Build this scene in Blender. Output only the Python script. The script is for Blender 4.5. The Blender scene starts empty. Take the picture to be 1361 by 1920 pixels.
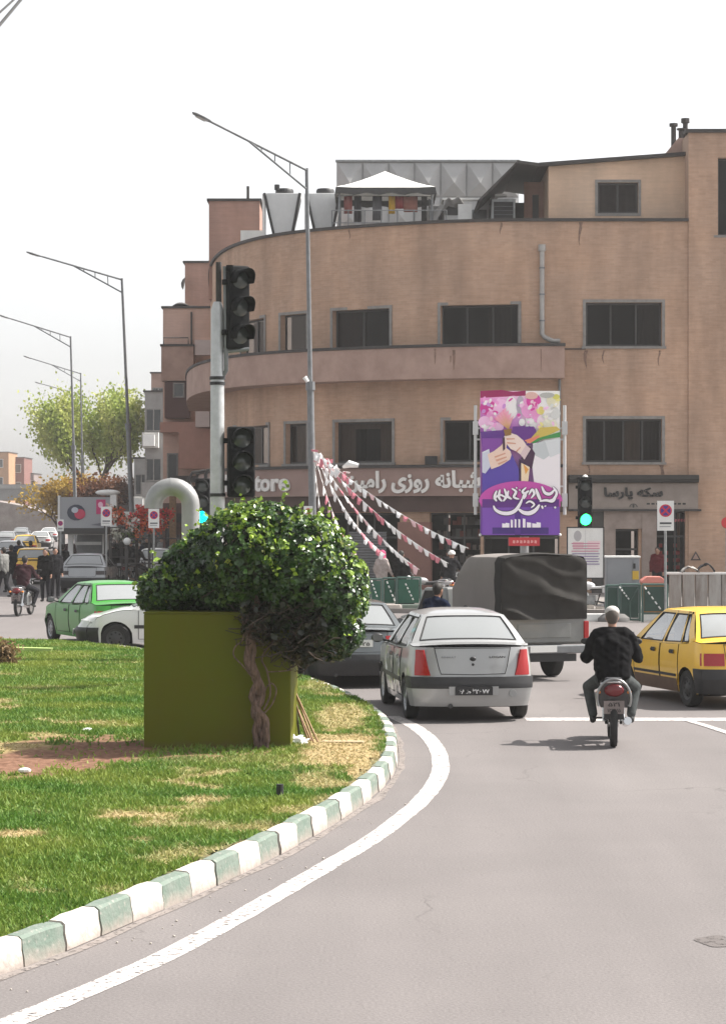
import bpy, bmesh, math, random
import numpy as np
from mathutils import Vector, Matrix, noise
random.seed(7); rng = np.random.default_rng(7)
PI = math.pi; R = math.radians
S = bpy.context.scene; COL = S.collection

# ------------------------------------------------------------------ camera
EYE = 2.9; FL = 4500.0
cd = bpy.data.cameras.new('camera'); cam = bpy.data.objects.new('camera', cd); COL.objects.link(cam)
cam.location = (0, 0, EYE); cam.rotation_euler = (R(90), 0, 0)
cd.sensor_fit = 'VERTICAL'; cd.sensor_height = 36; cd.sensor_width = 24; cd.lens = FL / 1920 * 36
cd.clip_start = 0.5; cd.clip_end = 6000
S.camera = cam
# ------------------------------------------------------------------ sky and sun
SUN_EL, SUN_AZ = 50.0, 74.0          # azimuth from +Y towards +X
W = bpy.data.worlds.new('World'); S.world = W; W.use_nodes = True
nt = W.node_tree; bg = nt.nodes['Background']
sky = nt.nodes.new('ShaderNodeTexSky'); sky.sky_type = 'NISHITA'; sky.sun_disc = False
sky.sun_elevation = R(SUN_EL); sky.sun_rotation = R(SUN_AZ)
sky.air_density = 1.0; sky.dust_density = 6.0; sky.ozone_density = 1.0; sky.altitude = 1200
hsv = nt.nodes.new('ShaderNodeHueSaturation'); hsv.inputs['Saturation'].default_value = 0.13; hsv.inputs['Value'].default_value = 1.0
nt.links.new(sky.outputs[0], hsv.inputs['Color']); nt.links.new(hsv.outputs[0], bg.inputs[0])
bg.inputs[1].default_value = 0.12
sl = bpy.data.lights.new('sun', 'SUN'); sl.energy = 4.5; sl.angle = R(0.8); sl.color = (1.0, 0.95, 0.88)
so = bpy.data.objects.new('sun', sl); COL.objects.link(so)
sd = Vector((math.sin(R(SUN_AZ)) * math.cos(R(SUN_EL)), math.cos(R(SUN_AZ)) * math.cos(R(SUN_EL)), math.sin(R(SUN_EL))))
so.rotation_euler = (-sd).to_track_quat('-Z', 'Y').to_euler(); so.location = (40, 20, 60)
S.view_settings.view_transform = 'Standard'; S.view_settings.look = 'None'
S.view_settings.gamma = 1; S.view_settings.use_curve_mapping = False
S.view_settings.exposure = 1.02
S.cycles.max_bounces = 7; S.cycles.transparent_max_bounces = 16
S.cycles.volume_bounces = 0

# ------------------------------------------------------------------ helpers
def gx(px, d): return (px - 680.5) * d / FL
def gz(py, d): return EYE - (py - 960) * d / FL
def gt(px, py):
    d = FL * (EYE - .2) / (py - 960); return Vector((gx(px, d), d, 0))
def gnd(px, py):
    d = FL * EYE / (py - 960); return Vector((gx(px, d), d, 0))

def tag(o, label=None, cat=None, group=None, kind=None):
    if label: o['label'] = label
    if cat: o['category'] = cat
    if group: o['group'] = group
    if kind: o['kind'] = kind
    return o
def thing(name, label, cat, loc=(0, 0, 0), rz=0, group=None):
    o = bpy.data.objects.new(name, None); COL.objects.link(o); o.location = loc; o.rotation_euler = (0, 0, rz)
    o.empty_display_size = 0.2
    return tag(o, label, cat, group)
def copy_tree(o, loc=None, rz=None, label=None, group=None, parent=None):
    c = o.copy(); COL.objects.link(c); c.parent = parent
    for ch in list(o.children): copy_tree(ch, parent=c)
    if loc is not None: c.location = loc
    if rz is not None: c.rotation_euler = (0, 0, rz)
    if label: c['label'] = label
    if group: c['group'] = group
    return c

class MB:
    def __init__(s): s.v = []; s.f = []; s.m = []; s.mi = 0
    def add(s, vs, fs):
        b = len(s.v); s.v += [tuple(v) for v in vs]; s.f += [tuple(b + i for i in f) for f in fs]; s.m += [s.mi] * len(fs); return s
    def quad(s, *p): return s.add(p, [tuple(range(len(p)))])
    def box(s, c, d, rz=0, M=None):
        c = Vector(c); hx, hy, hz = d[0] / 2, d[1] / 2, d[2] / 2
        vs = [Vector((x, y, z)) for z in (-hz, hz) for y in (-hy, hy) for x in (-hx, hx)]
        if rz: vs = [Matrix.Rotation(rz, 3, 'Z') @ v for v in vs]
        if M: vs = [M @ v for v in vs]
        return s.add([v + c for v in vs], [(0, 2, 3, 1), (4, 5, 7, 6), (0, 1, 5, 4), (1, 3, 7, 5), (3, 2, 6, 7), (2, 0, 4, 6)])
    def bx(s, x0, x1, y0, y1, z0, z1): return s.box(((x0 + x1) / 2, (y0 + y1) / 2, (z0 + z1) / 2), (x1 - x0, y1 - y0, z1 - z0))
    def tube(s, pts, r, n=8, cap=True):
        pts = [Vector(p) for p in pts]; rs = r if isinstance(r, (list, tuple)) else [r] * len(pts)
        rings = []; up = None
        for i, p in enumerate(pts):
            t = (pts[min(i + 1, len(pts) - 1)] - pts[max(i - 1, 0)])
            t = t.normalized() if t.length > 1e-9 else Vector((0, 0, 1))
            if up is None: up = Vector((0, 0, 1)) if abs(t.z) < .9 else Vector((0, 1, 0))
            a = t.cross(up)
            if a.length < 1e-4: a = t.orthogonal()
            a.normalize(); b = a.cross(t).normalized(); up = b
            rings.append([p + (a * math.cos(2 * PI * k / n) + b * math.sin(2 * PI * k / n)) * rs[i] for k in range(n)])
        vs = [v for g in rings for v in g]; fs = []
        for i in range(len(pts) - 1):
            for k in range(n):
                fs.append((i * n + k, i * n + (k + 1) % n, (i + 1) * n + (k + 1) % n, (i + 1) * n + k))
        if cap: fs.append(tuple(range(n - 1, -1, -1))); fs.append(tuple((len(pts) - 1) * n + k for k in range(n)))
        return s.add(vs, fs)
    def lathe(s, prof, n=24, M=None):        # prof: (r, z) ; around z
        vs = []
        for r, z in prof:
            for k in range(n):
                v = Vector((r * math.cos(2 * PI * k / n), r * math.sin(2 * PI * k / n), z)); vs.append(M @ v if M else v)
        fs = []
        for i in range(len(prof) - 1):
            for k in range(n): fs.append((i * n + k, i * n + (k + 1) % n, (i + 1) * n + (k + 1) % n, (i + 1) * n + k))
        if prof[0][0] > 1e-6: fs.append(tuple(range(n - 1, -1, -1)))
        if prof[-1][0] > 1e-6: fs.append(tuple((len(prof) - 1) * n + k for k in range(n)))
        return s.add(vs, fs)
    def sphere(s, c, r, n=10, m=7):
        c = Vector(c); r = (r, r, r) if not isinstance(r, (list, tuple)) else r
        prof = [(math.sin(PI * i / m), -math.cos(PI * i / m)) for i in range(m + 1)]
        vs = []
        for a, z in prof:
            for k in range(n): vs.append(c + Vector((r[0] * a * math.cos(2 * PI * k / n), r[1] * a * math.sin(2 * PI * k / n), r[2] * z)))
        fs = [(i * n + k, i * n + (k + 1) % n, (i + 1) * n + (k + 1) % n, (i + 1) * n + k) for i in range(m) for k in range(n)]
        return s.add(vs, fs)
    def prism(s, poly, y0, y1, plane='xz'):
        n = len(poly)
        f = {'xz': lambda p, t: (p[0], t, p[1]), 'xy': lambda p, t: (p[0], p[1], t), 'yz': lambda p, t: (t, p[0], p[1])}[plane]
        vs = [f(p, y0) for p in poly] + [f(p, y1) for p in poly]
        return s.add(vs, [tuple(range(n)), tuple(range(2 * n - 1, n - 1, -1))] + [(i, i + n, (i + 1) % n + n, (i + 1) % n) for i in range(n)])
    def grid(s, rows):                        # rows of points
        n = len(rows[0]); vs = [p for r in rows for p in r]
        return s.add(vs, [(i * n + j, i * n + j + 1, (i + 1) * n + j + 1, (i + 1) * n + j) for i in range(len(rows) - 1) for j in range(n - 1)])
    def build(s, name, mats, parent=None, smooth=None, bevel=0, fix=True, wd=False):
        me = bpy.data.meshes.new(name); me.from_pydata(s.v, [], s.f)
        mats = mats if isinstance(mats, (list, tuple)) else [mats]
        for m in mats: me.materials.append(m)
        if len(mats) > 1: me.polygons.foreach_set('material_index', s.m)
        if fix or wd:
            bm = bmesh.new(); bm.from_mesh(me)
            if wd: bmesh.ops.remove_doubles(bm, verts=bm.verts, dist=1e-4)
            if fix: bmesh.ops.recalc_face_normals(bm, faces=bm.faces)
            bm.to_mesh(me); bm.free()
        if smooth is not None:
            me.shade_smooth()
            if smooth < 180: me.set_sharp_from_angle(angle=R(smooth))
        o = bpy.data.objects.new(name, me); COL.objects.link(o); o.parent = parent
        if bevel:
            b = o.modifiers.new('bevel', 'BEVEL'); b.width = bevel; b.segments = 2; b.limit_method = 'ANGLE'; b.angle_limit = R(40)
        return o
def box_o(name, c, d, m, parent=None, rz=0, bevel=0): return MB().box(c, d, rz).build(name, m, parent, bevel=bevel)

# ------------------------------------------------------------------ materials
MATS = {}
def mat(name, col, rough=0.6, metal=0.0, var=0.0, vscale=3.0, bump=0.0, bscale=40.0, spec=0.5, emit=None, estr=0, coat=0, col2=None, stretch=None, attr=None):
    if name in MATS: return MATS[name]
    m = bpy.data.materials.new(name); m.use_nodes = True; nt = m.node_tree; p = nt.nodes['Principled BSDF']
    c = (*col, 1)
    p.inputs['Base Color'].default_value = c; p.inputs['Roughness'].default_value = rough; p.inputs['Metallic'].default_value = metal
    p.inputs['Specular IOR Level'].default_value = spec; p.inputs['Coat Weight'].default_value = coat; p.inputs['Coat Roughness'].default_value = .06
    if emit: p.inputs['Emission Color'].default_value = (*emit, 1); p.inputs['Emission Strength'].default_value = estr
    tc = nt.nodes.new('ShaderNodeTexCoord'); src = tc.outputs['Object']
    if stretch:
        mp = nt.nodes.new('ShaderNodeMapping'); mp.inputs['Scale'].default_value = stretch; nt.links.new(src, mp.inputs[0]); src = mp.outputs[0]
    if attr:
        a = nt.nodes.new('ShaderNodeAttribute'); a.attribute_name = attr; nt.links.new(a.outputs['Color'], p.inputs['Base Color'])
    if var or col2:
        n = nt.nodes.new('ShaderNodeTexNoise'); n.inputs['Scale'].default_value = vscale; n.inputs['Detail'].default_value = 6; n.inputs['Roughness'].default_value = .65
        nt.links.new(src, n.inputs['Vector'])
        rp = nt.nodes.new('ShaderNodeMapRange'); rp.inputs[1].default_value = .35; rp.inputs[2].default_value = .68; nt.links.new(n.outputs[0], rp.inputs[0])
        mx = nt.nodes.new('ShaderNodeMix'); mx.data_type = 'RGBA'
        c2 = col2 if col2 else tuple(x * (1 - var) for x in col)
        mx.inputs[6].default_value = c; mx.inputs[7].default_value = (*c2, 1)
        nt.links.new(rp.outputs[0], mx.inputs[0]); nt.links.new(mx.outputs[2], p.inputs['Base Color'])
    if bump:
        n2 = nt.nodes.new('ShaderNodeTexNoise'); n2.inputs['Scale'].default_value = bscale; n2.inputs['Detail'].default_value = 4; nt.links.new(src, n2.inputs['Vector'])
        b = nt.nodes.new('ShaderNodeBump'); b.inputs['Strength'].default_value = bump; b.inputs['Distance'].default_value = .02
        nt.links.new(n2.outputs[0], b.inputs['Height']); nt.links.new(b.outputs[0], p.inputs['Normal'])
    MATS[name] = m; return m
def brick_mat(name, c1, c2, mortar, dirt=.35, fade=(1.03, 1.0, .97)):
    m = bpy.data.materials.new(name); m.use_nodes = True; nt = m.node_tree; p = nt.nodes['Principled BSDF']; L = nt.links
    p.inputs['Roughness'].default_value = .9; p.inputs['Specular IOR Level'].default_value = .2
    uv = nt.nodes.new('ShaderNodeUVMap')
    br = nt.nodes.new('ShaderNodeTexBrick'); br.inputs['Scale'].default_value = 1; br.inputs['Brick Width'].default_value = .24; br.inputs['Row Height'].default_value = .075
    br.inputs['Mortar Size'].default_value = .007; br.inputs['Mortar Smooth'].default_value = .3; br.inputs['Bias'].default_value = .0
    br.inputs['Color1'].default_value = (*c1, 1); br.inputs['Color2'].default_value = (*c2, 1); br.inputs['Mortar'].default_value = (*mortar, 1)
    L.new(uv.outputs[0], br.inputs[0])
    mp = nt.nodes.new('ShaderNodeMapping'); mp.inputs['Scale'].default_value = (1.0, .22, 1); L.new(uv.outputs[0], mp.inputs[0])
    n = nt.nodes.new('ShaderNodeTexNoise'); n.inputs['Scale'].default_value = .9; n.inputs['Detail'].default_value = 8; n.inputs['Roughness'].default_value = .62; L.new(mp.outputs[0], n.inputs[0])
    cr = nt.nodes.new('ShaderNodeMapRange'); cr.inputs[1].default_value = .3; cr.inputs[2].default_value = .72; cr.inputs[3].default_value = 1.12; cr.inputs[4].default_value = 1 - dirt; L.new(n.outputs[0], cr.inputs[0])
    n3 = nt.nodes.new('ShaderNodeTexNoise'); n3.inputs['Scale'].default_value = .5; n3.inputs['Detail'].default_value = 3; L.new(uv.outputs[0], n3.inputs[0])
    mp4 = nt.nodes.new('ShaderNodeMapping'); mp4.inputs['Scale'].default_value = (.6, 9, 1); L.new(uv.outputs[0], mp4.inputs[0])
    n4 = nt.nodes.new('ShaderNodeTexNoise'); n4.inputs['Scale'].default_value = 1.3; n4.inputs['Detail'].default_value = 5; L.new(mp4.outputs[0], n4.inputs[0])
    r4 = nt.nodes.new('ShaderNodeMapRange'); r4.inputs[1].default_value = .3; r4.inputs[2].default_value = .7; r4.inputs[3].default_value = .95; r4.inputs[4].default_value = 1.05; L.new(n4.outputs[0], r4.inputs[0])
    mul = nt.nodes.new('ShaderNodeMath'); mul.operation = 'MULTIPLY'; L.new(cr.outputs[0], mul.inputs[0]); L.new(r4.outputs[0], mul.inputs[1])
    vm = nt.nodes.new('ShaderNodeVectorMath'); vm.operation = 'SCALE'; L.new(br.outputs[0], vm.inputs[0]); L.new(mul.outputs[0], vm.inputs['Scale'])
    mx = nt.nodes.new('ShaderNodeMix'); mx.data_type = 'RGBA'; mx.blend_type = 'MULTIPLY'; mx.inputs[7].default_value = (*fade, 1)
    r3 = nt.nodes.new('ShaderNodeMapRange'); r3.inputs[1].default_value = .4; r3.inputs[2].default_value = .6; L.new(n3.outputs[0], r3.inputs[0]); L.new(r3.outputs[0], mx.inputs[0])
    L.new(vm.outputs[0], mx.inputs[6]); L.new(mx.outputs[2], p.inputs['Base Color'])
    b = nt.nodes.new('ShaderNodeBump'); b.inputs['Strength'].default_value = .35; b.inputs['Distance'].default_value = .01; b.invert = True
    L.new(br.outputs['Fac'], b.inputs['Height']); L.new(b.outputs[0], p.inputs['Normal'])
    return m
def glass_mat(name, tint=(.35, .38, .38), dust_sheen=.12, refl=1.0, dust_sheen_col=(.5, .5, .48), ior=1.55):
    m = bpy.data.materials.new(name); m.use_nodes = True; nt = m.node_tree; nt.nodes.clear(); L = nt.links
    out = nt.nodes.new('ShaderNodeOutputMaterial'); tr = nt.nodes.new('ShaderNodeBsdfTransparent'); tr.inputs[0].default_value = (*tint, 1)
    df = nt.nodes.new('ShaderNodeBsdfDiffuse'); df.inputs[0].default_value = (*dust_sheen_col, 1)
    gl = nt.nodes.new('ShaderNodeBsdfGlossy'); gl.inputs['Roughness'].default_value = .03
    lw = nt.nodes.new('ShaderNodeFresnel'); lw.inputs[0].default_value = ior
    mr = nt.nodes.new('ShaderNodeMath'); mr.operation = 'MULTIPLY'; mr.use_clamp = True; mr.inputs[1].default_value = 1.9 * refl; L.new(lw.outputs[0], mr.inputs[0])
    m1 = nt.nodes.new('ShaderNodeMixShader'); m1.inputs[0].default_value = dust_sheen; L.new(tr.outputs[0], m1.inputs[1]); L.new(df.outputs[0], m1.inputs[2])
    m2 = nt.nodes.new('ShaderNodeMixShader'); L.new(mr.outputs[0], m2.inputs[0]); L.new(m1.outputs[0], m2.inputs[1]); L.new(gl.outputs[0], m2.inputs[2])
    L.new(m2.outputs[0], out.inputs[0]); return m
def node_ramp(nt, stops):
    r = nt.nodes.new('ShaderNodeValToRGB'); e = r.color_ramp.elements
    while len(e) > 1: e.remove(e[-1])
    e[0].position = stops[0][0]; e[0].color = (*stops[0][1], 1)
    for p, c in stops[1:]: x = e.new(p); x.color = (*c, 1)
    return r

M_black = mat('black_rubber', (.012, .012, .013), .75)
M_plast = mat('black_plastic', (.02, .02, .022), .55, var=.3, vscale=8)
M_dark = mat('dark_interior', (.012, .011, .011), .9)
M_gap = mat('shut_gap', (.006, .006, .006), .9)
M_galv = mat('galvanised_steel', (.36, .37, .37), .42, .75, var=.35, vscale=6, bump=.05)
M_greyp = mat('grey_painted_steel', (.20, .21, .22), .55, .2, var=.3, vscale=5)
M_white = mat('white_paint', (.78, .78, .76), .55, var=.12, vscale=3)
M_chrome = mat('chrome', (.6, .6, .6), .15, 1)
M_mirror = mat('mirror_face', (.25, .25, .26), .35, .8)
M_red = mat('red_lens', (.33, .006, .008), .25, coat=.25)
M_redl = mat('pale_red_lens', (.5, .06, .05), .2, coat=.6)
M_amber = mat('amber_lens', (.7, .22, .02), .25, coat=.5)
M_clear = mat('clear_lens', (.6, .6, .6), .15, coat=.6)
M_plate = mat('number_plate_white', (.68, .68, .66), .5)
M_ink = mat('black_ink', (.02, .02, .02), .7)
M_whiteink = mat('white_lettering', (.8, .8, .8), .6)
M_tyre = mat('tyre', (.018, .018, .018), .85, bump=.2, bscale=60)
M_rim = mat('wheel_cover', (.33, .34, .35), .35, .7, var=.3, vscale=9)
M_steelr = mat('dark_steel_rim', (.06, .06, .06), .5, .6)
M_seat = mat('seat_cloth', (.05, .05, .055), .9)
M_wood = mat('weathered_wood', (.28, .17, .09), .8, var=.5, vscale=12)
M_conc = mat('concrete', (.34, .33, .31), .9, var=.3, vscale=4, bump=.3, bscale=30)
G_car = glass_mat('car_glass', (.42, .45, .45), .04, .30, ior=1.4)
G_tint = glass_mat('car_glass_sky_pale', (.25, .27, .28), .42, .9, (.62, .65, .66))  # pale diffuse share: dust plus a sky reflection painted into the rear glass
G_win = glass_mat('window_glass', (.55, .50, .47), .0, .10)

# ------------------------------------------------------------------ Persian text shaping
TF = {'ا':'FE8D FE8E','آ':'FE81 FE82','ب':'FE8F FE90 FE91 FE92','پ':'FB56 FB57 FB58 FB59','ت':'FE95 FE96 FE97 FE98','ج':'FE9D FE9E FE9F FEA0','خ':'FEA5 FEA6 FEA7 FEA8','د':'FEA9 FEAA','ر':'FEAD FEAE','ز':'FEAF FEB0','س':'FEB1 FEB2 FEB3 FEB4','ش':'FEB5 FEB6 FEB7 FEB8','ق':'FED5 FED6 FED7 FED8','ک':'FB8E FB8F FB90 FB91','ل':'FEDD FEDE FEDF FEE0','م':'FEE1 FEE2 FEE3 FEE4','ن':'FEE5 FEE6 FEE7 FEE8','ه':'FEE9 FEEA FEEB FEEC','و':'FEED FEEE','ی':'FBFC FBFD FBFE FBFF','ف':'FED1 FED2 FED3 FED4','ع':'FEC9 FECA FECB FECC','ط':'FEC1 FEC2 FEC3 FEC4'}
def shape(w):
    out = []; n = len(w)
    for i, ch in enumerate(w):
        if ch not in TF: out.append(ch); continue
        f = TF[ch].split(); prev = i > 0 and w[i-1] in TF and len(TF[w[i-1]].split()) == 4; nxt = i < n - 1 and w[i+1] in TF
        g = (f[1] if prev else f[0]) if len(f) == 2 else f[3] if prev and nxt else f[1] if prev else f[2] if nxt else f[0]
        out.append(chr(int(g, 16)))
    return ''.join(reversed(out))
def text_mesh(body, size=1, bold=.0, ext=.02, res=3):
    """verts (x,y,z), faces; x centred on 0, y from baseline"""
    cu = bpy.data.curves.new('t', 'FONT'); cu.body = body; cu.size = size; cu.align_x = 'CENTER'; cu.offset = bold; cu.extrude = ext; cu.resolution_u = res
    o = bpy.data.objects.new('t', cu); COL.objects.link(o)
    dg = bpy.context.evaluated_depsgraph_get(); me = bpy.data.meshes.new_from_object(o.evaluated_get(dg))
    vs = [v.co.copy() for v in me.vertices]; fs = [tuple(p.vertices) for p in me.polygons]
    bpy.data.objects.remove(o); bpy.data.curves.remove(cu); bpy.data.meshes.remove(me)
    return vs, fs
def text_o(name, body, width, height, m, parent, fn, bold=.0, ext=.015):
    """fits text into width x height (height None keeps ratio); fn maps (x,y,z) to 3D"""
    vs, fs = text_mesh(body, 1, bold, 0.02)
    x0 = min(v.x for v in vs); x1 = max(v.x for v in vs); y0 = min(v.y for v in vs); y1 = max(v.y for v in vs)
    sx = width / (x1 - x0); sy = sx if height is None else height / (y1 - y0)
    out = [fn((v.x - (x0 + x1) / 2) * sx, (v.y - (y0 + y1) / 2) * sy, v.z / .02 * ext) for v in vs]
    b = MB().add(out, fs); return b.build(name, m, parent, fix=False)

# ------------------------------------------------------------------ flat print made of coloured shapes
M_print = mat('printed_vinyl', (.5, .5, .5), .5, attr='col')
def print_o(name, shapes, parent, fn, step=.0015, m=None):
    """shapes: (poly [(u,v)], rgb or list of rgb per vertex)"""
    vs = []; fs = []; cs = []
    for k, (poly, c) in enumerate(shapes):
        b = len(vs); vs += [fn(u, v, step * (k + 1)) for u, v in poly]; fs.append(tuple(range(b, b + len(poly))))
        cs += [tuple(x) for x in c] if isinstance(c[0], (list, tuple)) else [c] * len(poly)
    me = bpy.data.meshes.new(name); me.from_pydata(vs, [], fs); me.materials.append(m or M_print)
    a = me.color_attributes.new('col', 'FLOAT_COLOR', 'CORNER')
    for p in me.polygons:
        for li in p.loop_indices: a.data[li].color = (*cs[me.loops[li].vertex_index], 1)
    o = bpy.data.objects.new(name, me); COL.objects.link(o); o.parent = parent; return o
def ell(cx, cy, rx, ry, n=14, a0=0, a1=2 * PI, rot=0):
    out = []
    for k in range(n):
        a = a0 + (a1 - a0) * k / (n if abs(a1 - a0 - 2 * PI) < 1e-6 else n - 1); x = rx * math.cos(a); y = ry * math.sin(a)
        out.append((cx + x * math.cos(rot) - y * math.sin(rot), cy + x * math.sin(rot) + y * math.cos(rot)))
    return out
def rgb(r, g, b): return tuple((x / 255) ** 2.2 for x in (r, g, b))

def catmull(P, n=8, closed=False):
    out = []; N = len(P); rngi = range(N) if closed else range(N - 1)
    for i in rngi:
        p0, p1, p2, p3 = (P[(i - 1) % N] if closed or i else P[0]), P[i], P[(i + 1) % N], (P[(i + 2) % N] if closed or i + 2 < N else P[-1])
        for k in range(n):
            t = k / n
            out.append(0.5 * ((2 * p1) + (p2 - p0) * t + (2 * p0 - 5 * p1 + 4 * p2 - p3) * t * t + (3 * p1 - p0 - 3 * p2 + p3) * t ** 3))
    if not closed: out.append(P[-1])
    return out
def resample(P, step, closed=False):
    Q = P + [P[0]] if closed else P; out = [Q[0].copy()]; acc = 0
    for a, b in zip(Q, Q[1:]):
        l = (b - a).length; pos = step - acc
        while pos <= l: out.append(a.lerp(b, pos / l)); pos += step
        acc = (acc + l) % step
    return out
# ================================================================== GROUND
M_asph = bpy.data.materials.new('asphalt'); M_asph.use_nodes = True
def _asph():
    nt = M_asph.node_tree; p = nt.nodes['Principled BSDF']; L = nt.links; p.inputs['Roughness'].default_value = .88; p.inputs['Specular IOR Level'].default_value = .3
    tc = nt.nodes.new('ShaderNodeTexCoord')
    n1 = nt.nodes.new('ShaderNodeTexNoise'); n1.inputs['Scale'].default_value = .22; n1.inputs['Detail'].default_value = 7; n1.inputs['Roughness'].default_value = .6; L.new(tc.outputs['Object'], n1.inputs[0])
    n2 = nt.nodes.new('ShaderNodeTexNoise'); n2.inputs['Scale'].default_value = 45; n2.inputs['Detail'].default_value = 3; L.new(tc.outputs['Object'], n2.inputs[0])
    mp = nt.nodes.new('ShaderNodeMapping'); mp.inputs['Scale'].default_value = (1.6, .12, 1); mp.inputs['Rotation'].default_value = (0, 0, .12); L.new(tc.outputs['Object'], mp.inputs[0])
    n3 = nt.nodes.new('ShaderNodeTexNoise'); n3.inputs['Scale'].default_value = .9; n3.inputs['Detail'].default_value = 5; L.new(mp.outputs[0], n3.inputs[0])
    r1 = node_ramp(nt, [(.3, (.146, .133, .130)), (.5, (.164, .149, .146)), (.72, (.182, .166, .161))]); L.new(n1.outputs[0], r1.inputs[0])
    a = nt.nodes.new('ShaderNodeMapRange'); a.inputs[1].default_value = .25; a.inputs[2].default_value = .75; a.inputs[3].default_value = .80; a.inputs[4].default_value = 1.18; L.new(n2.outputs[0], a.inputs[0])
    b = nt.nodes.new('ShaderNodeMapRange'); b.inputs[1].default_value = .3; b.inputs[2].default_value = .7; b.inputs[3].default_value = .93; b.inputs[4].default_value = 1.06; L.new(n3.outputs[0], b.inputs[0])
    mu = nt.nodes.new('ShaderNodeMath'); mu.operation = 'MULTIPLY'; L.new(a.outputs[0], mu.inputs[0]); L.new(b.outputs[0], mu.inputs[1])
    # oil drips
    v = nt.nodes.new('ShaderNodeTexVoronoi'); v.inputs['Scale'].default_value = 1.3; L.new(tc.outputs['Object'], v.inputs[0])
    vr = nt.nodes.new('ShaderNodeMapRange'); vr.inputs[1].default_value = .02; vr.inputs[2].default_value = .06; vr.inputs[3].default_value = .90; vr.inputs[4].default_value = 1; L.new(v.outputs[0], vr.inputs[0])
    mu2 = nt.nodes.new('ShaderNodeMath'); mu2.operation = 'MULTIPLY'; L.new(mu.outputs[0], mu2.inputs[0]); L.new(vr.outputs[0], mu2.inputs[1])
    # hairline cracks, only in some areas
    nw = nt.nodes.new('ShaderNodeTexNoise'); nw.inputs['Scale'].default_value = 1.7; nw.inputs['Detail'].default_value = 5; L.new(tc.outputs['Object'], nw.inputs[0])
    av = nt.nodes.new('ShaderNodeVectorMath'); av.operation = 'MULTIPLY_ADD'; av.inputs[1].default_value = (.9, .9, 0); L.new(nw.outputs['Color'], av.inputs[0]); L.new(tc.outputs['Object'], av.inputs[2])
    vc = nt.nodes.new('ShaderNodeTexVoronoi'); vc.feature = 'DISTANCE_TO_EDGE'; vc.inputs['Scale'].default_value = .42; L.new(av.outputs[0], vc.inputs[0])
    cr = nt.nodes.new('ShaderNodeMapRange'); cr.inputs[1].default_value = .0; cr.inputs[2].default_value = .007; cr.inputs[3].default_value = 1; cr.inputs[4].default_value = 0; L.new(vc.outputs['Distance'], cr.inputs[0])
    mk = nt.nodes.new('ShaderNodeMapRange'); mk.inputs[1].default_value = .50; mk.inputs[2].default_value = .62; mk.inputs[4].default_value = .38; L.new(n1.outputs[0], mk.inputs[0])
    cm = nt.nodes.new('ShaderNodeMath'); cm.operation = 'MULTIPLY'; L.new(cr.outputs[0], cm.inputs[0]); L.new(mk.outputs[0], cm.inputs[1])
    om = nt.nodes.new('ShaderNodeMath'); om.operation = 'SUBTRACT'; om.inputs[0].default_value = 1; L.new(cm.outputs[0], om.inputs[1])
    mu3 = nt.nodes.new('ShaderNodeMath'); mu3.operation = 'MULTIPLY'; L.new(mu2.outputs[0], mu3.inputs[0]); L.new(om.outputs[0], mu3.inputs[1]); mu2 = mu3
    vm = nt.nodes.new('ShaderNodeVectorMath'); vm.operation = 'SCALE'; L.new(r1.outputs[0], vm.inputs[0]); L.new(mu2.outputs[0], vm.inputs['Scale']); L.new(vm.outputs[0], p.inputs['Base Color'])
    bp = nt.nodes.new('ShaderNodeBump'); bp.inputs['Strength'].default_value = .35; bp.inputs['Distance'].default_value = .01; L.new(n2.outputs[0], bp.inputs['Height']); L.new(bp.outputs[0], p.inputs['Normal'])
_asph()
tag(MB().add([(-900, -60, 0), (900, -60, 0), (900, 1600, 0), (-900, 1600, 0)], [(0, 1, 2, 3)]).build('road', M_asph), kind='structure')

# ---- island outline (outer foot of the kerb), ground metres
KP = [(-60,1854),(0,1828),(75,1804),(140,1778),(245,1732),(340,1692),(450,1641),(520,1606),(600,1562),(655,1527),(705,1490),(737,1453),(745,1420),(738,1386),(714,1356),(680,1333),(640,1313),(600,1298),(560,1286),(450,1262),(350,1246),(268,1233),(180,1224),(100,1219),(20,1216),(-60,1216)]
kp = [gnd(*p) for p in KP]
kp = [Vector((-6.5, 8.5, 0)), Vector((-3.6, 12.2, 0))] + kp[1:] + [Vector((-12, 50, 0)), Vector((-18, 44, 0))]
kp = [kp[0]] + kp[1:]
kerb_line = resample(catmull(kp, 10), .58)
KH = .2
M_kg = mat('green_kerb_paint', (.125, .172, .138), .8, col2=(.17, .20, .17), vscale=7, bump=.5, bscale=18)
M_kw = mat('white_kerb_paint', (.58, .54, .49), .8, col2=(.46, .41, .37), vscale=7, bump=.5, bscale=18)
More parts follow.
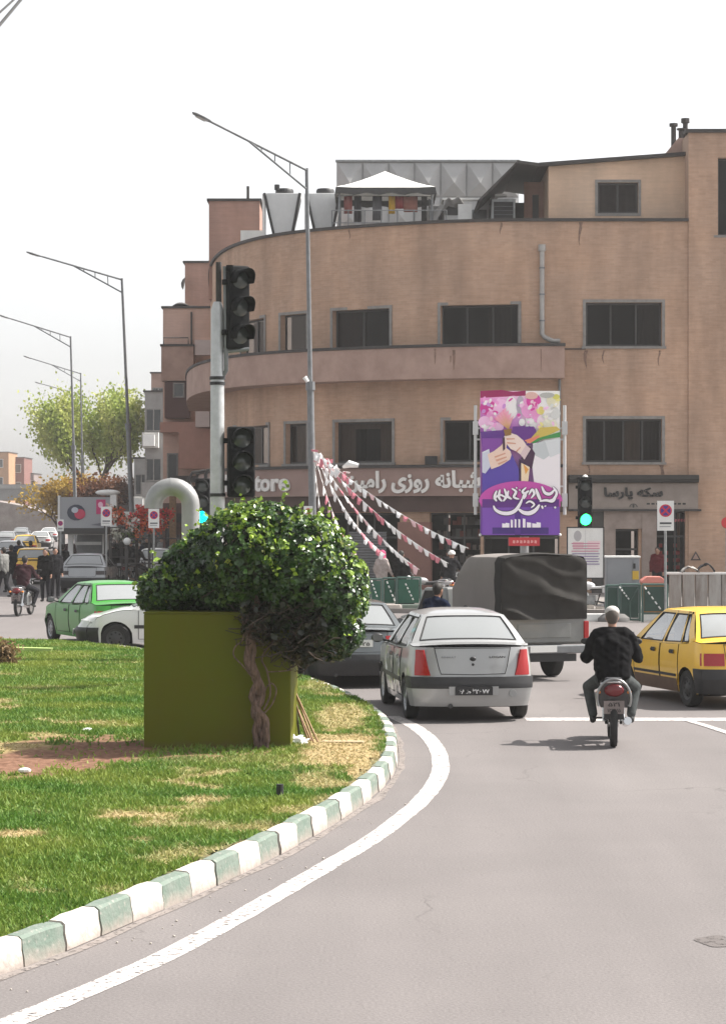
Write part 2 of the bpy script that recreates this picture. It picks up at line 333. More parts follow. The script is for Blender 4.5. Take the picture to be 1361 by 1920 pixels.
def add_dirt(m, zlo=.0, zhi=.1, dirt=(.30, .25, .22), chips=.6):
    """grime and bare concrete creeping up from the foot of the stone"""
    nt = m.node_tree; L = nt.links; p = nt.nodes['Principled BSDF']; old = p.inputs['Base Color'].links[0].from_socket
    tc = nt.nodes.new('ShaderNodeTexCoord'); sp = nt.nodes.new('ShaderNodeSeparateXYZ'); L.new(tc.outputs['Object'], sp.inputs[0])
    n = nt.nodes.new('ShaderNodeTexNoise'); n.inputs['Scale'].default_value = 9; n.inputs['Detail'].default_value = 6; L.new(tc.outputs['Object'], n.inputs[0])
    ad = nt.nodes.new('ShaderNodeMath'); ad.operation = 'MULTIPLY_ADD'; ad.inputs[1].default_value = -.12; L.new(n.outputs[0], ad.inputs[0]); L.new(sp.outputs[2], ad.inputs[2])
    mr = nt.nodes.new('ShaderNodeMapRange'); mr.inputs[1].default_value = zlo - .055; mr.inputs[2].default_value = zhi - .055; mr.inputs[3].default_value = .85; mr.inputs[4].default_value = 0; L.new(ad.outputs[0], mr.inputs[0])
    mx = nt.nodes.new('ShaderNodeMix'); mx.data_type = 'RGBA'; L.new(mr.outputs[0], mx.inputs[0]); L.new(old, mx.inputs[6]); mx.inputs[7].default_value = (*dirt, 1)
    n2 = nt.nodes.new('ShaderNodeTexNoise'); n2.inputs['Scale'].default_value = 22; n2.inputs['Detail'].default_value = 5; L.new(tc.outputs['Object'], n2.inputs[0])
    m2 = nt.nodes.new('ShaderNodeMapRange'); m2.inputs[1].default_value = .6; m2.inputs[2].default_value = .7; m2.inputs[4].default_value = chips; L.new(n2.outputs[0], m2.inputs[0])
    mx2 = nt.nodes.new('ShaderNodeMix'); mx2.data_type = 'RGBA'; L.new(m2.outputs[0], mx2.inputs[0]); L.new(mx.outputs[2], mx2.inputs[6]); mx2.inputs[7].default_value = (.33, .30, .27, 1)
    L.new(mx2.outputs[2], p.inputs['Base Color'])
add_dirt(M_kg); add_dirt(M_kw, 0, .12)
kerb = thing('kerb', None, None, (0, 0, 0)); kerb['kind'] = 'structure'
KW = .16
prof = [(0, 0), (.002, .05), (.008, .12), (.016, .182), (.038, KH), (KW - .03, KH + .003), (KW, KH - .02), (KW, -.05), (0, -.05)]
kn = []
for i, p in enumerate(kerb_line):
    t = (kerb_line[min(i + 1, len(kerb_line) - 1)] - kerb_line[max(i - 1, 0)]).normalized(); kn.append(Vector((-t.y, t.x, 0)))
M_mort = mat('dark_joint', (.05, .045, .04), .95)
for i in range(len(kerb_line) - 1):
    a, b = kerb_line[i], kerb_line[i + 1]; na, nb = kn[i], kn[i + 1]
    g = .006 + random.random() * .009; l = (b - a).length; sub = 3; rows = []
    jit = random.uniform(-.008, .008); dz = random.uniform(-.006, .006); ns = Vector((a.x * 3, a.y * 3, i))
    for k in range(sub + 1):
        t = g / l + (1 - 2 * g / l) * k / sub; c = a.lerp(b, t); n = na.lerp(nb, t).normalized()
        row = []
        for j, (x, z) in enumerate(prof):
            e = noise.noise(Vector((c.x * 6, c.y * 6, j * 2.3))) * (.012 if 1 <= j <= 6 else 0)
            er = .005 if (k in (0, sub) and 2 <= j <= 6) else 0
            row.append(c + n * (x + jit + e + (er if j < 5 else 0)) + Vector((0, 0, z + dz + e * .5 - (er if z > .1 else 0))))
        rows.append(row)
    mb = MB(); mb.grid(rows); n_ = len(prof); mb.add(rows[0], [tuple(range(n_))]); mb.add(rows[-1], [tuple(range(n_ - 1, -1, -1))])
    mb.build('kerb_stone', M_kg if i % 2 == 0 else M_kw, kerb, smooth=28)
joint = MB(); joint.grid([[p + n * .03 + Vector((0, 0, -.02)) for p, n in zip(kerb_line, kn)], [p + n * .04 + Vector((0, 0, .15)) for p, n in zip(kerb_line, kn)], [p + n * .12 + Vector((0, 0, .17)) for p, n in zip(kerb_line, kn)]])
joint.build('kerb_joint', M_mort, kerb, fix=False)

# ---- island surface: sloping turf with bare and dry patches
inner = [p + n * (KW - .02) for p, n in zip(kerb_line, kn)]
poly = [Vector((p.x, p.y)) for p in inner] + [Vector((-22, 40)), Vector((-22, 6))]
px_ = np.array([p.x for p in poly]); py_ = np.array([p.y for p in poly])
def inside(X, Y):
    X = np.asarray(X); Y = np.asarray(Y); c = np.zeros(X.shape, bool); n = len(px_); j = n - 1
    for i in range(n):
        cond = ((py_[i] > Y) != (py_[j] > Y)) & (X < (px_[j] - px_[i]) * (Y - py_[i]) / (py_[j] - py_[i] + 1e-12) + px_[i]); c ^= cond; j = i
    return c
# patches: px cx, cy, rx, ry, kind   (converted to ground ellipses)
PATCH = [(185,1410,130,34,'soil',1),(60,1430,110,30,'soil',1),(40,1402,80,14,'dry',.9),(150,1388,125,12,'soil',.8),(330,1412,230,16,'soil',.7),(640,1405,92,46,'dry',.95),(690,1440,50,46,'dry',.95),(600,1465,60,16,'dry',.7),
         (640,1345,60,24,'dry',.75),(600,1290,40,10,'dry',.5),(35,1562,75,12,'dry',.9),(250,1525,90,9,'dry',.9),(380,1497,70,8,'dry',.8),(500,1552,140,12,'dry',.65),(400,1600,110,14,'dry',.6),(350,1545,110,8,'dry',.6),(300,1615,60,9,'dry',.5),(560,1520,60,10,'dry',.6),(80,1290,70,4,'dry',.4),(230,1362,60,5,'dry',.4),(450,1430,260,10,'dry',.35),(620,1500,40,14,'dry',.6)]
PG = []
for cx, cy, rx, ry, kd, st in PATCH:
    c = gt(cx, cy); d = c.y; dx = rx * d / FL; dy = (FL * 2.7 / (cy - ry - 960) - FL * 2.7 / (cy + ry - 960)) / 2; PG.append((c.x, c.y, dx, dy, kd, st))
def nz(x, y, s, o=0): return noise.noise(Vector((x * s, y * s, o)))
def patch_val(x, y):
    dry = .0; soil = 0.
    wob = .35 * nz(x, y, 2.2, 3) + .3 * nz(x, y, 6, 5)
    for cx, cy, dx, dy, kd, st in PG:
        if abs(x - cx) > dx * 1.6 or abs(y - cy) > dy * 1.6: continue
        r = math.hypot((x - cx) / dx, (y - cy) / dy) + wob
        v = max(0, min(1, (1.05 - r) / .35)) * st
        if kd == 'dry': dry = max(dry, v)
        else: soil = max(soil, v)
    n = nz(x, y, .9, 1) + .6 * nz(x, y, 3.0, 9)
    dry = max(dry, max(0, min(.75, (n - .30) * 1.9)))
    return dry, soil
BOX_C = None
def turf_z(x, y): return KH - .015 + .05 * nz(x, y, .35, 2) + .012 * nz(x, y, 2.5, 4) + max(0, min(1.0, (y - 17) / 20)) * .03
gxs = np.arange(-9.5, 1.4, .11); gys = np.concatenate([np.arange(9, 36, .13), np.arange(36, 56, .3)])
def build_turf():
    idx = {}; vs = []; cols = []; fs = []
    GX, GY = np.meshgrid(gxs, gys); ins = inside(GX, GY)
    # boundary vertices snapped: keep all cells with any inside corner, drop outside corners under the kerb
    for j in range(len(gys)):
        for i in range(len(gxs)): pass
    for j in range(len(gys) - 1):
        for i in range(len(gxs) - 1):
            if not (ins[j, i] and ins[j + 1, i] and ins[j, i + 1] and ins[j + 1, i + 1]): continue
            q = []
            for a, b in ((i, j), (i + 1, j), (i + 1, j + 1), (i, j + 1)):
                if (a, b) not in idx:
                    x, y = float(gxs[a]), float(gys[b]); idx[(a, b)] = len(vs); vs.append((x, y, turf_z(x, y))); cols.append(patch_val(x, y))
                q.append(idx[(a, b)])
            fs.append(q)
    return vs, fs, cols
tv, tf, tcols = build_turf()
me = bpy.data.meshes.new('island_turf'); me.from_pydata(tv, [], tf); me.shade_smooth()
ca = me.color_attributes.new('patch', 'FLOAT_COLOR', 'POINT')
ca.data.foreach_set('color', np.array([(d, s, 0, 1) for d, s in tcols], dtype=np.float32).ravel())
M_turf = bpy.data.materials.new('turf_soil'); M_turf.use_nodes = True
def _turf():
    nt = M_turf.node_tree; p = nt.nodes['Principled BSDF']; L = nt.links; p.inputs['Roughness'].default_value = .95; p.inputs['Specular IOR Level'].default_value = .1
    a = nt.nodes.new('ShaderNodeAttribute'); a.attribute_name = 'patch'; sp = nt.nodes.new('ShaderNodeSeparateColor'); L.new(a.outputs['Color'], sp.inputs[0])
    tc = nt.nodes.new('ShaderNodeTexCoord'); n = nt.nodes.new('ShaderNodeTexNoise'); n.inputs['Scale'].default_value = 14; n.inputs['Detail'].default_value = 6; L.new(tc.outputs['Object'], n.inputs[0])
    g = node_ramp(nt, [(.35, (.06, .12, .018)), (.6, (.13, .19, .035))]); L.new(n.outputs[0], g.inputs[0])
    dr = node_ramp(nt, [(.3, (.27, .19, .09)), (.65, (.42, .32, .17))]); L.new(n.outputs[0], dr.inputs[0])
    s = node_ramp(nt, [(.3, (.11, .055, .036)), (.65, (.24, .135, .09))]); L.new(n.outputs[0], s.inputs[0])
    m1 = nt.nodes.new('ShaderNodeMix'); m1.data_type = 'RGBA'; L.new(sp.outputs[0], m1.inputs[0]); L.new(g.outputs[0], m1.inputs[6]); L.new(dr.outputs[0], m1.inputs[7])
    m2 = nt.nodes.new('ShaderNodeMix'); m2.data_type = 'RGBA'; L.new(sp.outputs[1], m2.inputs[0]); L.new(m1.outputs[2], m2.inputs[6]); L.new(s.outputs[0], m2.inputs[7]); L.new(m2.outputs[2], p.inputs['Base Color'])
    b = nt.nodes.new('ShaderNodeBump'); b.inputs['Strength'].default_value = .6; b.inputs['Distance'].default_value = .03; L.new(n.outputs[0], b.inputs['Height']); L.new(b.outputs[0], p.inputs['Normal'])
_turf(); me.materials.append(M_turf)
o = bpy.data.objects.new('island_ground', me); COL.objects.link(o); tag(o, kind='structure')
# filler ring of soil so that turf meets the kerb
rr = MB(); rr.grid([[p + n * .10 + Vector((0, 0, KH - .03)) for p, n in zip(kerb_line, kn)], [p + n * .40 + Vector((0, 0, KH - .035)) for p, n in zip(kerb_line, kn)]])
tag(rr.build('island_edge_soil', mat('edge_soil', (.26, .20, .11), .95, col2=(.10, .13, .035), vscale=5), fix=False), kind='structure')

# ---- grass blades (one object)
def grass():
    N = 330000
    y = 10 + (rng.random(N) ** 1.35) * 40; half = y * 0.156
    x = -half + rng.random(N) * (half + 1.3)
    k = inside(x, y); x = x[k]; y = y[k]
    V = []; C = []; keep = []
    for i in range(len(x)):
        d, s = patch_val(float(x[i]), float(y[i])); v = max(s, 0)
        p = 1 - .72 * d - .97 * s
        if random.random() > p: continue
        keep.append((x[i], y[i], turf_z(float(x[i]), float(y[i])), d, nz(float(x[i]), float(y[i]), .8, 7), nz(float(x[i]), float(y[i]), 4, 8)))
    K = np.array(keep); n = len(K)
    a = rng.random(n) * 2 * PI; lean = rng.random(n) * .04 + .012; la = rng.random(n) * 2 * PI
    h = (.022 + rng.random(n) * .036) * (1 + .5 * np.clip(K[:, 5], -.6, .9)) * (1 - .45 * K[:, 3]); w = .005 + .0036 * (K[:, 1] / 14) + rng.random(n) * .004
    P = K[:, :3]; D = np.stack([np.cos(a), np.sin(a), 0 * a], 1) * w[:, None]; T = P + np.stack([np.cos(la) * lean, np.sin(la) * lean, h], 1)
    vs = np.concatenate([P - D, P + D, T], 1).reshape(-1, 3)
    base = np.array([.105, .205, .03]); yel = np.array([.34, .35, .07]); dry = np.array([.45, .36, .19]); dk = np.array([.05, .15, .022])
    t = rng.random(n)[:, None]; col = base * (1 - t * .5) + dk * t * .5
    ty = np.clip(.45 + 1.1 * K[:, 4] + rng.normal(0, .18, n), 0, 1)[:, None] * .55; col = col * (1 - ty) + yel * ty
    td = np.clip(K[:, 3] * 1.25 - .22 + rng.normal(0, .12, n), 0, 1)[:, None]; col = col * (1 - td) + dry * td
    me = bpy.data.meshes.new('grass'); me.vertices.add(3 * n); me.vertices.foreach_set('co', vs.astype(np.float32).ravel())
    me.loops.add(3 * n); me.loops.foreach_set('vertex_index', np.arange(3 * n, dtype=np.int32)); me.polygons.add(n)
    me.polygons.foreach_set('loop_start', np.arange(0, 3 * n, 3, dtype=np.int32)); me.update(calc_edges=True)
    ca = me.color_attributes.new('col', 'FLOAT_COLOR', 'POINT'); cc = np.ones((3 * n, 4), np.float32); cc[:, :3] = np.repeat(col, 3, 0); ca.data.foreach_set('color', cc.ravel())
    m = bpy.data.materials.new('grass_blade'); m.use_nodes = True; nt = m.node_tree; p = nt.nodes['Principled BSDF']; at = nt.nodes.new('ShaderNodeAttribute'); at.attribute_name = 'col'
    nt.links.new(at.outputs['Color'], p.inputs['Base Color']); p.inputs['Roughness'].default_value = .6; p.inputs['Specular IOR Level'].default_value = .25
    tl = nt.nodes.new('ShaderNodeBsdfTranslucent'); nt.links.new(at.outputs['Color'], tl.inputs[0]); mx = nt.nodes.new('ShaderNodeMixShader'); mx.inputs[0].default_value = .3
    nt.links.new(p.outputs[0], mx.inputs[1]); nt.links.new(tl.outputs[0], mx.inputs[2]); nt.links.new(mx.outputs[0], nt.nodes['Material Output'].inputs[0])
    me.materials.append(m); o = bpy.data.objects.new('grass', me); COL.objects.link(o); tag(o, 'short patchy green grass growing over the roundabout island', 'grass', kind='stuff')
grass()

# ---- road markings
M_line = mat('worn_road_paint', (.54, .50, .48), .8, col2=(.42, .385, .37), vscale=5, bump=.2, bscale=30)
def add_wear(m):
    nt = m.node_tree; L = nt.links; p = nt.nodes['Principled BSDF']; out = nt.nodes['Material Output']
    tc = nt.nodes.new('ShaderNodeTexCoord'); n = nt.nodes.new('ShaderNodeTexNoise'); n.inputs['Scale'].default_value = 16; n.inputs['Detail'].default_value = 8; n.inputs['Roughness'].default_value = .75; L.new(tc.outputs['Object'], n.inputs[0])
    mr = nt.nodes.new('ShaderNodeMapRange'); mr.inputs[1].default_value = .40; mr.inputs[2].default_value = .47; L.new(n.outputs[0], mr.inputs[0]); L.new(mr.outputs[0], p.inputs['Alpha'])
add_wear(M_line)
def line(pts, w, name='lane_line', z=.004, closedw=None):
    c = catmull(pts, 8); mb = MB(); L_, R_ = [], []
    for i, p in enumerate(c):
        t = (c[min(i + 1, len(c) - 1)] - c[max(i - 1, 0)]).normalized(); n = Vector((-t.y, t.x, 0)); e = .012 * nz(p.x, p.y, 5)
        L_.append(p + n * (w / 2 + e) + Vector((0, 0, z))); R_.append(p - n * (w / 2 - e) + Vector((0, 0, z)))
    mb.grid([L_, R_]); return tag(mb.build(name, M_line, fix=False), kind='structure')
AP = [(-60,1951),(30,1914),(160,1860),(300,1798),(400,1746),(500,1690),(600,1632),(700,1572),(775,1515),(812,1474),(826,1440),(820,1407),(800,1380),(770,1359),(735,1343)]
line([gnd(*p) for p in AP], .2, 'edge_line')
line([gnd(985, 1349), gnd(1180, 1349), gnd(1700, 1350)], .5, 'stop_line')
line([gnd(1290, 1352), gnd(1330, 1364), gnd(1600, 1450)], .13, 'lane_line', z=.008)
line([gnd(640, 1227), gnd(1050, 1212), gnd(1800, 1198)], .35, 'crossing_line')
st = MB(); c_ = gnd(1352, 1766); st.add([(c_.x + .17 * math.cos(a) * (1 + .12 * math.sin(3 * a)), c_.y + .22 * math.sin(a) * (1 + .1 * math.sin(5 * a)), .004) for a in np.linspace(0, 2 * PI, 24, endpoint=False)], [tuple(range(24))]); M_oil = mat('oil_stain', (.115, .10, .095), .8); tag(st.build('oil_stain', M_oil, fix=False), kind='structure')
# dirt drift along the kerb foot
dd = MB(); dd.grid([[p - n * (.02) + Vector((0, 0, .006)) for p, n in zip(kerb_line, kn)], [p - n * (.07 + .10 * abs(nz(p.x, p.y, 1.5))) + Vector((0, 0, .004)) for p, n in zip(kerb_line, kn)]])
M_dd = mat('kerb_dust', (.235, .205, .19), .95, var=.2, vscale=6)
add_wear(M_dd); add_wear(M_oil); tag(dd.build('gutter_dust', M_dd, fix=False), kind='structure')
# far pavement in front of the buildings
M_pave = mat('pavement_slabs', (.26, .24, .225), .9, var=.25, vscale=1.5)
pv = MB(); pv.prism([(-1.6, 69.5), (3, 68.2), (40, 66.8), (40, 90), (-9, 100), (-9.5, 125), (-13, 200), (-14, 200), (-11, 125), (-9.9, 100), (-5, 76)], 0, .13, 'xy')
tag(pv.build('pavement', M_pave), kind='structure')
# ================================================================== MAIN CORNER BUILDING
FP = [(34, 82.0), (22, 82.0), (11.1, 82.0), (6.6, 82.0), (4.6, 82.08), (2.5, 82.6), (.37, 83.6), (-1.5, 84.8), (-3.07, 86.4), (-4.3, 88.6), (-5.2, 91.4), (-5.85, 95), (-6.3, 99.5), (-6.7, 106), (-7.1, 114)]
_c = catmull([Vector((x, y, 0)) for x, y in FP], 16); FC = resample(_c, .1)
_al = [0]
for a, b in zip(FC, FC[1:]): _al.append(_al[-1] + (b - a).length)
def F(s, off=0, z=0):
    """point on the facade curve at arc length s, pushed outward by off"""
    i = max(0, min(len(FC) - 2, int(s / .1))); t = (s - _al[i]) / max(1e-6, (_al[i + 1] - _al[i]))
    p = FC[i].lerp(FC[i + 1], t); i0 = max(0, i - 3); i1 = min(len(FC) - 1, i + 4)
    d = (FC[i1] - FC[i0]).normalized(); n = Vector((-d.y, d.x, 0)); n = n if n.y < 0 or n.x < 0 and abs(n.x) > abs(n.y) else -n
    p = p + n * off; return Vector((p.x, p.y, z))
def s_px(px, off=0):
    best = 0; bd = 1e9
    for i in range(len(FC)):
        p = F(_al[i], off); e = abs(680.5 + p.x * FL / p.y - px)
        if e < bd: bd = e; best = _al[i]
    return best
SEND = _al[-1]
M_br = brick_mat('tan_brick', (.45, .298, .212), (.51, .342, .248), (.46, .33, .255), .32)
M_br2 = brick_mat('red_brown_brick', (.38, .225, .18), (.41, .245, .195), (.38, .25, .205), .3)
M_br3 = brick_mat('salmon_brick', (.56, .38, .31), (.58, .40, .33), (.55, .40, .34), .22)
M_brl = brick_mat('pale_tan_brick', (.60, .44, .325), (.64, .47, .35), (.60, .45, .34), .2)
M_plr = mat('balcony_render', (.42, .29, .24), .9, col2=(.31, .205, .17), vscale=1.2, bump=.2, bscale=9)
M_cop = mat('dark_coping', (.055, .05, .048), .8, var=.4, vscale=4)
M_stone = mat('travertine_cladding', (.34, .27, .235), .75, var=.3, vscale=2.5)
M_frame = mat('window_frame_grey', (.26, .245, .23), .6, var=.3, vscale=5)
M_fdark = mat('dark_window_frame', (.035, .033, .032), .55)
M_curt = mat('curtain', (.085, .075, .068), .9, var=.4, vscale=4, stretch=(6, 6, .3))
M_curtl = mat('pale_curtain', (.50, .48, .44), .9, var=.35, vscale=3, stretch=(6, 6, .3))
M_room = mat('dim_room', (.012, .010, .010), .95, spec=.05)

def wall_grid(name, sa, sb, z0, z1, holes, m, parent, off=0, step=.8, uvs=1):
    """brick sheet following the facade with real openings; holes: (s0,s1,z0,z1)"""
    ss = {sa, sb}; zs = {z0, z1}; s = sa
    while s < sb: ss.add(s); s += step
    for h in holes: ss |= {h[0], h[1]}; zs |= {h[2], h[3]}
    ss = sorted(ss); zs = sorted(zs); vs = []; uv = []; fs = []
    for z in zs:
        for s in ss: vs.append(F(s, off, z)); uv.append((s, z))
    n = len(ss)
    for j in range(len(zs) - 1):
        for i in range(n - 1):
            cs, cz = (ss[i] + ss[i + 1]) / 2, (zs[j] + zs[j + 1]) / 2
            if any(h[0] < cs < h[1] and h[2] < cz < h[3] for h in holes): continue
            fs.append((j * n + i, j * n + i + 1, (j + 1) * n + i + 1, (j + 1) * n + i))
    # reveals
    for h in holes:
        b = len(vs); dpt = .28
        for (s, z) in ((h[0], h[2]), (h[1], h[2]), (h[1], h[3]), (h[0], h[3])):
            vs.append(F(s, off, z)); uv.append((s, z)); vs.append(F(s, off - dpt, z)); uv.append((s + .3, z))
        for k in range(4): a = b + 2 * k; c = b + 2 * ((k + 1) % 4); fs.append((a, c, c + 1, a + 1))
    me = bpy.data.meshes.new(name); me.from_pydata(vs, [], fs); ul = me.uv_layers.new(name='UVMap')
    for p in me.polygons:
        for li in p.loop_indices: ul.data[li].uv = uv[me.loops[li].vertex_index]
    me.materials.append(m); o = bpy.data.objects.new(name, me); COL.objects.link(o); o.parent = parent; return o
def band(name, sa, sb, prof_, m, parent, step=.5):
    """solid moulding along the facade; prof_ = closed list of (off,z)"""
    n = max(2, int((sb - sa) / step)); rows = [[F(sa + (sb - sa) * k / n, o, z) for o, z in prof_ + prof_[:1]] for k in range(n + 1)]
    mb = MB(); mb.grid(rows); mb.add(rows[0][:-1], [tuple(range(len(prof_)))]); mb.add(rows[-1][:-1], [tuple(range(len(prof_)))])
    return mb.build(name, m, parent, smooth=30)
def fwindow(parent, s0, s1, z0, z1, lights=2, curtain=None, surround=True, depth=.2, fm=None, off=0, draw=None):
    """window parented to the building: frame mesh > panes, curtain"""
    a = F(s0, off, 0); b = F(s1, off, 0); ux = (b - a); w = ux.length; ux.normalize(); nrm = Vector((ux.y, -ux.x, 0))
    if nrm.y > 0: nrm = -nrm
    def P(u, o, z): q = a + ux * u + nrm * o; return Vector((q.x, q.y, z))
    def slab(mb, u0, u1, za, zb, o0, o1):
        vs = [P(u, o_, z) for z in (za, zb) for o_ in (o0, o1) for u in (u0, u1)]
        mb.add(vs, [(0, 1, 3, 2), (4, 6, 7, 5), (0, 4, 5, 1), (2, 3, 7, 6), (0, 2, 6, 4), (1, 5, 7, 3)])
    fr = MB(); t = .07
    slab(fr, 0, w, z0, z0 + t, -depth - .06, -depth); slab(fr, 0, w, z1 - t, z1, -depth - .06, -depth)
    slab(fr, 0, t, z0 + t, z1 - t, -depth - .06, -depth); slab(fr, w - t, w, z0 + t, z1 - t, -depth - .06, -depth)
    for k in range(1, lights): u = w * k / lights; slab(fr, u - .03, u + .03, z0 + t, z1 - t, -depth - .055, -depth + .005)
    f = fr.build('window', fm or M_fdark, parent)
    for k in range(lights):
        pn = MB(); slab(pn, w * k / lights + (t if k == 0 else .03), w * (k + 1) / lights - (t if k == lights - 1 else .03), z0 + t, z1 - t, -depth - .04, -depth - .03); pn.build('pane', G_win, f)
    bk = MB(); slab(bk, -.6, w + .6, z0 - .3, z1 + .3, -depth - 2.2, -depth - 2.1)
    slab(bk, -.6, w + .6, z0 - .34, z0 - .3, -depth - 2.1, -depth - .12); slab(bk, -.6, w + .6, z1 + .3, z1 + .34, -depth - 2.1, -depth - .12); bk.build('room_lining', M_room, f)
    if curtain:
        for (u0, u1, zz, mm) in curtain:
            cb = MB(); n = 14; rows = []
            for zc in (z0 + t + zz * (z1 - z0), z1 - t): rows.append([P(w * (u0 + (u1 - u0) * k / n), -depth - .14 + .03 * math.sin(k * 2.3), zc) for k in range(n + 1)])
            cb.grid(rows); cb.build('curtain', mm, f, smooth=180)
    if surround:
        sr = MB(); q = .1; e = .03
        slab(sr, -q, w + q, z1, z1 + q, 0.003, e); slab(sr, -q, 0, z0, z1, .003, e); slab(sr, w, w + q, z0, z1, .003, e); slab(sr, -q - .04, w + q + .04, z0 - .08, z0, .003, e + .05)
        sr.build('window_surround', M_frame, f)
    return f

bld = thing('corner_building', 'curved tan brick corner building with long balcony band and pharmacy fascia', 'building', (0, 0, 0))
ZT = 12.83
sR = 0.5; s_corner = s_px(1290)
def sp(px): return s_px(px)
# windows (px x0, px x1, z0, z1, lights)
W3 = [(825, 970, 3), (622, 732, 2), (527, 577, 1), (452, 497, 2)]
W2 = [(831, 975, 3), (627, 735, 1), (537, 577, 1), (440, 503, 3)]
holes = []; wins = []
def addw(x0, x1, z0, z1, **k):
    s0, s1 = sp(x1), sp(x0); holes.append((s0, s1, z0, z1)); wins.append((s0, s1, z0, z1, k))
cd_ = M_curt; cl_ = M_curtl
addw(1097, 1240, 8.56, 10.06, lights=3, curtain=[(.0, .3, 0, cd_)]); addw(1099, 1242, 4.60, 6.08, lights=4, curtain=[(0, .24, 0, cd_), (.27, .48, 0, cl_), (.52, .74, 0, cd_), (.76, 1, 0, cd_)])
addw(825, 970, 8.60, 10.0, lights=3, curtain=[(.1, .4, 0, cd_)]); addw(622, 732, 8.60, 9.98, lights=2, curtain=[(.5, 1, 0, mat('red_brown_curtain', (.09, .045, .045), .9, var=.4, vscale=4))])
addw(527, 577, 8.60, 9.96, lights=1); addw(452, 497, 8.60, 9.96, lights=2, curtain=[(.3, .8, 0, mat('rose_curtain', (.28, .17, .16), .9))])
addw(831, 975, 4.62, 6.05, lights=3, curtain=[(0, .2, 0, cd_)]); addw(627, 735, 4.62, 6.05, lights=1, curtain=[(0, .28, 0, cl_), (.72, 1, 0, cl_), (.2, .8, .78, cl_)])
addw(537, 577, 4.62, 6.05, lights=1, curtain=[(.3, .75, 0, cl_)]); addw(440, 503, 4.62, 6.05, lights=3, curtain=[(.45, .7, 0, cl_), (.0, .2, 0, cl_)])
addw(1347, 1420, 12.35, 15.0, lights=3)
z_sh = 3.38   # top of the shop fronts
# shop openings in the ground floor
shops = [(sp(748), sp(600), .12, z_sh - .5), (sp(898), sp(806), .12, z_sh - .5), (sp(590), sp(430), .12, z_sh - .5), (sp(1046), sp(905), .12, z_sh - .5), (sp(1199), sp(1152), .12, 2.32), (sp(1282), sp(1229), .12, 2.95)]
hl_main = [h for h in holes if h[3] < ZT] + shops
wall_grid('brick_wall', s_corner, SEND, 0, ZT, [h for h in hl_main if h[0] > s_corner], M_br, bld)
# taller right wing
wing_h = [h for h in holes if h[3] > ZT]
wall_grid('brick_wall', 0, s_corner, 0, 15.85, wing_h, M_br2 if False else M_br, bld, off=.06)
wg = MB(); a = F(s_corner, .06); wg.quad((a.x, a.y, 0), (a.x, a.y + 9, 0), (a.x, a.y + 9, 15.85), (a.x, a.y, 15.85)); wg.build('wing_side_wall', M_br, bld, fix=False)
for (s0, s1, z0, z1, k) in wins: fwindow(bld, s0, s1, z0, z1, **k)
band('wing_coping', 0, s_corner + .12, [(.16, 15.85), (.16, 15.97), (-.5, 15.97), (-.5, 15.85)], M_cop, bld)
band('roof_coping', s_corner + .0, SEND, [(.1, ZT), (.1, ZT + .1), (-.35, ZT + .1), (-.35, ZT)], M_cop, bld)
# string line between the storeys on the right
band('string_course', sp(1097), sp(1050), [(.003, 8.45), (.03, 8.45), (.03, 8.49), (.003, 8.49)], M_cop, bld)
# balcony band
sb0 = sp(1052)
band('balcony_band', sb0, SEND - 6, [(.0, 7.43), (1.0, 7.43), (1.0, 8.5), (.0, 8.5)], M_plr, bld)
band('balcony_coping', sb0 - .03, SEND - 6, [(.02, 8.503), (1.05, 8.503), (1.05, 8.6), (.02, 8.6)], M_cop, bld)
# rain streaks (stains with their own shape)
M_st = mat('rust_stain', (.27, .17, .13), .9, var=.45, vscale=7); add_wear(M_st)
for px, z0, z1, w in ((830, 7.9, 8.45, .06), (862, 7.7, 8.4, .09), (858, 7.95, 8.2, .04), (1010, 7.6, 8.4, .04)):
    s = sp(px); stn = MB()
    stn.add([F(s - w / 2, 1.004, z1), F(s + w / 2, 1.004, z1), F(s + w / 3, 1.004, (z0 + z1) / 2), F(s + w / 6, 1.004, z0), F(s - w / 5, 1.004, z0 + .05), F(s - w * .6, 1.004, (z0 + z1) / 2 + .1)], [(0, 1, 2, 3, 4, 5)]); stn.build('rust_streak', M_st, bld, fix=False)
_r = random.Random(4)
for px_, zt0 in [(q, 12.8) for q in (655, 940, 1085)] + [(q, 8.42) for q in (1099, 1130, 1236)] + [(q, 4.5) for q in (1102, 1240)]:
    s = sp(px_); w = _r.uniform(.03, .07); ln = _r.uniform(.3, .9); n_ = 8; L1 = []; L2 = []
    for i in range(n_ + 1):
        q = i / n_; x_ = .03 * math.sin(q * 5 + px_); ww = w * (1 - q) ** .7 * _r.uniform(.7, 1.2) + .004; L1.append(F(s + x_ - ww, .004, zt0 - ln * q)); L2.append(F(s + x_ + ww, .004, zt0 - ln * q))
    MB().grid([L1, L2]).build('rust_streak', M_st, bld, fix=False)
# drain pipe on the third floor and pipe at balcony end
dp = MB(); s = sp(1016); dp.tube([F(s, .12, 11.95), F(s, .12, 8.98), F(s - .1, .18, 8.85), F(s - .35, .3, 8.72), F(s - .6, .3, 8.72)], .085, 10)
dp.tube([F(s, .12, 11.8), F(s, .12, 12.02)], .13, 10); db = dp.build('drain_pipe', mat('pipe_pale', (.42, .40, .38), .5, .3, var=.25, vscale=5), bld, smooth=40)
for z in (11.2, 10.3, 9.4): MB().tube([F(s, .12, z), F(s, .12, z + .05)], .1, 10).build('pipe_bracket', M_greyp, db)
dp = MB(); s = sp(1049); dp.tube([F(s, .07, 8.5), F(s, .07, 3.9)], .045, 8); dp.build('drain_pipe', M_greyp, bld, smooth=40)
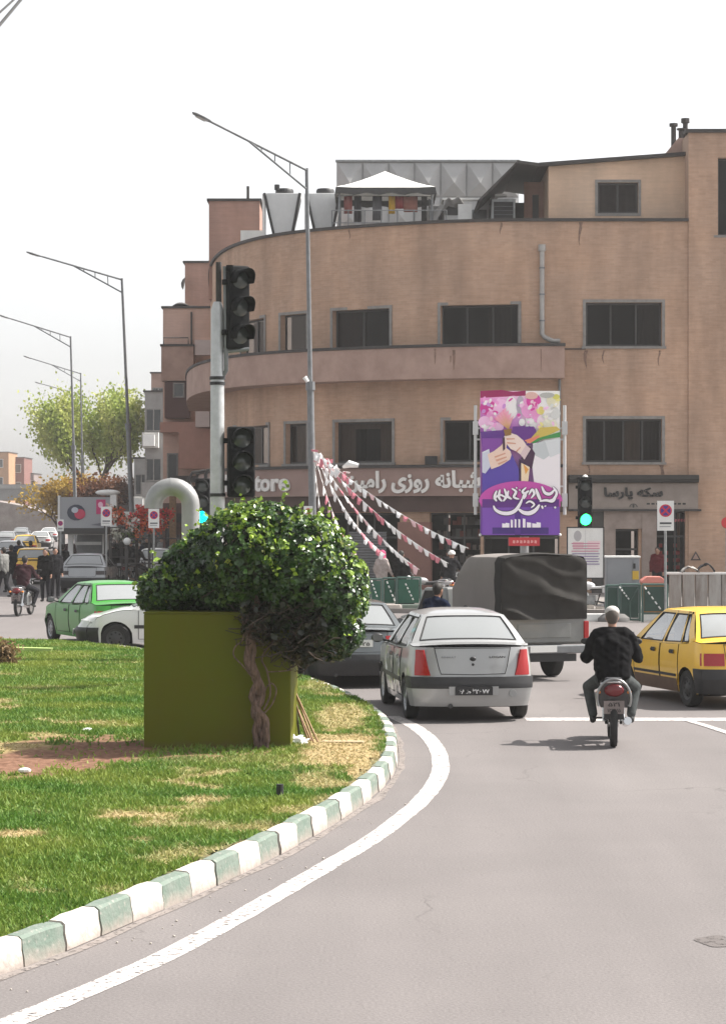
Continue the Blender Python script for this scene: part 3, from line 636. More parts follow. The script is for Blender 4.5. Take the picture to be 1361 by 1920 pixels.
# fascia above the pharmacy: ledge, sign board, soffit
sf0 = sp(1058)
band('fascia_ledge', sf0, SEND - 3, [(.0, 4.42), (.62, 4.42), (.62, 4.52), (.0, 4.52)], M_cop, bld)
band('sign_fascia', sf0, SEND - 3, [(.0, 3.45), (.5, 3.45), (.5, 4.418), (.0, 4.418)], mat('fascia_panel', (.33, .22, .19), .7, var=.2, vscale=.8), bld)
band('shop_head', sf0, SEND - 3, [(.0, 2.9), (.3, 2.9), (.3, 3.445), (.0, 3.445)], mat('shop_head_board', (.085, .05, .042), .8, var=.3, vscale=2), bld)
def facade_text(name, body, s_mid, width, height, z, off, m, bold, ext=.04, sgn=-1):
    return text_o(name, body, width, height, m, bld, lambda x, y, d: F(s_mid + sgn * x, off + d, z + y), bold, ext)
M_let = mat('sign_letters', (.72, .70, .67), .5)
sA, sB = s_px(900, .56), s_px(650, .56)
facade_text('sign_lettering', shape('شبانه روزی رامین'), (sA + sB) / 2 - .0, sB - sA, .78, 3.93, .56, M_let, .035)
sA, sB = s_px(541, .56), s_px(424, .56)
facade_text('sign_lettering', 'Drugstore', (sA + sB) / 2, sB - sA, .84, 3.86, .56, M_let, .03)
# stone front of the coin shop
sc0, sc1 = sp(1300), sp(1064)
band('stone_cornice', sc0 - .1, sc1, [(.0, 3.9), (.42, 3.9), (.5, 4.02), (.5, 4.16), (.0, 4.16)], mat('dark_cornice', (.035, .032, .03), .7, var=.3, vscale=3), bld)
band('stone_fascia', sp(1305), sc1, [(.0, 3.0), (.22, 3.0), (.22, 3.88), (.0, 3.88)], mat('shop_fascia_stone', (.30, .25, .22), .7, var=.25, vscale=1.5), bld)
band('fascia_ledge', sp(1312), sc1, [(.0, 2.93), (.34, 2.93), (.34, 2.997), (.0, 2.997)], M_cop, bld)
sA, sB = sp(1239), sp(1132)
facade_text('sign_lettering', shape('سکه پارسا'), (sA + sB) / 2, sB - sA, .44, 3.52, .24, M_ink, .04)
def facade_print(name, shp, s_mid, z, off, k=1): return print_o(name, shp, bld, lambda u, v, d: F(s_mid - u, off + d, z + v))
facade_print('sign_emblem', [(ell(0, 0, .14, .12, 16, 0, PI), (.02, .02, .02)), (ell(0, 0, .11, .095, 14, 0, PI), (.2, .17, .15)), ([(-.025, -.02), (.025, -.02), (.035, .07), (0, .1), (-.035, .07)], (.02, .02, .02))], sp(1186), 3.07, .225)
for px, w in ((1232, .35), (1272, .25)): facade_print('sign_small_print', [([(-w + i * .16, -.03), (-w + i * .16 + .11, -.03), (-w + i * .16 + .11, .03), (-w + i * .16, .03)], (.02, .02, .02)) for i in range(int(w * 2 / .16))], sp(px), 3.18, .224)
for (a, b, z1) in ((1150, 1131, 2.92), (1229, 1202, 2.92)):
    band('stone_pillar', sp(a), sp(b), [(.0, 0), (.16, 0), (.16, z1), (.0, z1)], M_stone, bld)
band('door_head', sp(1201), sp(1151), [(.0, 2.33), (.14, 2.33), (.14, 2.92), (.0, 2.92)], M_stone, bld)
band('stone_pillar', sp(1130), sp(1110), [(.0, 0), (.1, 0), (.1, 2.92), (.0, 2.92)], mat('dark_stone', (.06, .055, .05), .6, var=.3), bld)
# doors and shop interiors
def shopfront(s0, s1, z1, kind):
    dp_ = .35; f = MB()
    def P(s, o, z): return F(s, o, z)
    n = 4
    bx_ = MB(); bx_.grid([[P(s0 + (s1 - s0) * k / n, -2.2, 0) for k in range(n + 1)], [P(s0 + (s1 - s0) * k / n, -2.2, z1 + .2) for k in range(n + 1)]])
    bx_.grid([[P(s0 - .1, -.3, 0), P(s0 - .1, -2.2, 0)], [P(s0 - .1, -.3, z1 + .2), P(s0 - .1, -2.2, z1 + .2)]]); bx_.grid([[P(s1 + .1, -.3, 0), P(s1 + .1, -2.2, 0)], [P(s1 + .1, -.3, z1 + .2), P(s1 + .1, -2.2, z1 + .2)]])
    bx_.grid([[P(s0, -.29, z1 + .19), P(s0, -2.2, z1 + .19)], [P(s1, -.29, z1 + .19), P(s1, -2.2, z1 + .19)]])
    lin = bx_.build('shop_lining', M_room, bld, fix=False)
    if kind == 'shutter':
        m_ = mat('roller_shutter', (.19, .19, .195), .5, .3, var=.25, vscale=2); sh = MB(); nz_ = int((z1 - .12) / .09)
        for j in range(nz_):
            z = .12 + j * .09; sh.grid([[P(s0 + (s1 - s0) * k / n, -.2, z) for k in range(n + 1)], [P(s0 + (s1 - s0) * k / n, -.165, z + .045) for k in range(n + 1)], [P(s0 + (s1 - s0) * k / n, -.2, z + .09) for k in range(n + 1)]])
        sh.build('roller_shutter', m_, bld, fix=False)
    if kind in ('glass', 'door'):
        mb = MB(); g = MB(); lights = 3 if kind == 'glass' else 1
        for k in range(lights + 1):
            s = s0 + (s1 - s0) * k / lights; mb.box(P(s, -.22, z1 / 2 + .06), (.06, .06, z1 - .12))
        for z in (.16, z1 - .04, z1 * .7): mb.box(P((s0 + s1) / 2, -.225, z), ((s1 - s0) * .98, .05, .07), rz=math.atan2((F(s1) - F(s0)).y, (F(s1) - F(s0)).x))
        d = mb.build('shop_door' if kind == 'door' else 'shop_window', M_fdark, bld)
        g.grid([[P(s0, -.23, .16), P(s1, -.23, .16)], [P(s0, -.23, z1), P(s1, -.23, z1)]]); g.build('pane', G_win, d, fix=False)
shopfront(shops[0][0], shops[0][1], shops[0][3], 'glass'); shopfront(shops[1][0], shops[1][1], shops[1][3], 'glass'); shopfront(shops[2][0], shops[2][1], shops[2][3], 'glass'); shopfront(shops[3][0], shops[3][1], shops[3][3], 'glass')
shopfront(shops[4][0], shops[4][1], shops[4][3], 'door'); shopfront(shops[5][0], shops[5][1], shops[5][3], 'glass')
# grey shutter panel, red-brown pier
sh = MB(); sA, sB = sp(724), sp(655)
for j in range(22): z = .12 + j * .095; sh.grid([[F(sA + (sB - sA) * k / 6, .02, z) for k in range(7)], [F(sA + (sB - sA) * k / 6, .05, z + .05) for k in range(7)], [F(sA + (sB - sA) * k / 6, .02, z + .095) for k in range(7)]])
sh.build('roller_shutter', mat('roller_shutter', (.19, .19, .195), .5, .3, var=.25, vscale=2), bld, fix=False)
band('brown_pier', sp(812), sp(748), [(.0, 0), (.2, 0), (.2, 2.55), (.0, 2.55)], mat('brown_pier_panel', (.24, .12, .095), .7, var=.2, vscale=1.5), bld)
# shelves with goods in the pharmacy window and red display
shf = MB()
for z in (.7, 1.15, 1.6, 2.05, 2.45): shf.grid([[F(sp(897), -.6, z), F(sp(808), -.6, z)], [F(sp(897), -.9, z), F(sp(808), -.9, z)]])
shelf = shf.build('shelf', mat('shelf_grey', (.25, .25, .24), .6), bld, fix=False)
gd = MB()
gd_m = [mat('goods_%d' % i, c, .6) for i, c in enumerate([(.5, .5, .48), (.25, .28, .3), (.12, .13, .14), (.4, .12, .1)])]
for z in (.7, 1.15, 1.6, 2.05, 2.45):
    s = sp(895)
    while s < sp(810): gd.mi = random.randrange(4); h = random.uniform(.12, .3); gd.box(F(s, -.68, z + h / 2), (random.uniform(.08, .2), .1, h)); s += random.uniform(.1, .28)
gd.build('shelf_goods', gd_m, bld)
rd = MB(); M_rg = mat('red_goods', (.55, .02, .03), .4)
for z in (.75, 1.0, 1.25, 1.5, 1.75):
    for px in ((1243, 1250, 1266, 1272) if z < 1.6 else (1238, 1270)): rd.box(F(sp(px), -.42, z), (.11, .1, .13))
rd.build('red_display_goods', M_rg, bld)
facade_print('red_window_lettering', [([(-.45 + i * .1, -.05 + .02 * math.sin(i)), (-.39 + i * .1, -.06), (-.37 + i * .1, .03), (-.43 + i * .1, .05)], (.4, .1, .12)) for i in range(10)], sp(1255), 2.62, -.19)
# warm glow sign near the red round sign at right edge
# ---- roof deck and roof-top parts
roof = MB(); vs = [F(s_corner + (SEND - s_corner) * k / 40, -.2, 12.35) for k in range(41)] + [Vector((3, 112, 12.35)), Vector((11, 112, 12.35))]
roof.add(vs, [tuple(range(len(vs)))]); roof.build('flat_roof', mat('roof_felt', (.12, .115, .11), .9), bld, fix=False)
# ---- penthouse
pent = thing('rooftop_flat', 'pale tan rooftop flat with sloping eave and one small window on corner building roof', 'rooftop flat', (0, 0, 0))
yP = 82.9; kx = lambda px: gx(px, yP); kz = lambda py: gz(py, yP)
x0, x1 = kx(1028), kx(1287); xa, xb, za, zb = kx(1120), kx(1196), kz(400), kz(342)
zl, zr = kz(312), kz(291); zbm = 12.3
wp = MB()
def zt_(x): return zl + (zr - zl) * (x - x0) / (x1 - x0)
def pface(x, z): return (x, yP, z)
for (u0, u1, w0, w1, w2, w3) in ((x0, xa, zbm, zbm, 1, 1), (xb, x1, zbm, zbm, 1, 1)): wp.quad(pface(u0, zbm), pface(u1, zbm), pface(u1, zt_(u1)), pface(u0, zt_(u0)))
wp.quad(pface(xa, zbm), pface(xb, zbm), pface(xb, za), pface(xa, za)); wp.quad(pface(xa, zb), pface(xb, zb), pface(xb, zt_(xb)), pface(xa, zt_(xa)))
wp.quad((x0, yP, zbm), (x0, yP + 7, zbm), (x0, yP + 7, zl), (x0, yP, zl))
for p in (((xa, yP, za), (xb, yP, za), (xb, yP + .25, za), (xa, yP + .25, za)), ((xa, yP, zb), (xb, yP, zb), (xb, yP + .25, zb), (xa, yP + .25, zb)), ((xa, yP, za), (xa, yP, zb), (xa, yP + .25, zb), (xa, yP + .25, za)), ((xb, yP, za), (xb, yP, zb), (xb, yP + .25, zb), (xb, yP + .25, za))): wp.quad(*p)
ow = wp.build('wall', M_brl, pent, fix=False); me = ow.data; ul = me.uv_layers.new(name='UVMap')
for p in me.polygons:
    for li in p.loop_indices: c = me.vertices[me.loops[li].vertex_index].co; ul.data[li].uv = (c.x + c.y, c.z)
MB().prism([(x0 - .35, zl - .03), (x1 + .0, zr - .03), (x1 + .0, zr + .09), (x0 - .35, zl + .1)], yP - .25, yP + 7.2).build('roof', M_cop, pent)
rf = MB(); xr = kx(968); rf.prism([(x0 - .36, zl - .02), (x0 - .36, zl + .09), (xr, kz(307) + .09), (xr, kz(307))], yP - .25, yP + 7.2)
rf.prism([(xr, kz(307) + .09), (xr, kz(307)), (kx(900), kz(376)), (kx(896), kz(374))], yP + .2, yP + 7.2); rf.build('porch_roof', mat('porch_sheet', (.06, .055, .052), .8), pent)
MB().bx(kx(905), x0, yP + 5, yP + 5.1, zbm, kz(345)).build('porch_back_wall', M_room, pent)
pw = MB(); pw.bx(kx(990), x0, yP + 2.2, yP + 2.3, zbm, kz(325)); o_ = pw.build('side_wall', M_br2, pent)
ul = o_.data.uv_layers.new(name='UVMap')
for li in range(len(o_.data.loops)): c = o_.data.vertices[o_.data.loops[li].vertex_index].co; ul.data[li].uv = (c.x, c.z)
MB().bx(kx(1006), kx(1018), yP + 2.15, yP + 2.19, zbm, kz(350)).build('door', M_fdark, pent)
f = MB(); t = .07
for b_ in ((xa, xb, za, za + t), (xa, xb, zb - t, zb), (xa, xa + t, za + t, zb - t), (xb - t, xb, za + t, zb - t), ((xa + xb) / 2 - .035, (xa + xb) / 2 + .035, za + t, zb - t)): f.bx(b_[0], b_[1], yP + .15, yP + .2, b_[2], b_[3])
f = f.build('window', M_fdark, pent)
for u0, u1 in ((xa + t, (xa + xb) / 2 - .035), ((xa + xb) / 2 + .035, xb - t)): MB().bx(u0, u1, yP + .17, yP + .18, za + t, zb - t).build('pane', G_win, f)
cb = MB(); cb.grid([[(xa + (xb - xa) * k / 20, yP + .3 + .03 * math.sin(k * 1.9), z) for k in range(21)] for z in (za, zb)]); cb.build('curtain', mat('lilac_curtain', (.17, .14, .15), .9, var=.5, vscale=4), f, smooth=180)
f2 = MB(); q = .09
for b_ in ((xa - q, xb + q, zb, zb + q), (xa - q, xa, za, zb), (xb, xb + q, za, zb), (xa - q, xb + q, za - q, za)): f2.bx(b_[0], b_[1], yP - .03, yP - .003, b_[2], b_[3])
f2.build('window_surround', M_frame, f)
for i, (px, h) in enumerate(((1262, .55), (1284, .8), (1276, .3))):
    c = MB(); x = gx(px, 84.5); z0 = 15.2; zz = gz(252, 84.5); c.tube([(x, 84.5, z0), (x, 84.5, zz + h * .55), (x, 84.5, zz + h * .55 + .02)], .09, 8); c.tube([(x, 84.5, zz + h * .5), (x, 84.5, zz + h * .7)], .15, 8); o = c.build('chimney_pipe', M_cop)
    tag(o, ['short black flue pipe left of its pair beside the tall right wing roof', 'taller black flue pipe with cap at the corner of the right wing roof', 'stubby black pipe between the two flues on the right wing roof'][i], 'chimney', 'flue pipes on the right roof')
# slanted brown dormer beside wing
o = MB().prism([(gx(1243, 84), gz(292, 84)), (gx(1290, 84), gz(292, 84)), (gx(1290, 84), gz(262, 84)), (gx(1268, 84), gz(262, 84))], 83.6, 86).build('roof_hut', M_plr)
tag(o, 'small brown slanted roof hut beside the black flues at the right', 'roof hut')

# ---- other rooftop things ------------------------------------------------
ZR = 12.36
# big grey coffered screen behind
yb = 100.0; X0, X1, Z0, Z1 = gx(631, yb), gx(972, yb), ZR - 2, gz(303, yb)
scr = thing('rooftop_screen', 'long pale grey panelled hoarding with embossed pyramids behind the roof tent', 'hoarding', ((X0 + X1) / 2, yb, ZR))
M_pan = mat('pale_grey_panel', (.40, .40, .40), .7, var=.15, vscale=1.5)
MB().bx(X0 - (X0 + X1) / 2, X1 - (X0 + X1) / 2, .1, .25, -2, Z1 - ZR).build('backing', M_pan, scr)
npn = 7; pw_ = (X1 - X0) / npn
for r in range(2):
    for i in range(npn):
        a = X0 - (X0 + X1) / 2 + i * pw_ + .02; b = a + pw_ - .04; zt2 = Z1 - ZR - .05 - r * 1.45; zb2 = zt2 - 1.4; cx_ = (a + b) / 2; cz_ = (zt2 + zb2) / 2 - .15
        MB().add([(a, .05, zb2), (b, .05, zb2), (b, .05, zt2), (a, .05, zt2), (cx_, -.28, cz_)], [(0, 1, 4), (1, 2, 4), (2, 3, 4), (3, 0, 4)]).build('embossed_panel', M_pan, scr)
MB().bx(X0 - (X0 + X1) / 2 - .05, X1 - (X0 + X1) / 2 + .05, -.02, .3, Z1 - ZR, Z1 - ZR + .08).build('top_rail', M_galv, scr)
# gazebo tent
yt = 88.0; xc = gx(722, yt); wt = (gx(815, yt) - gx(632, yt)) / 2; ze = gz(362, yt) - ZR; zp = gz(321, yt) - ZR; zl_ = gz(376, yt) - ZR
tent = thing('gazebo_tent', 'white pitched gazebo tent with dark valance on the roof terrace', 'gazebo', (xc, yt, ZR))
n = 12; tb = MB(); ring = []
for sx, sy, ex, ey in ((-1, -1, 1, -1), (1, -1, 1, 1), (1, 1, -1, 1), (-1, 1, -1, -1)):
    rows = []
    for j in range(7):
        t = j / 6; zz = ze + (zp - ze) * (t ** 1.25); rows.append([((sx + (ex - sx) * k / n) * wt * (1 - t) * (1 if True else 1), (sy + (ey - sy) * k / n) * wt * (1 - t), zz - .06 * math.sin(PI * k / n) * (1 - t)) for k in range(n + 1)])
    tb.grid(rows)
tb.build('canopy', mat('white_canvas', (.78, .78, .76), .8), tent, smooth=25, wd=True)
vb = MB()
for sx, sy, ex, ey in ((-1, -1, 1, -1), (1, -1, 1, 1), (1, 1, -1, 1), (-1, 1, -1, -1)):
    vb.grid([[((sx + (ex - sx) * k / 16) * wt * f_, (sy + (ey - sy) * k / 16) * wt * f_, z + (.04 * math.sin(k * 1.6) if z == zl_ else 0)) for k in range(17)] for z, f_ in ((ze - .03, 1.0), (zl_, 1.02))])
vb.build('valance', mat('dark_valance', (.05, .05, .05), .8), tent, fix=False)
for sx in (-1, 1):
    for sy in (-1, 1): MB().tube([(sx * wt * .93, sy * wt * .93, 0), (sx * wt * .93, sy * wt * .93, ze)], .04, 8).build('post', M_greyp, tent)
# things under the tent
def clothes():
    t = thing('clothes_line', 'clothes line with dark, red and yellow garments under the roof tent', 'clothes line', (gx(720, 87), 86.6, ZR))
    MB().tube([(-1.7, 0, 1.95), (1.75, 0, 1.92)], .012, 5).build('line', M_ink, t)
    for x, w, h, c in ((-1.3, .3, .5, (.30, .10, .09)), (-.95, .26, .75, (.03, .03, .035)), (-.25, .34, .7, (.10, .10, .11)), (.28, .22, .5, (.6, .35, .03)), (.55, .3, .35, (.3, .05, .05)), (.95, .5, .45, (.32, .13, .10)), (1.45, .2, .8, (.03, .03, .03))):
        b = MB(); b.grid([[(x - w / 2 + w * k / 5, .03 * math.sin(k * 2 + x * 5), z) for k in range(6)] for z in (1.93, 1.9 - h * .6, 1.9 - h * 1.2)]); o = b.build('garment', mat('cloth_%d' % int(x * 100 + 500), c, .9, var=.3), t, fix=False, smooth=180); o.modifiers.new('th', 'SOLIDIFY').thickness = .02
clothes()
rl = thing('roof_railing', 'thin grey roof railing running under the white tent', 'railing', (gx(722, 85.5), 86.0, ZR))
for z in (.9, 1.35): MB().tube([(-1.9, 0, z), (2.2, 0, z)], .02, 6).build('rail', M_greyp, rl)
for x in np.linspace(-1.9, 2.2, 8): MB().tube([(x, 0, 0), (x, 0, 1.35)], .02, 6).build('post', M_greyp, rl)
def tarp(name, label, cat, cx, cy, z, w, d, h, m, seed, amp=1):
    b = MB(); n = 18; rows = []
    for j in range(n + 1):
        row = []
        for i in range(n + 1):
            u, v = i / n - .5, j / n - .5; e = (noise.noise(Vector((u * 3 + seed, v * 3, seed))) * .5 + noise.noise(Vector((u * 9, v * 9, seed))) * .14) * amp
            row.append((u * w, v * d, h * (1 - (abs(u) * 1.8) ** 2) * (.8 + e) + e * .25))
        rows.append(row)
    b.grid(rows); o = b.build(name, m, None, smooth=50, fix=False); o.location = (cx, cy, z); o.modifiers.new('th', 'SOLIDIFY').thickness = .02; return tag(o, label, cat)
tarp('tarpaulin', 'sagging pale grey tarpaulin beside the white roof tent', 'tarpaulin', gx(845, 87), 87, 12.9, 2.0, 1.6, 1.25, mat('pale_tarp', (.32, .31, .30), .8, var=.3, vscale=4), 3)
def cab(name, label, cat, px0, px1, py0, y, dep, m, m2=None, group=None):
    x0_, x1_ = gx(px0, y), gx(px1, y); h = gz(py0, y) - ZR
    t = thing(name, label, cat, ((x0_ + x1_) / 2, y, ZR), 0, group); w = x1_ - x0_; MB().bx(-w / 2, w / 2, 0, dep, 0, h).build('casing', m, t, bevel=.02); return t, w, h
t, w, h = cab('air_conditioner', 'grey box air conditioner with dark grille at the roof edge', 'air conditioner', 921, 966, 373, 84.5, .7, M_galv)
gr = MB(); gr.bx(-w / 2 + .08, w / 2 - .08, -.01, -.002, .08, h - .1); g_ = gr.build('grille', M_plast, t)
lv = MB()
for k in range(9): lv.bx(-w / 2 + .1, w / 2 - .1, -.03, -.011, .12 + k * (h - .25) / 9, .14 + k * (h - .25) / 9)
lv.build('louvres', M_greyp, g_)
o = MB().box((gx(938, 85), 84.9, gz(367, 84.9)), (.4, .3, .08)).build('roof_tray', M_white); tag(o, 'small white tray lying on top of the grille air conditioner', 'tray')
t, w, h = cab('roof_cabin', 'low white roof cabin left of the grille air conditioner', 'cabin', 832, 917, 375, 86.5, 1.6, mat('cabin_white', (.62, .62, .62), .7, var=.15))
MB().bx(-w / 2 - .06, w / 2 + .06, -.1, 1.65, h, h + .07).build('roof', M_white, t)
MB().bx(.1, w / 2 - .1, -.02, -.004, .05, h - .35).build('door', M_greyp, t); MB().bx(-w / 2 + .05, -.05, -.02, -.004, h - .55, h - .18).build('stripe', M_plast, t)
o = MB().bx(gx(858, 85.6), gx(884, 85.6), 85.4, 85.45, ZR + .15, gz(384, 85.6)).build('signboard', M_white); tag(o, 'bright blank white board leaning in front of the roof cabin', 'board')
t, w, h = cab('roof_cabin', 'grey shed with dark doorway between tent and white cabin', 'cabin', 803, 856, 385, 88.2, 1.6, mat('shed_grey', (.30, .30, .30), .8, var=.2))
MB().bx(-.15, .15, -.02, -.004, 0, h - .2).build('door', M_fdark, t)
# coolers shaped like hoppers
for i, (pa, pb) in enumerate(((492, 566), (571, 640))):
    y = 88.8 + i * .1; xa_, xb_ = gx(pa, y), gx(pb, y); h = gz(362, y) - ZR; c = (xa_ + xb_) / 2; w = xb_ - xa_
    t = thing('water_tank', ['left white hopper shaped roof tank with black lid beside brick tower', 'right white hopper shaped roof tank with black lid beside the tent'][i], 'water tank', (c, y, ZR), 0, 'hopper tanks on the roof')
    MB().prism([(-w * .12, .1), (w * .16, .1), (w / 2, h), (-w * .42, h)], 0, 1.0).build('hopper', mat('tank_white', (.66, .67, .67), .6, var=.12), t, bevel=.02)
    for sx in (-1, 1): MB().tube([(sx * w * .12 + .05, -.03, 0), (sx * w * .45, -.03, h)], .05, 6).build('leg', M_plast, t)
    MB().bx(-w / 2 - .0, -w / 2 + .1, 0, .9, 0, h - .03).build('side_panel', M_white, t)
    MB().lathe([(.0, h + .02), (.34, h + .02), (.34, h + .14), (.30, h + .2), (0, h + .21)], 20, Matrix.Translation((.08, .4, 0))).build('lid', M_plast, t, smooth=40)
o = MB().tube([(gx(518, 88), 88.9, gz(362, 89) + .1), (gx(518, 88), 88.9, gz(347, 89))], .1, 8).build('vent_pipe', M_plast); tag(o, 'black vent stub on the left hopper tank', 'vent')
# brick stair tower at the far left of the roof
def brick_box(name, label, cat, x0_, x1_, y0_, y1_, z0_, z1_, m, cop=.08, group=None, loc=None):
    t = thing(name, label, cat, ((x0_ + x1_) / 2, y0_, z0_), 0, group); w = (x1_ - x0_) / 2; d = y1_ - y0_; h = z1_ - z0_
    b = MB(); b.bx(-w, w, 0, d, 0, h); o = b.build('wall', m, t); ul = o.data.uv_layers.new(name='UVMap')
    for p in o.data.polygons:
        for li in p.loop_indices: c = o.data.vertices[o.data.loops[li].vertex_index].co; ul.data[li].uv = (c.x + c.y, c.z)
    if cop: MB().bx(-w - cop, w + cop, -cop, d + cop, h, h + .1).build('roof', M_cop, t)
    return t, w, h
t, w, h = brick_box('stair_tower', 'square reddish brick stair tower behind the traffic signal on the roof', 'stair tower', gx(392, 97), gx(487, 97), 97, 101, 11.5, gz(377, 97), M_br2)
o = MB().tube([(gx(463, 97), 98, gz(377, 97)), (gx(463, 97), 98, gz(343, 97))], .06, 6).build('vent_pipe', M_cop); tag(o, 'thin black flue standing on the brick stair tower', 'chimney')
o = MB().bx(gx(450, 90), gx(495, 90), 90.5, 91, ZR + .2, gz(429, 90)).build('roof_parapet_box', M_white); tag(o, 'low white duct lying along the roof edge below the stair tower', 'duct')
# air conditioning box in second floor window, small things on facade
ac = MB(); s = sp(812); ac.box(F(s, .12, 4.68), (.42, .35, .28)); o = ac.build('window_cooler', M_plast); tag(o, 'small black unit on the ledge right of the curtained window', 'air conditioner')
# ================================================================== NEIGHBOURING AND FAR BUILDINGS
def add_win(t, x0, x1, z0, z1, y=0, lights=2, fm=None, recess=.12, sideX=None):
    f = MB(); q = .06
    def B(a, b, c, d, y0, y1): f.bx(a, b, y0, y1, c, d)
    B(x0 - q, x1 + q, z1, z1 + q, y - .05, y - .003); B(x0 - q, x1 + q, z0 - q, z0, y - .08, y - .003); B(x0 - q, x0, z0, z1, y - .05, y - .003); B(x1, x1 + q, z0, z1, y - .05, y - .003)
    for k in range(1, lights): u = x0 + (x1 - x0) * k / lights; B(u - .03, u + .03, z0, z1, y - .04, y - .004)
    o = f.build('window', fm or M_frame, t)
    MB().bx(x0, x1, y - .02, y - .004, z0, z1).build('pane', mat('dark_pane', (.02, .022, .025), .12, spec=.8), o)
    return o
Z0 = 0
# brown block directly left of the corner building
yb = 120; kk = FL / yb
t, w, h = brick_box('brick_building', 'dark brown brick block rising left of the corner building with narrow top storey', 'building', gx(347, yb), gx(420, yb), yb, yb + 12, 0, gz(493, yb), M_br2, .1)
add_win(t, -w + .15, -w + .55, h - 3.4, h - 2.2)
for sx in range(3): MB().tube([(-w + .2 + sx * .55, -.05, h - 3.2), (-w + .5 + sx * .55, -.05, h - 2.5), (-w + .8 + sx * .5, -.05, h - 3.2)], .035, 5).build('roof_brace', M_cop, t)
# salmon block with balcony, two parapet storeys
yb = 114; t, w, h = brick_box('salmon_building', 'pale salmon block with rounded brown balconies left of the corner building', 'building', gx(306, yb), gx(398, yb), yb, yb + 14, 0, gz(578, yb), M_br3, .08)
lx = lambda px: gx(px, yb) - (gx(306, yb) + gx(398, yb)) / 2
lz = lambda py: gz(py, yb)
MB().bx(lx(358), lx(361), -.1, -.003, lz(650), lz(585)).build('pilaster', M_cop, t)
bx1 = MB().bx(lx(306), lx(366), -1.0, 0.0, lz(716), lz(652)).build('balcony', M_plr, t); MB().bx(lx(304), lx(367), -1.05, 0, lz(652), lz(648)).build('coping', M_cop, bx1)
MB().bx(lx(312), lx(358), -.9, -.01, lz(785), lz(718)).build('loggia_shade_block', mat('loggia_shadow_brown', (.10, .055, .05), .9), t)  # solid block whose dark colour stands in for the shade under the balcony
add_win(t, lx(330), lx(347), lz(745), lz(722), -.92, 1)
bx2 = MB().bx(lx(304), lx(400), -1.1, 0, lz(812), lz(793)).build('balcony', M_br3 if False else mat('salmon_render', (.40, .22, .175), .85, var=.15), t)
MB().bx(lx(340), lx(400), -1.5, -.2, lz(880), lz(806)).build('bay', mat('salmon_render', (.40, .22, .175), .85, var=.15), t)
add_win(t, lx(316), lx(332), lz(905), lz(852), 0, 1)
MB().bx(lx(372), lx(398), -1.9, -1.2, lz(803), lz(757)).build('cooler_box', mat('pale_cooler', (.55, .47, .45), .6, var=.1), t)
MB().bx(lx(368), lx(398), -.9, -.1, lz(668), lz(640)).build('cooler_box', mat('pale_cooler', (.55, .47, .45), .6, var=.1), t)
MB().bx(lx(332), lx(400), -1.2, 0, lz(905), lz(893)).build('shop_ledge', M_cop, t)
gb = MB(); gb.tube([(lx(310), -.9, lz(648)), (lx(310), -.9, lz(636)), (lx(356), -.9, lz(636)), (lx(356), -.9, lz(648))], .03, 5); gb.build('rail', M_cop, bx1)
# roof clutter: dish + aerial
o = MB().lathe([(0, 0), (.28, .06), (.45, .2)], 14, Matrix.Translation((gx(337, 114), 115, gz(566, 114))) @ Matrix.Rotation(R(160), 4, 'X')).build('satellite_dish', M_cop, smooth=60); tag(o, 'dark satellite dish on the salmon block roof', 'satellite dish')
o = MB().lathe([(0, 0), (.2, .05), (.32, .15)], 12, Matrix.Translation((gx(341, 120), 119.6, gz(532, 120))) @ Matrix.Rotation(R(100), 4, 'Y')).build('satellite_dish', M_cop, smooth=60); tag(o, 'dark satellite dish fixed to the side of the brown block', 'satellite dish')
# grey white narrow houses further down
yb = 150; specs = [(272, 306, 735, (.30, .29, .28), 'grey white house with stacked boxy balconies and coolers'), (252, 280, 860, (.34, .33, .32), 'low pale grey house beyond the boxy balconies'), (284, 312, 700, (.36, .24, .20), 'thin pinkish house squeezed behind the grey white house')]
for i, (pa, pb, pt, c, lab) in enumerate(specs):
    yb = 150 + i * 12; t, w, h = brick_box('narrow_house', lab, 'house', gx(pa, yb), gx(pb, yb), yb, yb + 10, 0, gz(pt, yb), mat('render_%d' % i, c, .9, var=.3, vscale=1), .1)
    nf = max(1, int(h / 3.1))
    for k in range(nf):
        z = h - 2.4 - k * 3.1
        if z < .5: break
        add_win(t, -w + .12, w - .15, z, z + 1.3, 0, 2)
        b = MB().bx(-w - .1, w * .6, -.8, -.01, z - 1.1, z - .15).build('balcony', mat('pale_balcony', (.50, .49, .47), .8, var=.2) if k % 2 == 0 else mat('render_%d' % i, c, .9), t)
        if k % 2 == 0: MB().bx(-w + .0, -w + .7, -1.2, -.82, z - 1.0, z - .3).build('cooler_box', M_plast if k else M_white, t)
# long row of dim shops at street level down the left side
for i, (pa, pb, y, h, c) in enumerate(((306, 400, 108, 3.3, (.14, .075, .06)), (262, 330, 135, 3.1, (.10, .08, .07)), (225, 300, 165, 3.4, (.13, .11, .10)), (196, 250, 200, 3.2, (.16, .12, .10)))):
    x0_, x1_ = gx(pa, y), gx(pb, y); t = thing('shop_row', ['dim brown shopfront under the salmon block', 'dark shopfront behind the big steel pipe arch', 'dark shopfront behind the flower stall', 'brownish shopfront farthest down the street'][i], 'shop', ((x0_ + x1_) / 2, y, 0)); w = (x1_ - x0_) / 2
    MB().bx(-w, w, 0, 4, 0, h).build('wall', mat('shoprow_%d' % i, c, .85, var=.4), t)
    n = 3
    for k in range(n): a = -w + (2 * w) * k / n + .12; MB().bx(a, a + 2 * w / n - .24, -.06, -.003, .2, h * .68).build('window', mat('dark_pane', (.02, .022, .025), .12, spec=.8), t)
    MB().bx(-w, w, -.6, -.003, h * .74, h * .86).build('awning', [M_cop, M_plr, M_white, M_cop][i], t)
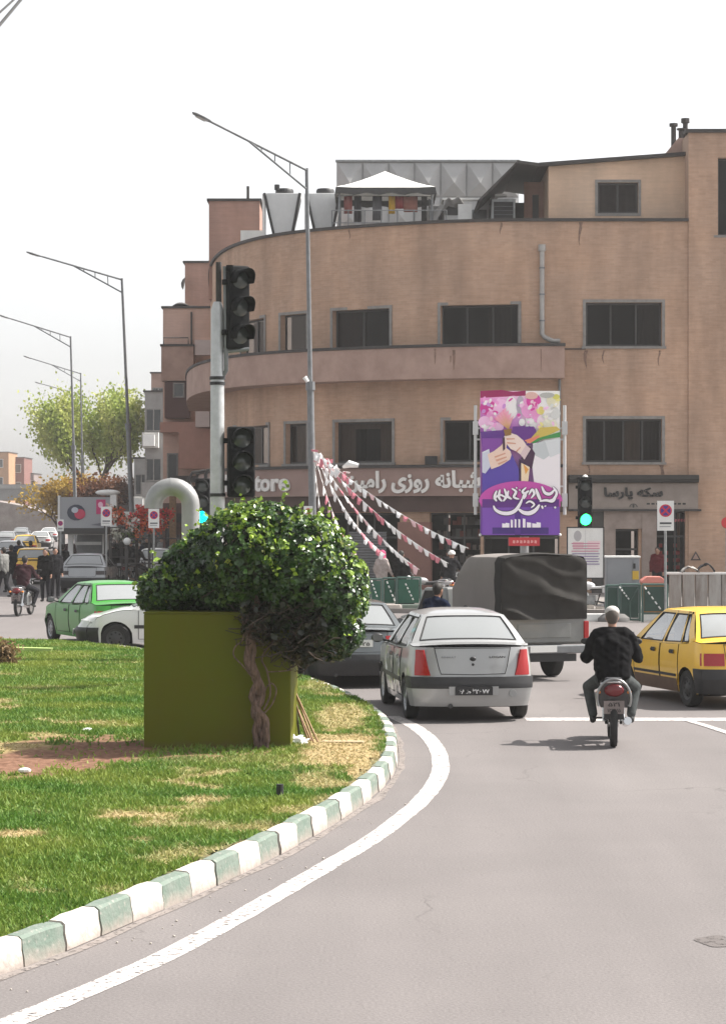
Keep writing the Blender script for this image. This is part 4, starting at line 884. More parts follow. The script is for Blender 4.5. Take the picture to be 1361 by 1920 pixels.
# flyover and orange building far left
yb = 330; t = thing('flyover', 'long grey concrete flyover crossing the street far left', 'bridge', (gx(20, yb), yb, 0))
k = yb / FL
b = MB().bx(-22, 6.2, 0, 9, (960 - 938) * k + EYE, (960 - 908) * k + EYE).build('deck', mat('flyover_concrete', (.20, .20, .20), .9, var=.3, vscale=.4), t)
MB().bx(-22, 6.2, -.25, 0, (960 - 916) * k + EYE, (960 - 910) * k + EYE).build('parapet', mat('flyover_edge', (.27, .27, .27), .9, var=.2, vscale=.4), t)
for x in (-16, -9, -2.5, 4.0): MB().bx(x - .6, x + .6, 2, 5, 0, (960 - 938) * k + EYE).build('pier', mat('flyover_concrete', (.2, .2, .2), .9), t)
for i, (pa, pb, pt, c, lab) in enumerate(((-30, 17, 848, (.42, .23, .12), 'orange topped building above the flyover at the left edge'), (10, 46, 858, (.20, .08, .065), 'far dark red building above the flyover'), (46, 64, 888, (.22, .17, .16), 'smallest low grey red building right of the red one'))):
    yb = 400 + i * 8; t, w, h = brick_box('far_building', lab, 'building', gx(pa, yb), gx(pb, yb), yb, yb + 10, 0, gz(pt, yb), mat('farwall_%d' % i, c, .9, var=.25, vscale=.3), .15)
    for kx_ in range(2):
        for kz_ in range(2): add_win(t, -w * .7 + kx_ * w * .8, -w * .7 + kx_ * w * .8 + .9, h - 2.5 - kz_ * 3, h - 1.2 - kz_ * 3, 0, 1, M_white)
# long low pale sheds/embankment under flyover
o = MB().prism([(gx(-60, 260), 0), (gx(120, 260), 0), (gx(120, 260), 2.2), (gx(40, 260), 3.6), (gx(-60, 260), 4.6)], 260, 268).build('retaining_wall', mat('retaining_stone', (.26, .23, .21), .9, col2=(.17, .14, .13), vscale=1.2)); tag(o, 'mottled stone retaining wall below the flyover', 'wall')

# ================================================================== TREES
def leaf_mat(name, rough=.45, spec=.5, trans=.3):
    m = bpy.data.materials.new(name); m.use_nodes = True; nt = m.node_tree; p = nt.nodes['Principled BSDF']; at = nt.nodes.new('ShaderNodeAttribute'); at.attribute_name = 'col'
    nt.links.new(at.outputs['Color'], p.inputs['Base Color']); p.inputs['Roughness'].default_value = rough; p.inputs['Specular IOR Level'].default_value = spec
    tl = nt.nodes.new('ShaderNodeBsdfTranslucent'); nt.links.new(at.outputs['Color'], tl.inputs[0]); mx = nt.nodes.new('ShaderNodeMixShader'); mx.inputs[0].default_value = trans
    nt.links.new(p.outputs[0], mx.inputs[1]); nt.links.new(tl.outputs[0], mx.inputs[2]); nt.links.new(mx.outputs[0], nt.nodes['Material Output'].inputs[0]); return m
ML_far = leaf_mat('tree_leaf', .6, .2, .35); ML_ivy = leaf_mat('ivy_leaf', .33, .6, .26); ML_petal = leaf_mat('petal', .6, .2, .2)
def leaves(name, P, Nn, size, cols, m, parent, fold=.35, aspect=1.3):
    """P, Nn arrays; each leaf = folded kite of 4 triangles"""
    n = len(P); up = rng.normal(size=(n, 3)); u = np.cross(Nn, up); u /= np.linalg.norm(u, axis=1)[:, None] + 1e-9; v = np.cross(Nn, u)
    s = size[:, None]; a = P - v * s * aspect * .5; b = P + v * s * aspect * .5; l = P - u * s * .5 + Nn * s * fold * .5 - v * s * .12; r = P + u * s * .5 + Nn * s * fold * .5 - v * s * .12
    vs = np.stack([a, l, b, r], 1).reshape(-1, 3)
    me = bpy.data.meshes.new(name); me.vertices.add(4 * n); me.vertices.foreach_set('co', vs.astype(np.float32).ravel())
    idx = (np.arange(n)[:, None] * 4 + np.array([0, 1, 2, 0, 2, 3])[None]).astype(np.int32); me.loops.add(6 * n); me.loops.foreach_set('vertex_index', idx.ravel())
    me.polygons.add(2 * n); me.polygons.foreach_set('loop_start', np.arange(0, 6 * n, 3, dtype=np.int32)); me.update(calc_edges=True)
    ca = me.color_attributes.new('col', 'FLOAT_COLOR', 'POINT'); cc = np.ones((4 * n, 4), np.float32); cc[:, :3] = np.repeat(cols, 4, 0); ca.data.foreach_set('color', cc.ravel())
    me.materials.append(m); o = bpy.data.objects.new(name, me); COL.objects.link(o); o.parent = parent; return o
M_bark = mat('bark', (.10, .07, .05), .95, var=.4, vscale=10, bump=.5)
def branches(mb, p, d, l, r, depth, out, spread=.55, ratio=.74, nb=(2, 3)):
    pts = [p]; q = p; dd_ = d.copy()
    for k in range(3): dd_ = (dd_ + Vector((random.uniform(-.15, .15), random.uniform(-.15, .15), random.uniform(-.02, .1)))).normalized(); q = q + dd_ * l / 3; pts.append(q)
    mb.tube(pts, [r, r * .88, r * .78, r * .65], 6 if depth > 2 else 4)
    if depth == 0: out.append((q, dd_)); return
    if depth <= 2: out.append((q, dd_)); out.append((pts[2], dd_))
    for k in range(random.randint(*nb)): branches(mb, q, (dd_ + Vector((random.uniform(-1, 1), random.uniform(-1, 1), random.uniform(-.25, .8))) * spread).normalized(), l * ratio * random.uniform(.85, 1.15), r * .62, depth - 1, out, spread, ratio, nb)
def tree(name, label, loc, trunk_h, r, L0, depth, nleaf, lsize, c1, c2, spread=.55, ratio=.74, sig=.5, nb=(2, 3), group=None):
    t = thing(name, label, 'tree', loc, 0, group); mb = MB(); mb.tube([(0, 0, 0), (.05, 0, trunk_h * .5), (0, .05, trunk_h)], [r * 1.3, r, r * .9], 8); out = []
    for k in range(5): a = k * 2 * PI / 5; branches(mb, Vector((0, .05, trunk_h - .1)), Vector((math.cos(a) * .6, math.sin(a) * .6, .9)).normalized(), L0, r * .6, depth, out, spread, ratio, nb)
    mb.build('trunk', M_bark, t, smooth=60)
    if nleaf:
        k = rng.integers(0, len(out), nleaf); P = np.array([out[i][0] for i in k]) + rng.normal(0, sig, (nleaf, 3)); Nn = rng.normal(size=(nleaf, 3)); Nn[:, 2] += .6; Nn /= np.linalg.norm(Nn, axis=1)[:, None]
        tt = np.clip(rng.random(nleaf)[:, None] * .7 + .3 * np.sin(P[:, :1] * 2 + P[:, 2:] * 1.3), 0, 1); cols = np.array(c1) * (1 - tt) + np.array(c2) * tt
        leaves('crown', P, Nn, lsize * rng.uniform(.6, 1.3, nleaf), cols, ML_far, t)
    return t
random.seed(21)
tree('plane_tree', 'tall pale green budding street tree behind the lamp posts on the left', (gx(178, 180), 180, 0), 3.2, .3, 2.15, 4, 19000, .22, (.28, .36, .07), (.55, .56, .18), .62, .80, .62).scale = (.86, .9, 1.1)
random.seed(5)
for i, (px, y, L0, c1, c2, lab) in enumerate(((112, 168, 1.15, (.30, .19, .03), (.5, .35, .07), 'small yellow brown bush tree at the left foot of the tall budding tree'), (150, 172, 1.2, (.38, .24, .04), (.42, .27, .08), 'golden brown bush tree under the tall budding tree'), (190, 166, 1.15, (.13, .055, .03), (.22, .10, .05), 'reddish brown bush tree under the right of the budding tree'), (228, 168, 1.1, (.12, .06, .04), (.17, .09, .06), 'dark brown bush tree beside the second lamp post'))):
    tree('bush_tree', lab, (gx(px, y), y, 0), 1.7, .12, L0, 3, 3600, .19, c1, c2, .75, .78, .36, (2, 3), 'autumn coloured bush trees')
random.seed(11)

# ================================================================== STREET LAMPS
def street_lamp(label, x, y, armvec, lean=0, H=12.93):
    t = thing('street_lamp', label, 'street lamp', (x, y, 0), 0, 'street lamps along the road')
    def c(z): return Vector((lean * (1 - z / H), 0, z))
    pb = MB(); pb.tube([c(0), c(6.6), c(6.62), c(H - .7), c(H)], [.115, .1, .07, .055, .05], 12); pole = pb.build('pole', M_greyp, t, smooth=50)
    MB().tube([c(6.45), c(6.7)], .135, 12).build('collar', M_greyp, pole); MB().box((lean, 0, .03), (.5, .5, .06)).build('base_plate', M_greyp, pole)
    A = Vector(armvec); top = c(H - .06); low = c(H - .62); ab = MB(); tip = top + A
    ab.tube([top, tip], .04, 8); mid = top + A * .62; ab.tube([low, low + (mid - low) * .5 + Vector((0, 0, .0)), mid], .032, 8)
    for q in (.18, .34, .48): a1 = top + A * q; tt = q / .62; ab.tube([a1, low + (mid - low) * tt], .02, 6)
    ab.build('arm', M_greyp, t)
    hd = MB(); d = A.normalized(); side = d.cross(Vector((0, 0, 1))).normalized(); upv = side.cross(d)
    prof_ = [(0, .05, .035), (.1, .08, .045), (.35, .11, .05), (.62, .09, .04), (.7, .03, .02)]
    rows = [[tip + d * a + side * (w_ * math.cos(th)) + upv * (h_ * math.sin(th)) for th in [2 * PI * k / 12 for k in range(13)]] for a, w_, h_ in prof_]
    hd.grid(rows); h_ = hd.build('lamp_head', M_greyp, t, smooth=50); gl = MB(); gl.add([tip + d * a + side * b_ - upv * .055 for a, b_ in ((.15, -.09), (.55, -.08), (.55, .08), (.15, .09))], [(0, 1, 2, 3)]); gl.build('lamp_glass', M_clear, h_)
    return t
street_lamp('nearest and tallest street lamp, its grey pole in front of the curved building', gx(575, 70), 70, (-2.62, -2.9, .95), .22)
street_lamp('second street lamp, leaning dark pole standing just right of the budding tree', gx(229, 103), 103, (-3.3, -.9, .9), .55)
street_lamp('third street lamp with its arm reaching the left edge of the photo', gx(133, 137), 137, (-3.3, -.9, 1.0), .35)
street_lamp('fourth street lamp, its pole just right of the third one', gx(152, 173), 173, (-3.3, -1.2, 1.0), .2)
street_lamp('fifth street lamp, thin pole seen behind the fourth', gx(156, 205), 205, (-3.3, -1, .9), .1)
street_lamp('smallest and farthest street lamp whose arm ends left of the budding tree', gx(138, 250), 250, (-3.3, -1, .9), .1)
# fittings hanging on the first lamp pole
o = MB().tube([(gx(571, 69.8), 69.8, gz(707, 69.8)), (gx(577, 69.8), 69.8, gz(716, 69.8))], [.07, .05], 8).build('floodlight', M_white); tag(o, 'small white floodlight clamped to the nearest lamp pole at mid height', 'floodlight')
o = thing('pole_sticker', 'red and yellow sticker plate on the nearest lamp pole above the ivy', 'sticker', (gx(578, 69.7), 69.7, gz(965, 69.7)))
MB().bx(-.13, .13, 0, .01, -.25, .25).build('plate', M_white, o); print_o('print', [(ell(0, .1, .09, .09), (.5, .03, .05)), ([(-.1, -.2), (.1, -.2), (.1, -.02), (-.1, -.02)], (.75, .3, .05)), ([(-.06, .05), (.06, .05), (.06, .15), (-.06, .15)], (.05, .04, .04))], o, lambda u, v, d: (u, -d - .001, v))

# ================================================================== TRAFFIC SIGNALS
M_sig = mat('signal_housing', (.012, .013, .014), .7, spec=.12, var=.35, vscale=6); M_sigl = mat('dark_signal_lens', (.05, .06, .058), .25, coat=.3)
def signal_head(name, label, loc, rz, h=1.28, w=.42, lit=None, litc=None, depth=.22, hood=.3, group='signal heads', kinds=('red', 'amber', 'green')):
    t = thing(name, label, 'traffic light', loc, rz, group); MB().box((0, 0, h / 2), (w, depth, h)).build('housing', M_sig, t, bevel=.03)
    n = 3; st = h / n
    for k in range(n):
        z = h - st * (k + .5); r = min(w, st) * .40
        hb = MB(); rows = []
        for y, e in ((-depth / 2, 1.12), (-depth / 2 - hood * .5, 1.12), (-depth / 2 - hood, 1.08)):
            a0, a1 = R(-25), R(205); rows.append([(r * e * math.cos(a0 + (a1 - a0) * i / 14), y + (0 if abs(y) < .15 else .0) + (hood * .35 * (1 - math.sin(max(0, a0 + (a1 - a0) * i / 14))) if y < -depth / 2 - hood * .6 else 0), z + r * e * math.sin(a0 + (a1 - a0) * i / 14)) for i in range(15)])
        hb.grid(rows); ho = hb.build('hood', M_sig, t, smooth=60, fix=False); ho.modifiers.new('th', 'SOLIDIFY').thickness = .01
        lb = MB(); lb.lathe([(0, .04), (r * .6, .03), (r, 0)], 20, Matrix.Translation((0, -depth / 2 - .004, z)) @ Matrix.Rotation(R(90), 4, 'X'))
        if lit == k: m = mat('lit_' + name + str(litc), litc, .3, emit=litc, estr=4.5)
        else: m = M_sigl
        lo = lb.build('lens', m, t, smooth=60)
        # back plate ring and hinge bolts
    for q in (.8, .2): MB().box((-w / 2 - .03, 0, h * q), (.06, .08, .08)).build('bracket', M_sig, t)
    return t
dS = 37.5
sgx = gx(408, dS)
tp = thing('signal_pole', 'thick steel traffic signal pole rising out of the ivy', 'signal pole', (sgx, dS, .0))
pm = MB(); zt = gz(566, dS); pm.tube([(0, 0, 0), (0, 0, 3.2), (0, 0, zt - .12), (0, 0, zt)], [.125, .115, .1, .06], 20); pm.build('pole', mat('pale_galvanised', (.50, .51, .51), .4, .45, var=.25, vscale=5), tp, smooth=50)
for z, rr_ in ((gz(712, dS), .125), (gz(722, dS), .122), (gz(931, dS), .13)): MB().tube([(0, 0, z), (0, 0, z + .05)], rr_, 16).build('clamp', M_plast, tp)
ar = MB(); ar.tube([(.05, 0, gz(712, dS)), (.14, -.05, gz(695, dS)), (.14, -.05, gz(645, dS)), (.12, -.05, gz(500, dS))], .035, 8); ar.tube([(.1, -.05, gz(660, dS)), (.5, -.05, gz(655, dS))], .03, 8); ar.tube([(.1, -.05, gz(512, dS)), (.22, -.05, gz(505, dS))], .035, 8); ar.build('arm', M_greyp, tp, smooth=50)
M_pale2 = MB(); M_pale2.tube([(.02, 0, zt - .1), (.02, -.02, zt + .62)], .045, 8); M_pale2.build('stub', M_cop, tp)
signal_head('traffic_light', 'upper unlit dark traffic light with deep hoods on the thick steel pole', (gx(444, dS), dS, gz(655, dS)), R(32), 1.30, .36, hood=.3)
signal_head('traffic_light', 'lower unlit dark traffic light on the thick steel pole just above the ivy', (gx(452, dS), dS, gz(932, dS)), R(12), 1.10, .42, hood=.26)
MB_ = MB().box((gx(432, dS), dS - .12, gz(505, dS)), (.1, .12, .1)).build('camera_box', M_sig); tag(MB_, 'small box camera on top of the upper unlit traffic light', 'camera')
# small signal with cyan light left of the pole
dM = 62.0
t = signal_head('traffic_light', 'small traffic light glowing cyan between the steel arch and the thick pole', (gx(381, dM), dM, gz(984, dM)), R(-4), 1.2, .38, lit=2, litc=(.0, .75, .85), hood=.2)
g = thing('gooseneck_arm', 'black gooseneck arm and post carrying the small cyan traffic light', 'signal pole', (gx(385, dM), dM + .25, 0))
gm = MB(); gm.tube([(0, 0, 0), (0, 0, gz(890, dM)), (.05, 0, gz(882, dM)), (.25, 0, gz(880, dM))], .05, 8); gm.tube([(-.35, 0, gz(915, dM)), (-.45, 0, gz(900, dM)), (-.35, 0, gz(886, dM)), (0, 0, gz(882, dM))], .04, 8); gm.build('pole', M_cop, g, smooth=60)
# right signal with green light
dG = 62.0
t = signal_head('traffic_light', 'traffic light glowing green in front of the coin shop fascia', (gx(1096, dG), dG, gz(990, dG)), R(3), 1.32, .36, lit=2, litc=(.02, 1.0, .20), hood=.22)
g = thing('signal_post', 'slim post below the green traffic light', 'signal pole', (gx(1097, dG), dG + .2, 0)); MB().tube([(0, 0, 0), (0, 0, gz(900, dG))], .06, 10).build('pole', M_galv, g, smooth=50)
MB().sphere((0, -.1, gz(899, dG)), (.09, .09, .13)).build('cap', M_white, g, smooth=60)

# ================================================================== BIG STEEL PIPE ARCH
dA = 44.0; t = thing('pipe_arch', 'big curved steel vent pipe shaped like a cane behind the ivy', 'vent pipe', (gx(358, dA), dA, 0)); r = .165
xc_ = (gx(288, dA) - gx(358, dA)) ; R_ = -xc_ / 2; zc = gz(913, dA) - R_ 
pts = [(0, 0, 0), (0, 0, zc * .6), (0, 0, zc)] + [(-R_ + R_ * math.cos(a), 0, zc + R_ * math.sin(a)) for a in np.linspace(0, PI, 17)[1:]] + [(xc_, 0, zc - .05)]
M_silv = mat('silver_painted_pipe', (.34, .34, .335), .42, .4, var=.2, vscale=4, bump=.04)
MB().tube(pts, r, 24).build('pipe', M_silv, t, smooth=60)
sm = MB()
for p_ in (6, 10, 14): c0 = Vector(pts[p_]); c1 = Vector(pts[p_ + 1]); dn = (c1 - c0).normalized(); sm.tube([c0, c0 + dn * .02], r + .006, 24)
sm.build('weld_seam', M_silv, t, smooth=60); MB().tube([(xc_, 0, zc - .056), (xc_, 0, zc - .052)], r * .9, 20).build('opening', M_dark, t)

# ================================================================== BANNER
dB = 60.5; bx0, bx1 = gx(900, dB), gx(1049, dB); bz0, bz1 = gz(1003, dB), gz(733, dB); bw, bh = bx1 - bx0, bz1 - bz0; bxm = (bx0 + bx1) / 2
ban = thing('banner_stand', 'tall purple and pink festival banner with a handshake and white calligraphy', 'banner', (bxm, dB, 0))
MB().bx(-bw / 2, bw / 2, 0, .05, bz0, bz1).build('panel', M_white, ban)
def bp(px, py): return ((px - 900) / 149 * bw - bw / 2, bz1 - (py - 733) / 270 * bh)
def bq(*a): return [bp(*p) for p in a]
PK, LP, HP, PU, BL, DP = rgb(250, 170, 225), rgb(255, 205, 240), rgb(225, 75, 170), rgb(120, 60, 160), rgb(92, 72, 172), rgb(80, 35, 110)
WH, SK, SK2 = rgb(252, 250, 248), rgb(247, 214, 196), rgb(225, 165, 140)
sh_ = [(bq((900, 733), (1049, 733), (1049, 1003), (900, 1003)), [rgb(240, 160, 215), rgb(240, 235, 230), rgb(120, 78, 180), rgb(120, 70, 178)]),
 (bq((900, 733), (940, 731), (962, 735), (985, 732), (985, 745), (962, 742), (935, 746), (900, 746)), rgb(160, 35, 95)),
 (bq((900, 746), (985, 742), (972, 812), (900, 812)), [rgb(245, 150, 215), rgb(255, 220, 245), rgb(190, 110, 200), rgb(170, 90, 190)]),
 (bq((985, 733), (1049, 733), (1049, 825), (1010, 830), (985, 800)), WH)]
for cx_, cy_, rx_, ry_, c in ((915, 765, 16, 14, HP), (925, 780, 14, 12, PK), (908, 792, 12, 12, LP), (940, 768, 16, 20, LP), (958, 765, 12, 22, WH), (975, 760, 8, 18, rgb(190, 180, 195)), (990, 765, 14, 20, PK), (1000, 752, 14, 14, HP), (1008, 775, 14, 18, PK), (1018, 790, 12, 14, rgb(255, 235, 245)), (918, 806, 12, 9, WH), (935, 800, 9, 8, LP), (1020, 765, 13, 12, WH), (1014, 770, 6, 8, rgb(240, 225, 130)), (1036, 752, 12, 12, rgb(235, 230, 200)), (1040, 775, 10, 11, rgb(225, 225, 222)), (1030, 795, 14, 10, rgb(245, 245, 225)), (1042, 744, 7, 5, rgb(220, 215, 110)), (996, 742, 12, 7, rgb(235, 190, 180)), (1025, 741, 14, 5, rgb(190, 190, 185)), (985, 808, 20, 10, rgb(140, 80, 170)), (978, 792, 6, 7, WH), (994, 790, 7, 6, WH)): sh_.append(([bp(*q) for q in ell(cx_, cy_, rx_, ry_, 14)], c))
for k in range(7): a = 946 + (k - 3) * 5; sh_.append((bq((953, 806), (a - 5, 770 + abs(k - 3) * 5), (a + 2, 764 + abs(k - 3) * 5)), [rgb(225, 180, 90), rgb(250, 150, 190), rgb(255, 190, 215)]))
_r = random.Random(8)
for _ in range(85):
    x_, y_ = _r.uniform(903, 1045), _r.uniform(748, 812)
    if 938 < x_ < 968 and y_ > 770: continue
    c = _r.choice([PK, LP, HP, WH, LP, WH, rgb(215, 150, 220), rgb(250, 210, 225)]) if x_ < 1005 else _r.choice([WH, WH, rgb(250, 248, 225), rgb(225, 226, 222), rgb(242, 232, 150), LP])
    sh_.append(([bp(*q) for q in ell(x_, y_, _r.uniform(2.5, 6), _r.uniform(1.8, 3.6), 9, rot=_r.uniform(0, 3))], c))
sh_ += [(bq((900, 810), (952, 806), (958, 850), (905, 860)), rgb(98, 48, 140)), (bq((960, 800), (1000, 800), (1010, 822), (975, 845), (958, 830)), rgb(105, 50, 140)),
 (bq((903, 822), (945, 822), (972, 880), (972, 935), (903, 940)), BL), (bq((903, 822), (940, 822), (945, 836), (903, 856)), rgb(135, 70, 165)),
 (bq((1012, 802), (1042, 800), (1049, 806), (1010, 824), (985, 832)), rgb(215, 190, 90)), (bq((988, 828), (1020, 818), (1049, 810), (1049, 820), (1015, 824), (1000, 832)), rgb(70, 150, 80)), (bq((982, 826), (1010, 816), (1010, 820), (992, 832)), rgb(240, 140, 110)),
 (bq((998, 832), (1049, 822), (1049, 930), (1000, 905), (996, 870)), rgb(250, 243, 246)), (bq((998, 834), (1020, 826), (1035, 850), (1018, 862), (998, 852)), rgb(205, 210, 212)), (bq((1020, 826), (1049, 822), (1049, 850), (1030, 858)), rgb(225, 228, 230)),
 (bq((984, 836), (994, 838), (1002, 850), (996, 880), (974, 866)), rgb(72, 40, 70)), (bq((972, 860), (985, 868), (992, 910), (985, 935), (972, 935)), rgb(60, 30, 70)), (bq((976, 868), (992, 876), (990, 895), (986, 930), (976, 930)), rgb(250, 225, 190)), (bq((980, 870), (990, 880), (984, 890)), rgb(235, 165, 80)),
 (bq((903, 848), (916, 842), (920, 872), (910, 884), (903, 886)), rgb(230, 230, 240)),
 (bq((903, 850), (915, 846), (921, 872), (909, 888), (903, 886)), rgb(214, 216, 232)),
 (bq((913, 852), (925, 846), (938, 836), (944, 828), (950, 830), (948, 840), (956, 846), (958, 853), (955, 862), (946, 868), (936, 874), (920, 880)), SK),
 (bq((944, 818), (956, 812), (968, 816), (980, 826), (985, 834), (974, 852), (966, 846), (956, 842), (950, 834), (945, 828)), rgb(250, 226, 214)),
 (bq((985, 834), (994, 842), (982, 862), (974, 852)), rgb(232, 205, 205)),
 (bq((928, 862), (948, 856), (949, 858), (930, 866)), SK2), (bq((926, 856), (946, 849), (947, 851), (927, 859)), SK2), (bq((932, 869), (950, 862), (950, 864), (934, 872)), SK2), (bq((948, 822), (964, 822), (964, 824), (949, 825)), SK2), (bq((949, 829), (966, 831), (966, 833), (950, 832)), SK2), (bq((966, 846), (974, 838), (975, 840), (968, 848)), SK2),
 (bq((943, 806), (958, 804), (957, 816), (946, 818)), rgb(150, 110, 60)), (bq((941, 822), (945, 820), (946, 842), (942, 846)), rgb(70, 40, 60)),
 ([bp(*q) for q in ell(975, 940, 78, 38, 24, PI, 2 * PI)] + bq((1049, 940), (1049, 950), (902, 950)), rgb(205, 80, 175)),
 (bq((903, 936), (1047, 936), (1047, 1003), (903, 1003)), rgb(122, 72, 176)), (bq((903, 936), (1047, 936), (1047, 950), (903, 952)), rgb(100, 45, 135)), (bq((903, 952), (964, 952), (964, 1003), (903, 1003)), rgb(128, 78, 180)), (bq((922, 989), (1027, 989), (1027, 1001), (922, 1001)), rgb(72, 42, 125))]
# left column fold
sh_.append((bq((964, 955), (975, 955), (975, 1003), (964, 1003)), rgb(88, 50, 140)))
def stroke(pts, w0, w1):
    n = len(pts); out = []; bk = []
    for i in range(n):
        a = pts[max(0, i - 1)]; b = pts[min(n - 1, i + 1)]; dx, dy = b[0] - a[0], b[1] - a[1]; l = math.hypot(dx, dy) + 1e-9; w = w0 + (w1 - w0) * i / (n - 1); w *= math.sin(PI * (i + .5) / n) ** .5
        out.append((pts[i][0] - dy / l * w / 2, pts[i][1] + dx / l * w / 2)); bk.append((pts[i][0] + dy / l * w / 2, pts[i][1] - dx / l * w / 2))
    return out + bk[::-1]
LT = rgb(255, 248, 255)
strokes = [([(924, 948), (928, 956), (940, 962), (955, 962), (966, 956), (974, 944), (978, 934)], 7), ([(970, 954), (980, 961), (992, 962), (1003, 956), (1010, 946)], 8), ([(978, 934), (983, 926), (990, 920)], 5), ([(985, 914), (978, 922), (984, 928), (980, 936)], 5), ([(990, 928), (996, 918), (1000, 926), (994, 934)], 5),
 ([(1003, 916), (1008, 930), (1012, 938)], 6), ([(1014, 912), (1020, 924), (1030, 926), (1038, 918)], 6), ([(1034, 912), (1042, 924), (1036, 936), (1028, 938)], 5), ([(1010, 940), (1022, 938), (1034, 940), (1040, 934)], 5), ([(930, 920), (926, 932), (930, 940)], 5), ([(936, 918), (934, 932), (940, 940)], 5), ([(944, 916), (948, 930), (942, 940)], 5), ([(952, 920), (950, 930), (958, 936)], 5), ([(958, 916), (966, 922), (962, 932), (972, 936)], 5), ([(924, 936), (936, 928), (948, 934)], 4), ([(984, 944), (992, 940), (1000, 946), (994, 952)], 4), ([(1014, 948), (1016, 954)], 4), ([(1020, 948), (1021, 950)], 4), ([(1038, 950), (1040, 953)], 4), ([(972, 918), (974, 920)], 3), ([(966, 914), (968, 916)], 3)]
for s_, w_ in strokes: 
    s2 = [tuple(v) for v in [ (p.x, p.y) for p in catmull([Vector((a, b, 0)) for a, b in s_], 4)]]
    sh_.append(([bp(*q) for q in stroke(s2, w_ + 3, w_ + 3)], rgb(45, 10, 60)))
for s_, w_ in strokes:
    s2 = [(p.x, p.y) for p in catmull([Vector((a, b, 0)) for a, b in s_], 4)]; sh_.append(([bp(*q) for q in stroke(s2, w_, w_)], LT))
for xx, hh, ww in ((944, 8, 8), (950, 9, 7), (958, 15, 4), (965, 16, 3.5), (972, 16, 3.5), (981, 17, 5), (990, 10, 8), (1000, 8, 8), (1008, 10, 8)): sh_.append((bq((xx - ww / 2, 989), (xx - ww / 2, 989 - hh), (xx + ww / 2, 989 - hh + 1), (xx + ww / 2, 989)), LT))
print_o('banner_print', sh_, ban, lambda u, v, d: (u, -d - .002, v), .0012)
fr = MB()
for px in (891, 1058):
    xx = gx(px, dB) - bxm; fr.tube([(xx, .0, gz(965, dB)), (xx, 0, gz(760, dB))], .04, 8)
    for py0, py1 in ((790, 815), (925, 950)): fr.box((xx, 0, gz((py0 + py1) / 2, dB)), (.13, .12, (py1 - py0) * dB / FL))
    for py in (803, 824, 912, 934): fr.tube([(xx, 0, gz(py, dB)), (math.copysign(bw / 2, xx), .02, gz(py, dB))], .025, 6)
fr.build('frame', mat('frame_white_steel', (.55, .55, .55), .45, .3), ban)
po = MB(); po.tube([(.12, .12, 0), (.12, .12, bz1 - .1)], .11, 14); po.build('pole', M_galv, ban, smooth=50)
for px in (1049, 900): MB().sphere((gx(px, dB) - bxm, 0, gz(1003, dB)), .04).build('corner_bolt', M_white, ban)
MB().bx(-bw / 2 - .01, bw / 2 + .01, -.02, .06, bz0 - .04, bz0 - .001).build('bottom_bar', M_cop, ban)
sg = thing('red_sign', 'small red sign plate with white lettering below the purple banner', 'sign', (gx(983, 60.2), 60.2, gz(1016, 60.2)))
MB().bx(-.40, .38, 0, .03, -.1, .11).build('plate', mat('red_plate', (.55, .03, .04), .4), sg); print_o('lettering', [([(-.3 + i * .09, -.03), (-.24 + i * .09, -.04 + .02 * (i % 2)), (-.235 + i * .09, .03), (-.29 + i * .09, .045)], (.75, .35, .33)) for i in range(7)], sg, lambda u, v, d: (u, -.001 - d, v))
# white notice board
dN = 61.6; x0_, x1_ = gx(1064, dN), gx(1130, dN); z0_, z1_ = gz(1083, dN), gz(990, dN); w = x1_ - x0_; h = z1_ - z0_
nb = thing('notice_board', 'white printed notice board hung on the post of the green traffic light', 'notice board', ((x0_ + x1_) / 2, dN, z0_))
MB().bx(-w / 2, w / 2, 0, .03, 0, h).build('board', M_white, nb)
ps = [(ell(-.2, h * .84, .1, .14, 12), (.42, .41, .42)), ([(-.32, h * .6), (-.05, h * .6), (-.05, h * .72), (-.32, h * .72)], (.72, .52, .55)), ([(.05, h * .58), (.38, h * .58), (.38, h * .74), (.05, h * .74)], (.8, .62, .64)), ([(-.005, .05), (.005, .05), (.005, h - .05), (-.005, h - .05)], (.5, .5, .5))]
for i in range(9): z = h * (.68 - i * .052); c = (.55, .2, .3) if i < 4 else (.22, .16, .32); ps.append(([(-.36 + .02 * (i % 3), z), (.36 - .03 * (i % 2), z), (.36 - .03 * (i % 2), z + .022), (-.36 + .02 * (i % 3), z + .022)], c))
print_o('print', ps, nb, lambda u, v, d: (u, -.001 - d, v)); 
fb = MB(); fb.bx(-w / 2 - .03, w / 2 + .03, -.01, .04, h, h + .03); fb.bx(-w / 2 - .03, w / 2 + .03, -.01, .04, -.03, 0); fb.bx(-w / 2 - .03, -w / 2, -.01, .04, 0, h); fb.bx(w / 2, w / 2 + .03, -.01, .04, 0, h); fb.build('frame', M_plast, nb)

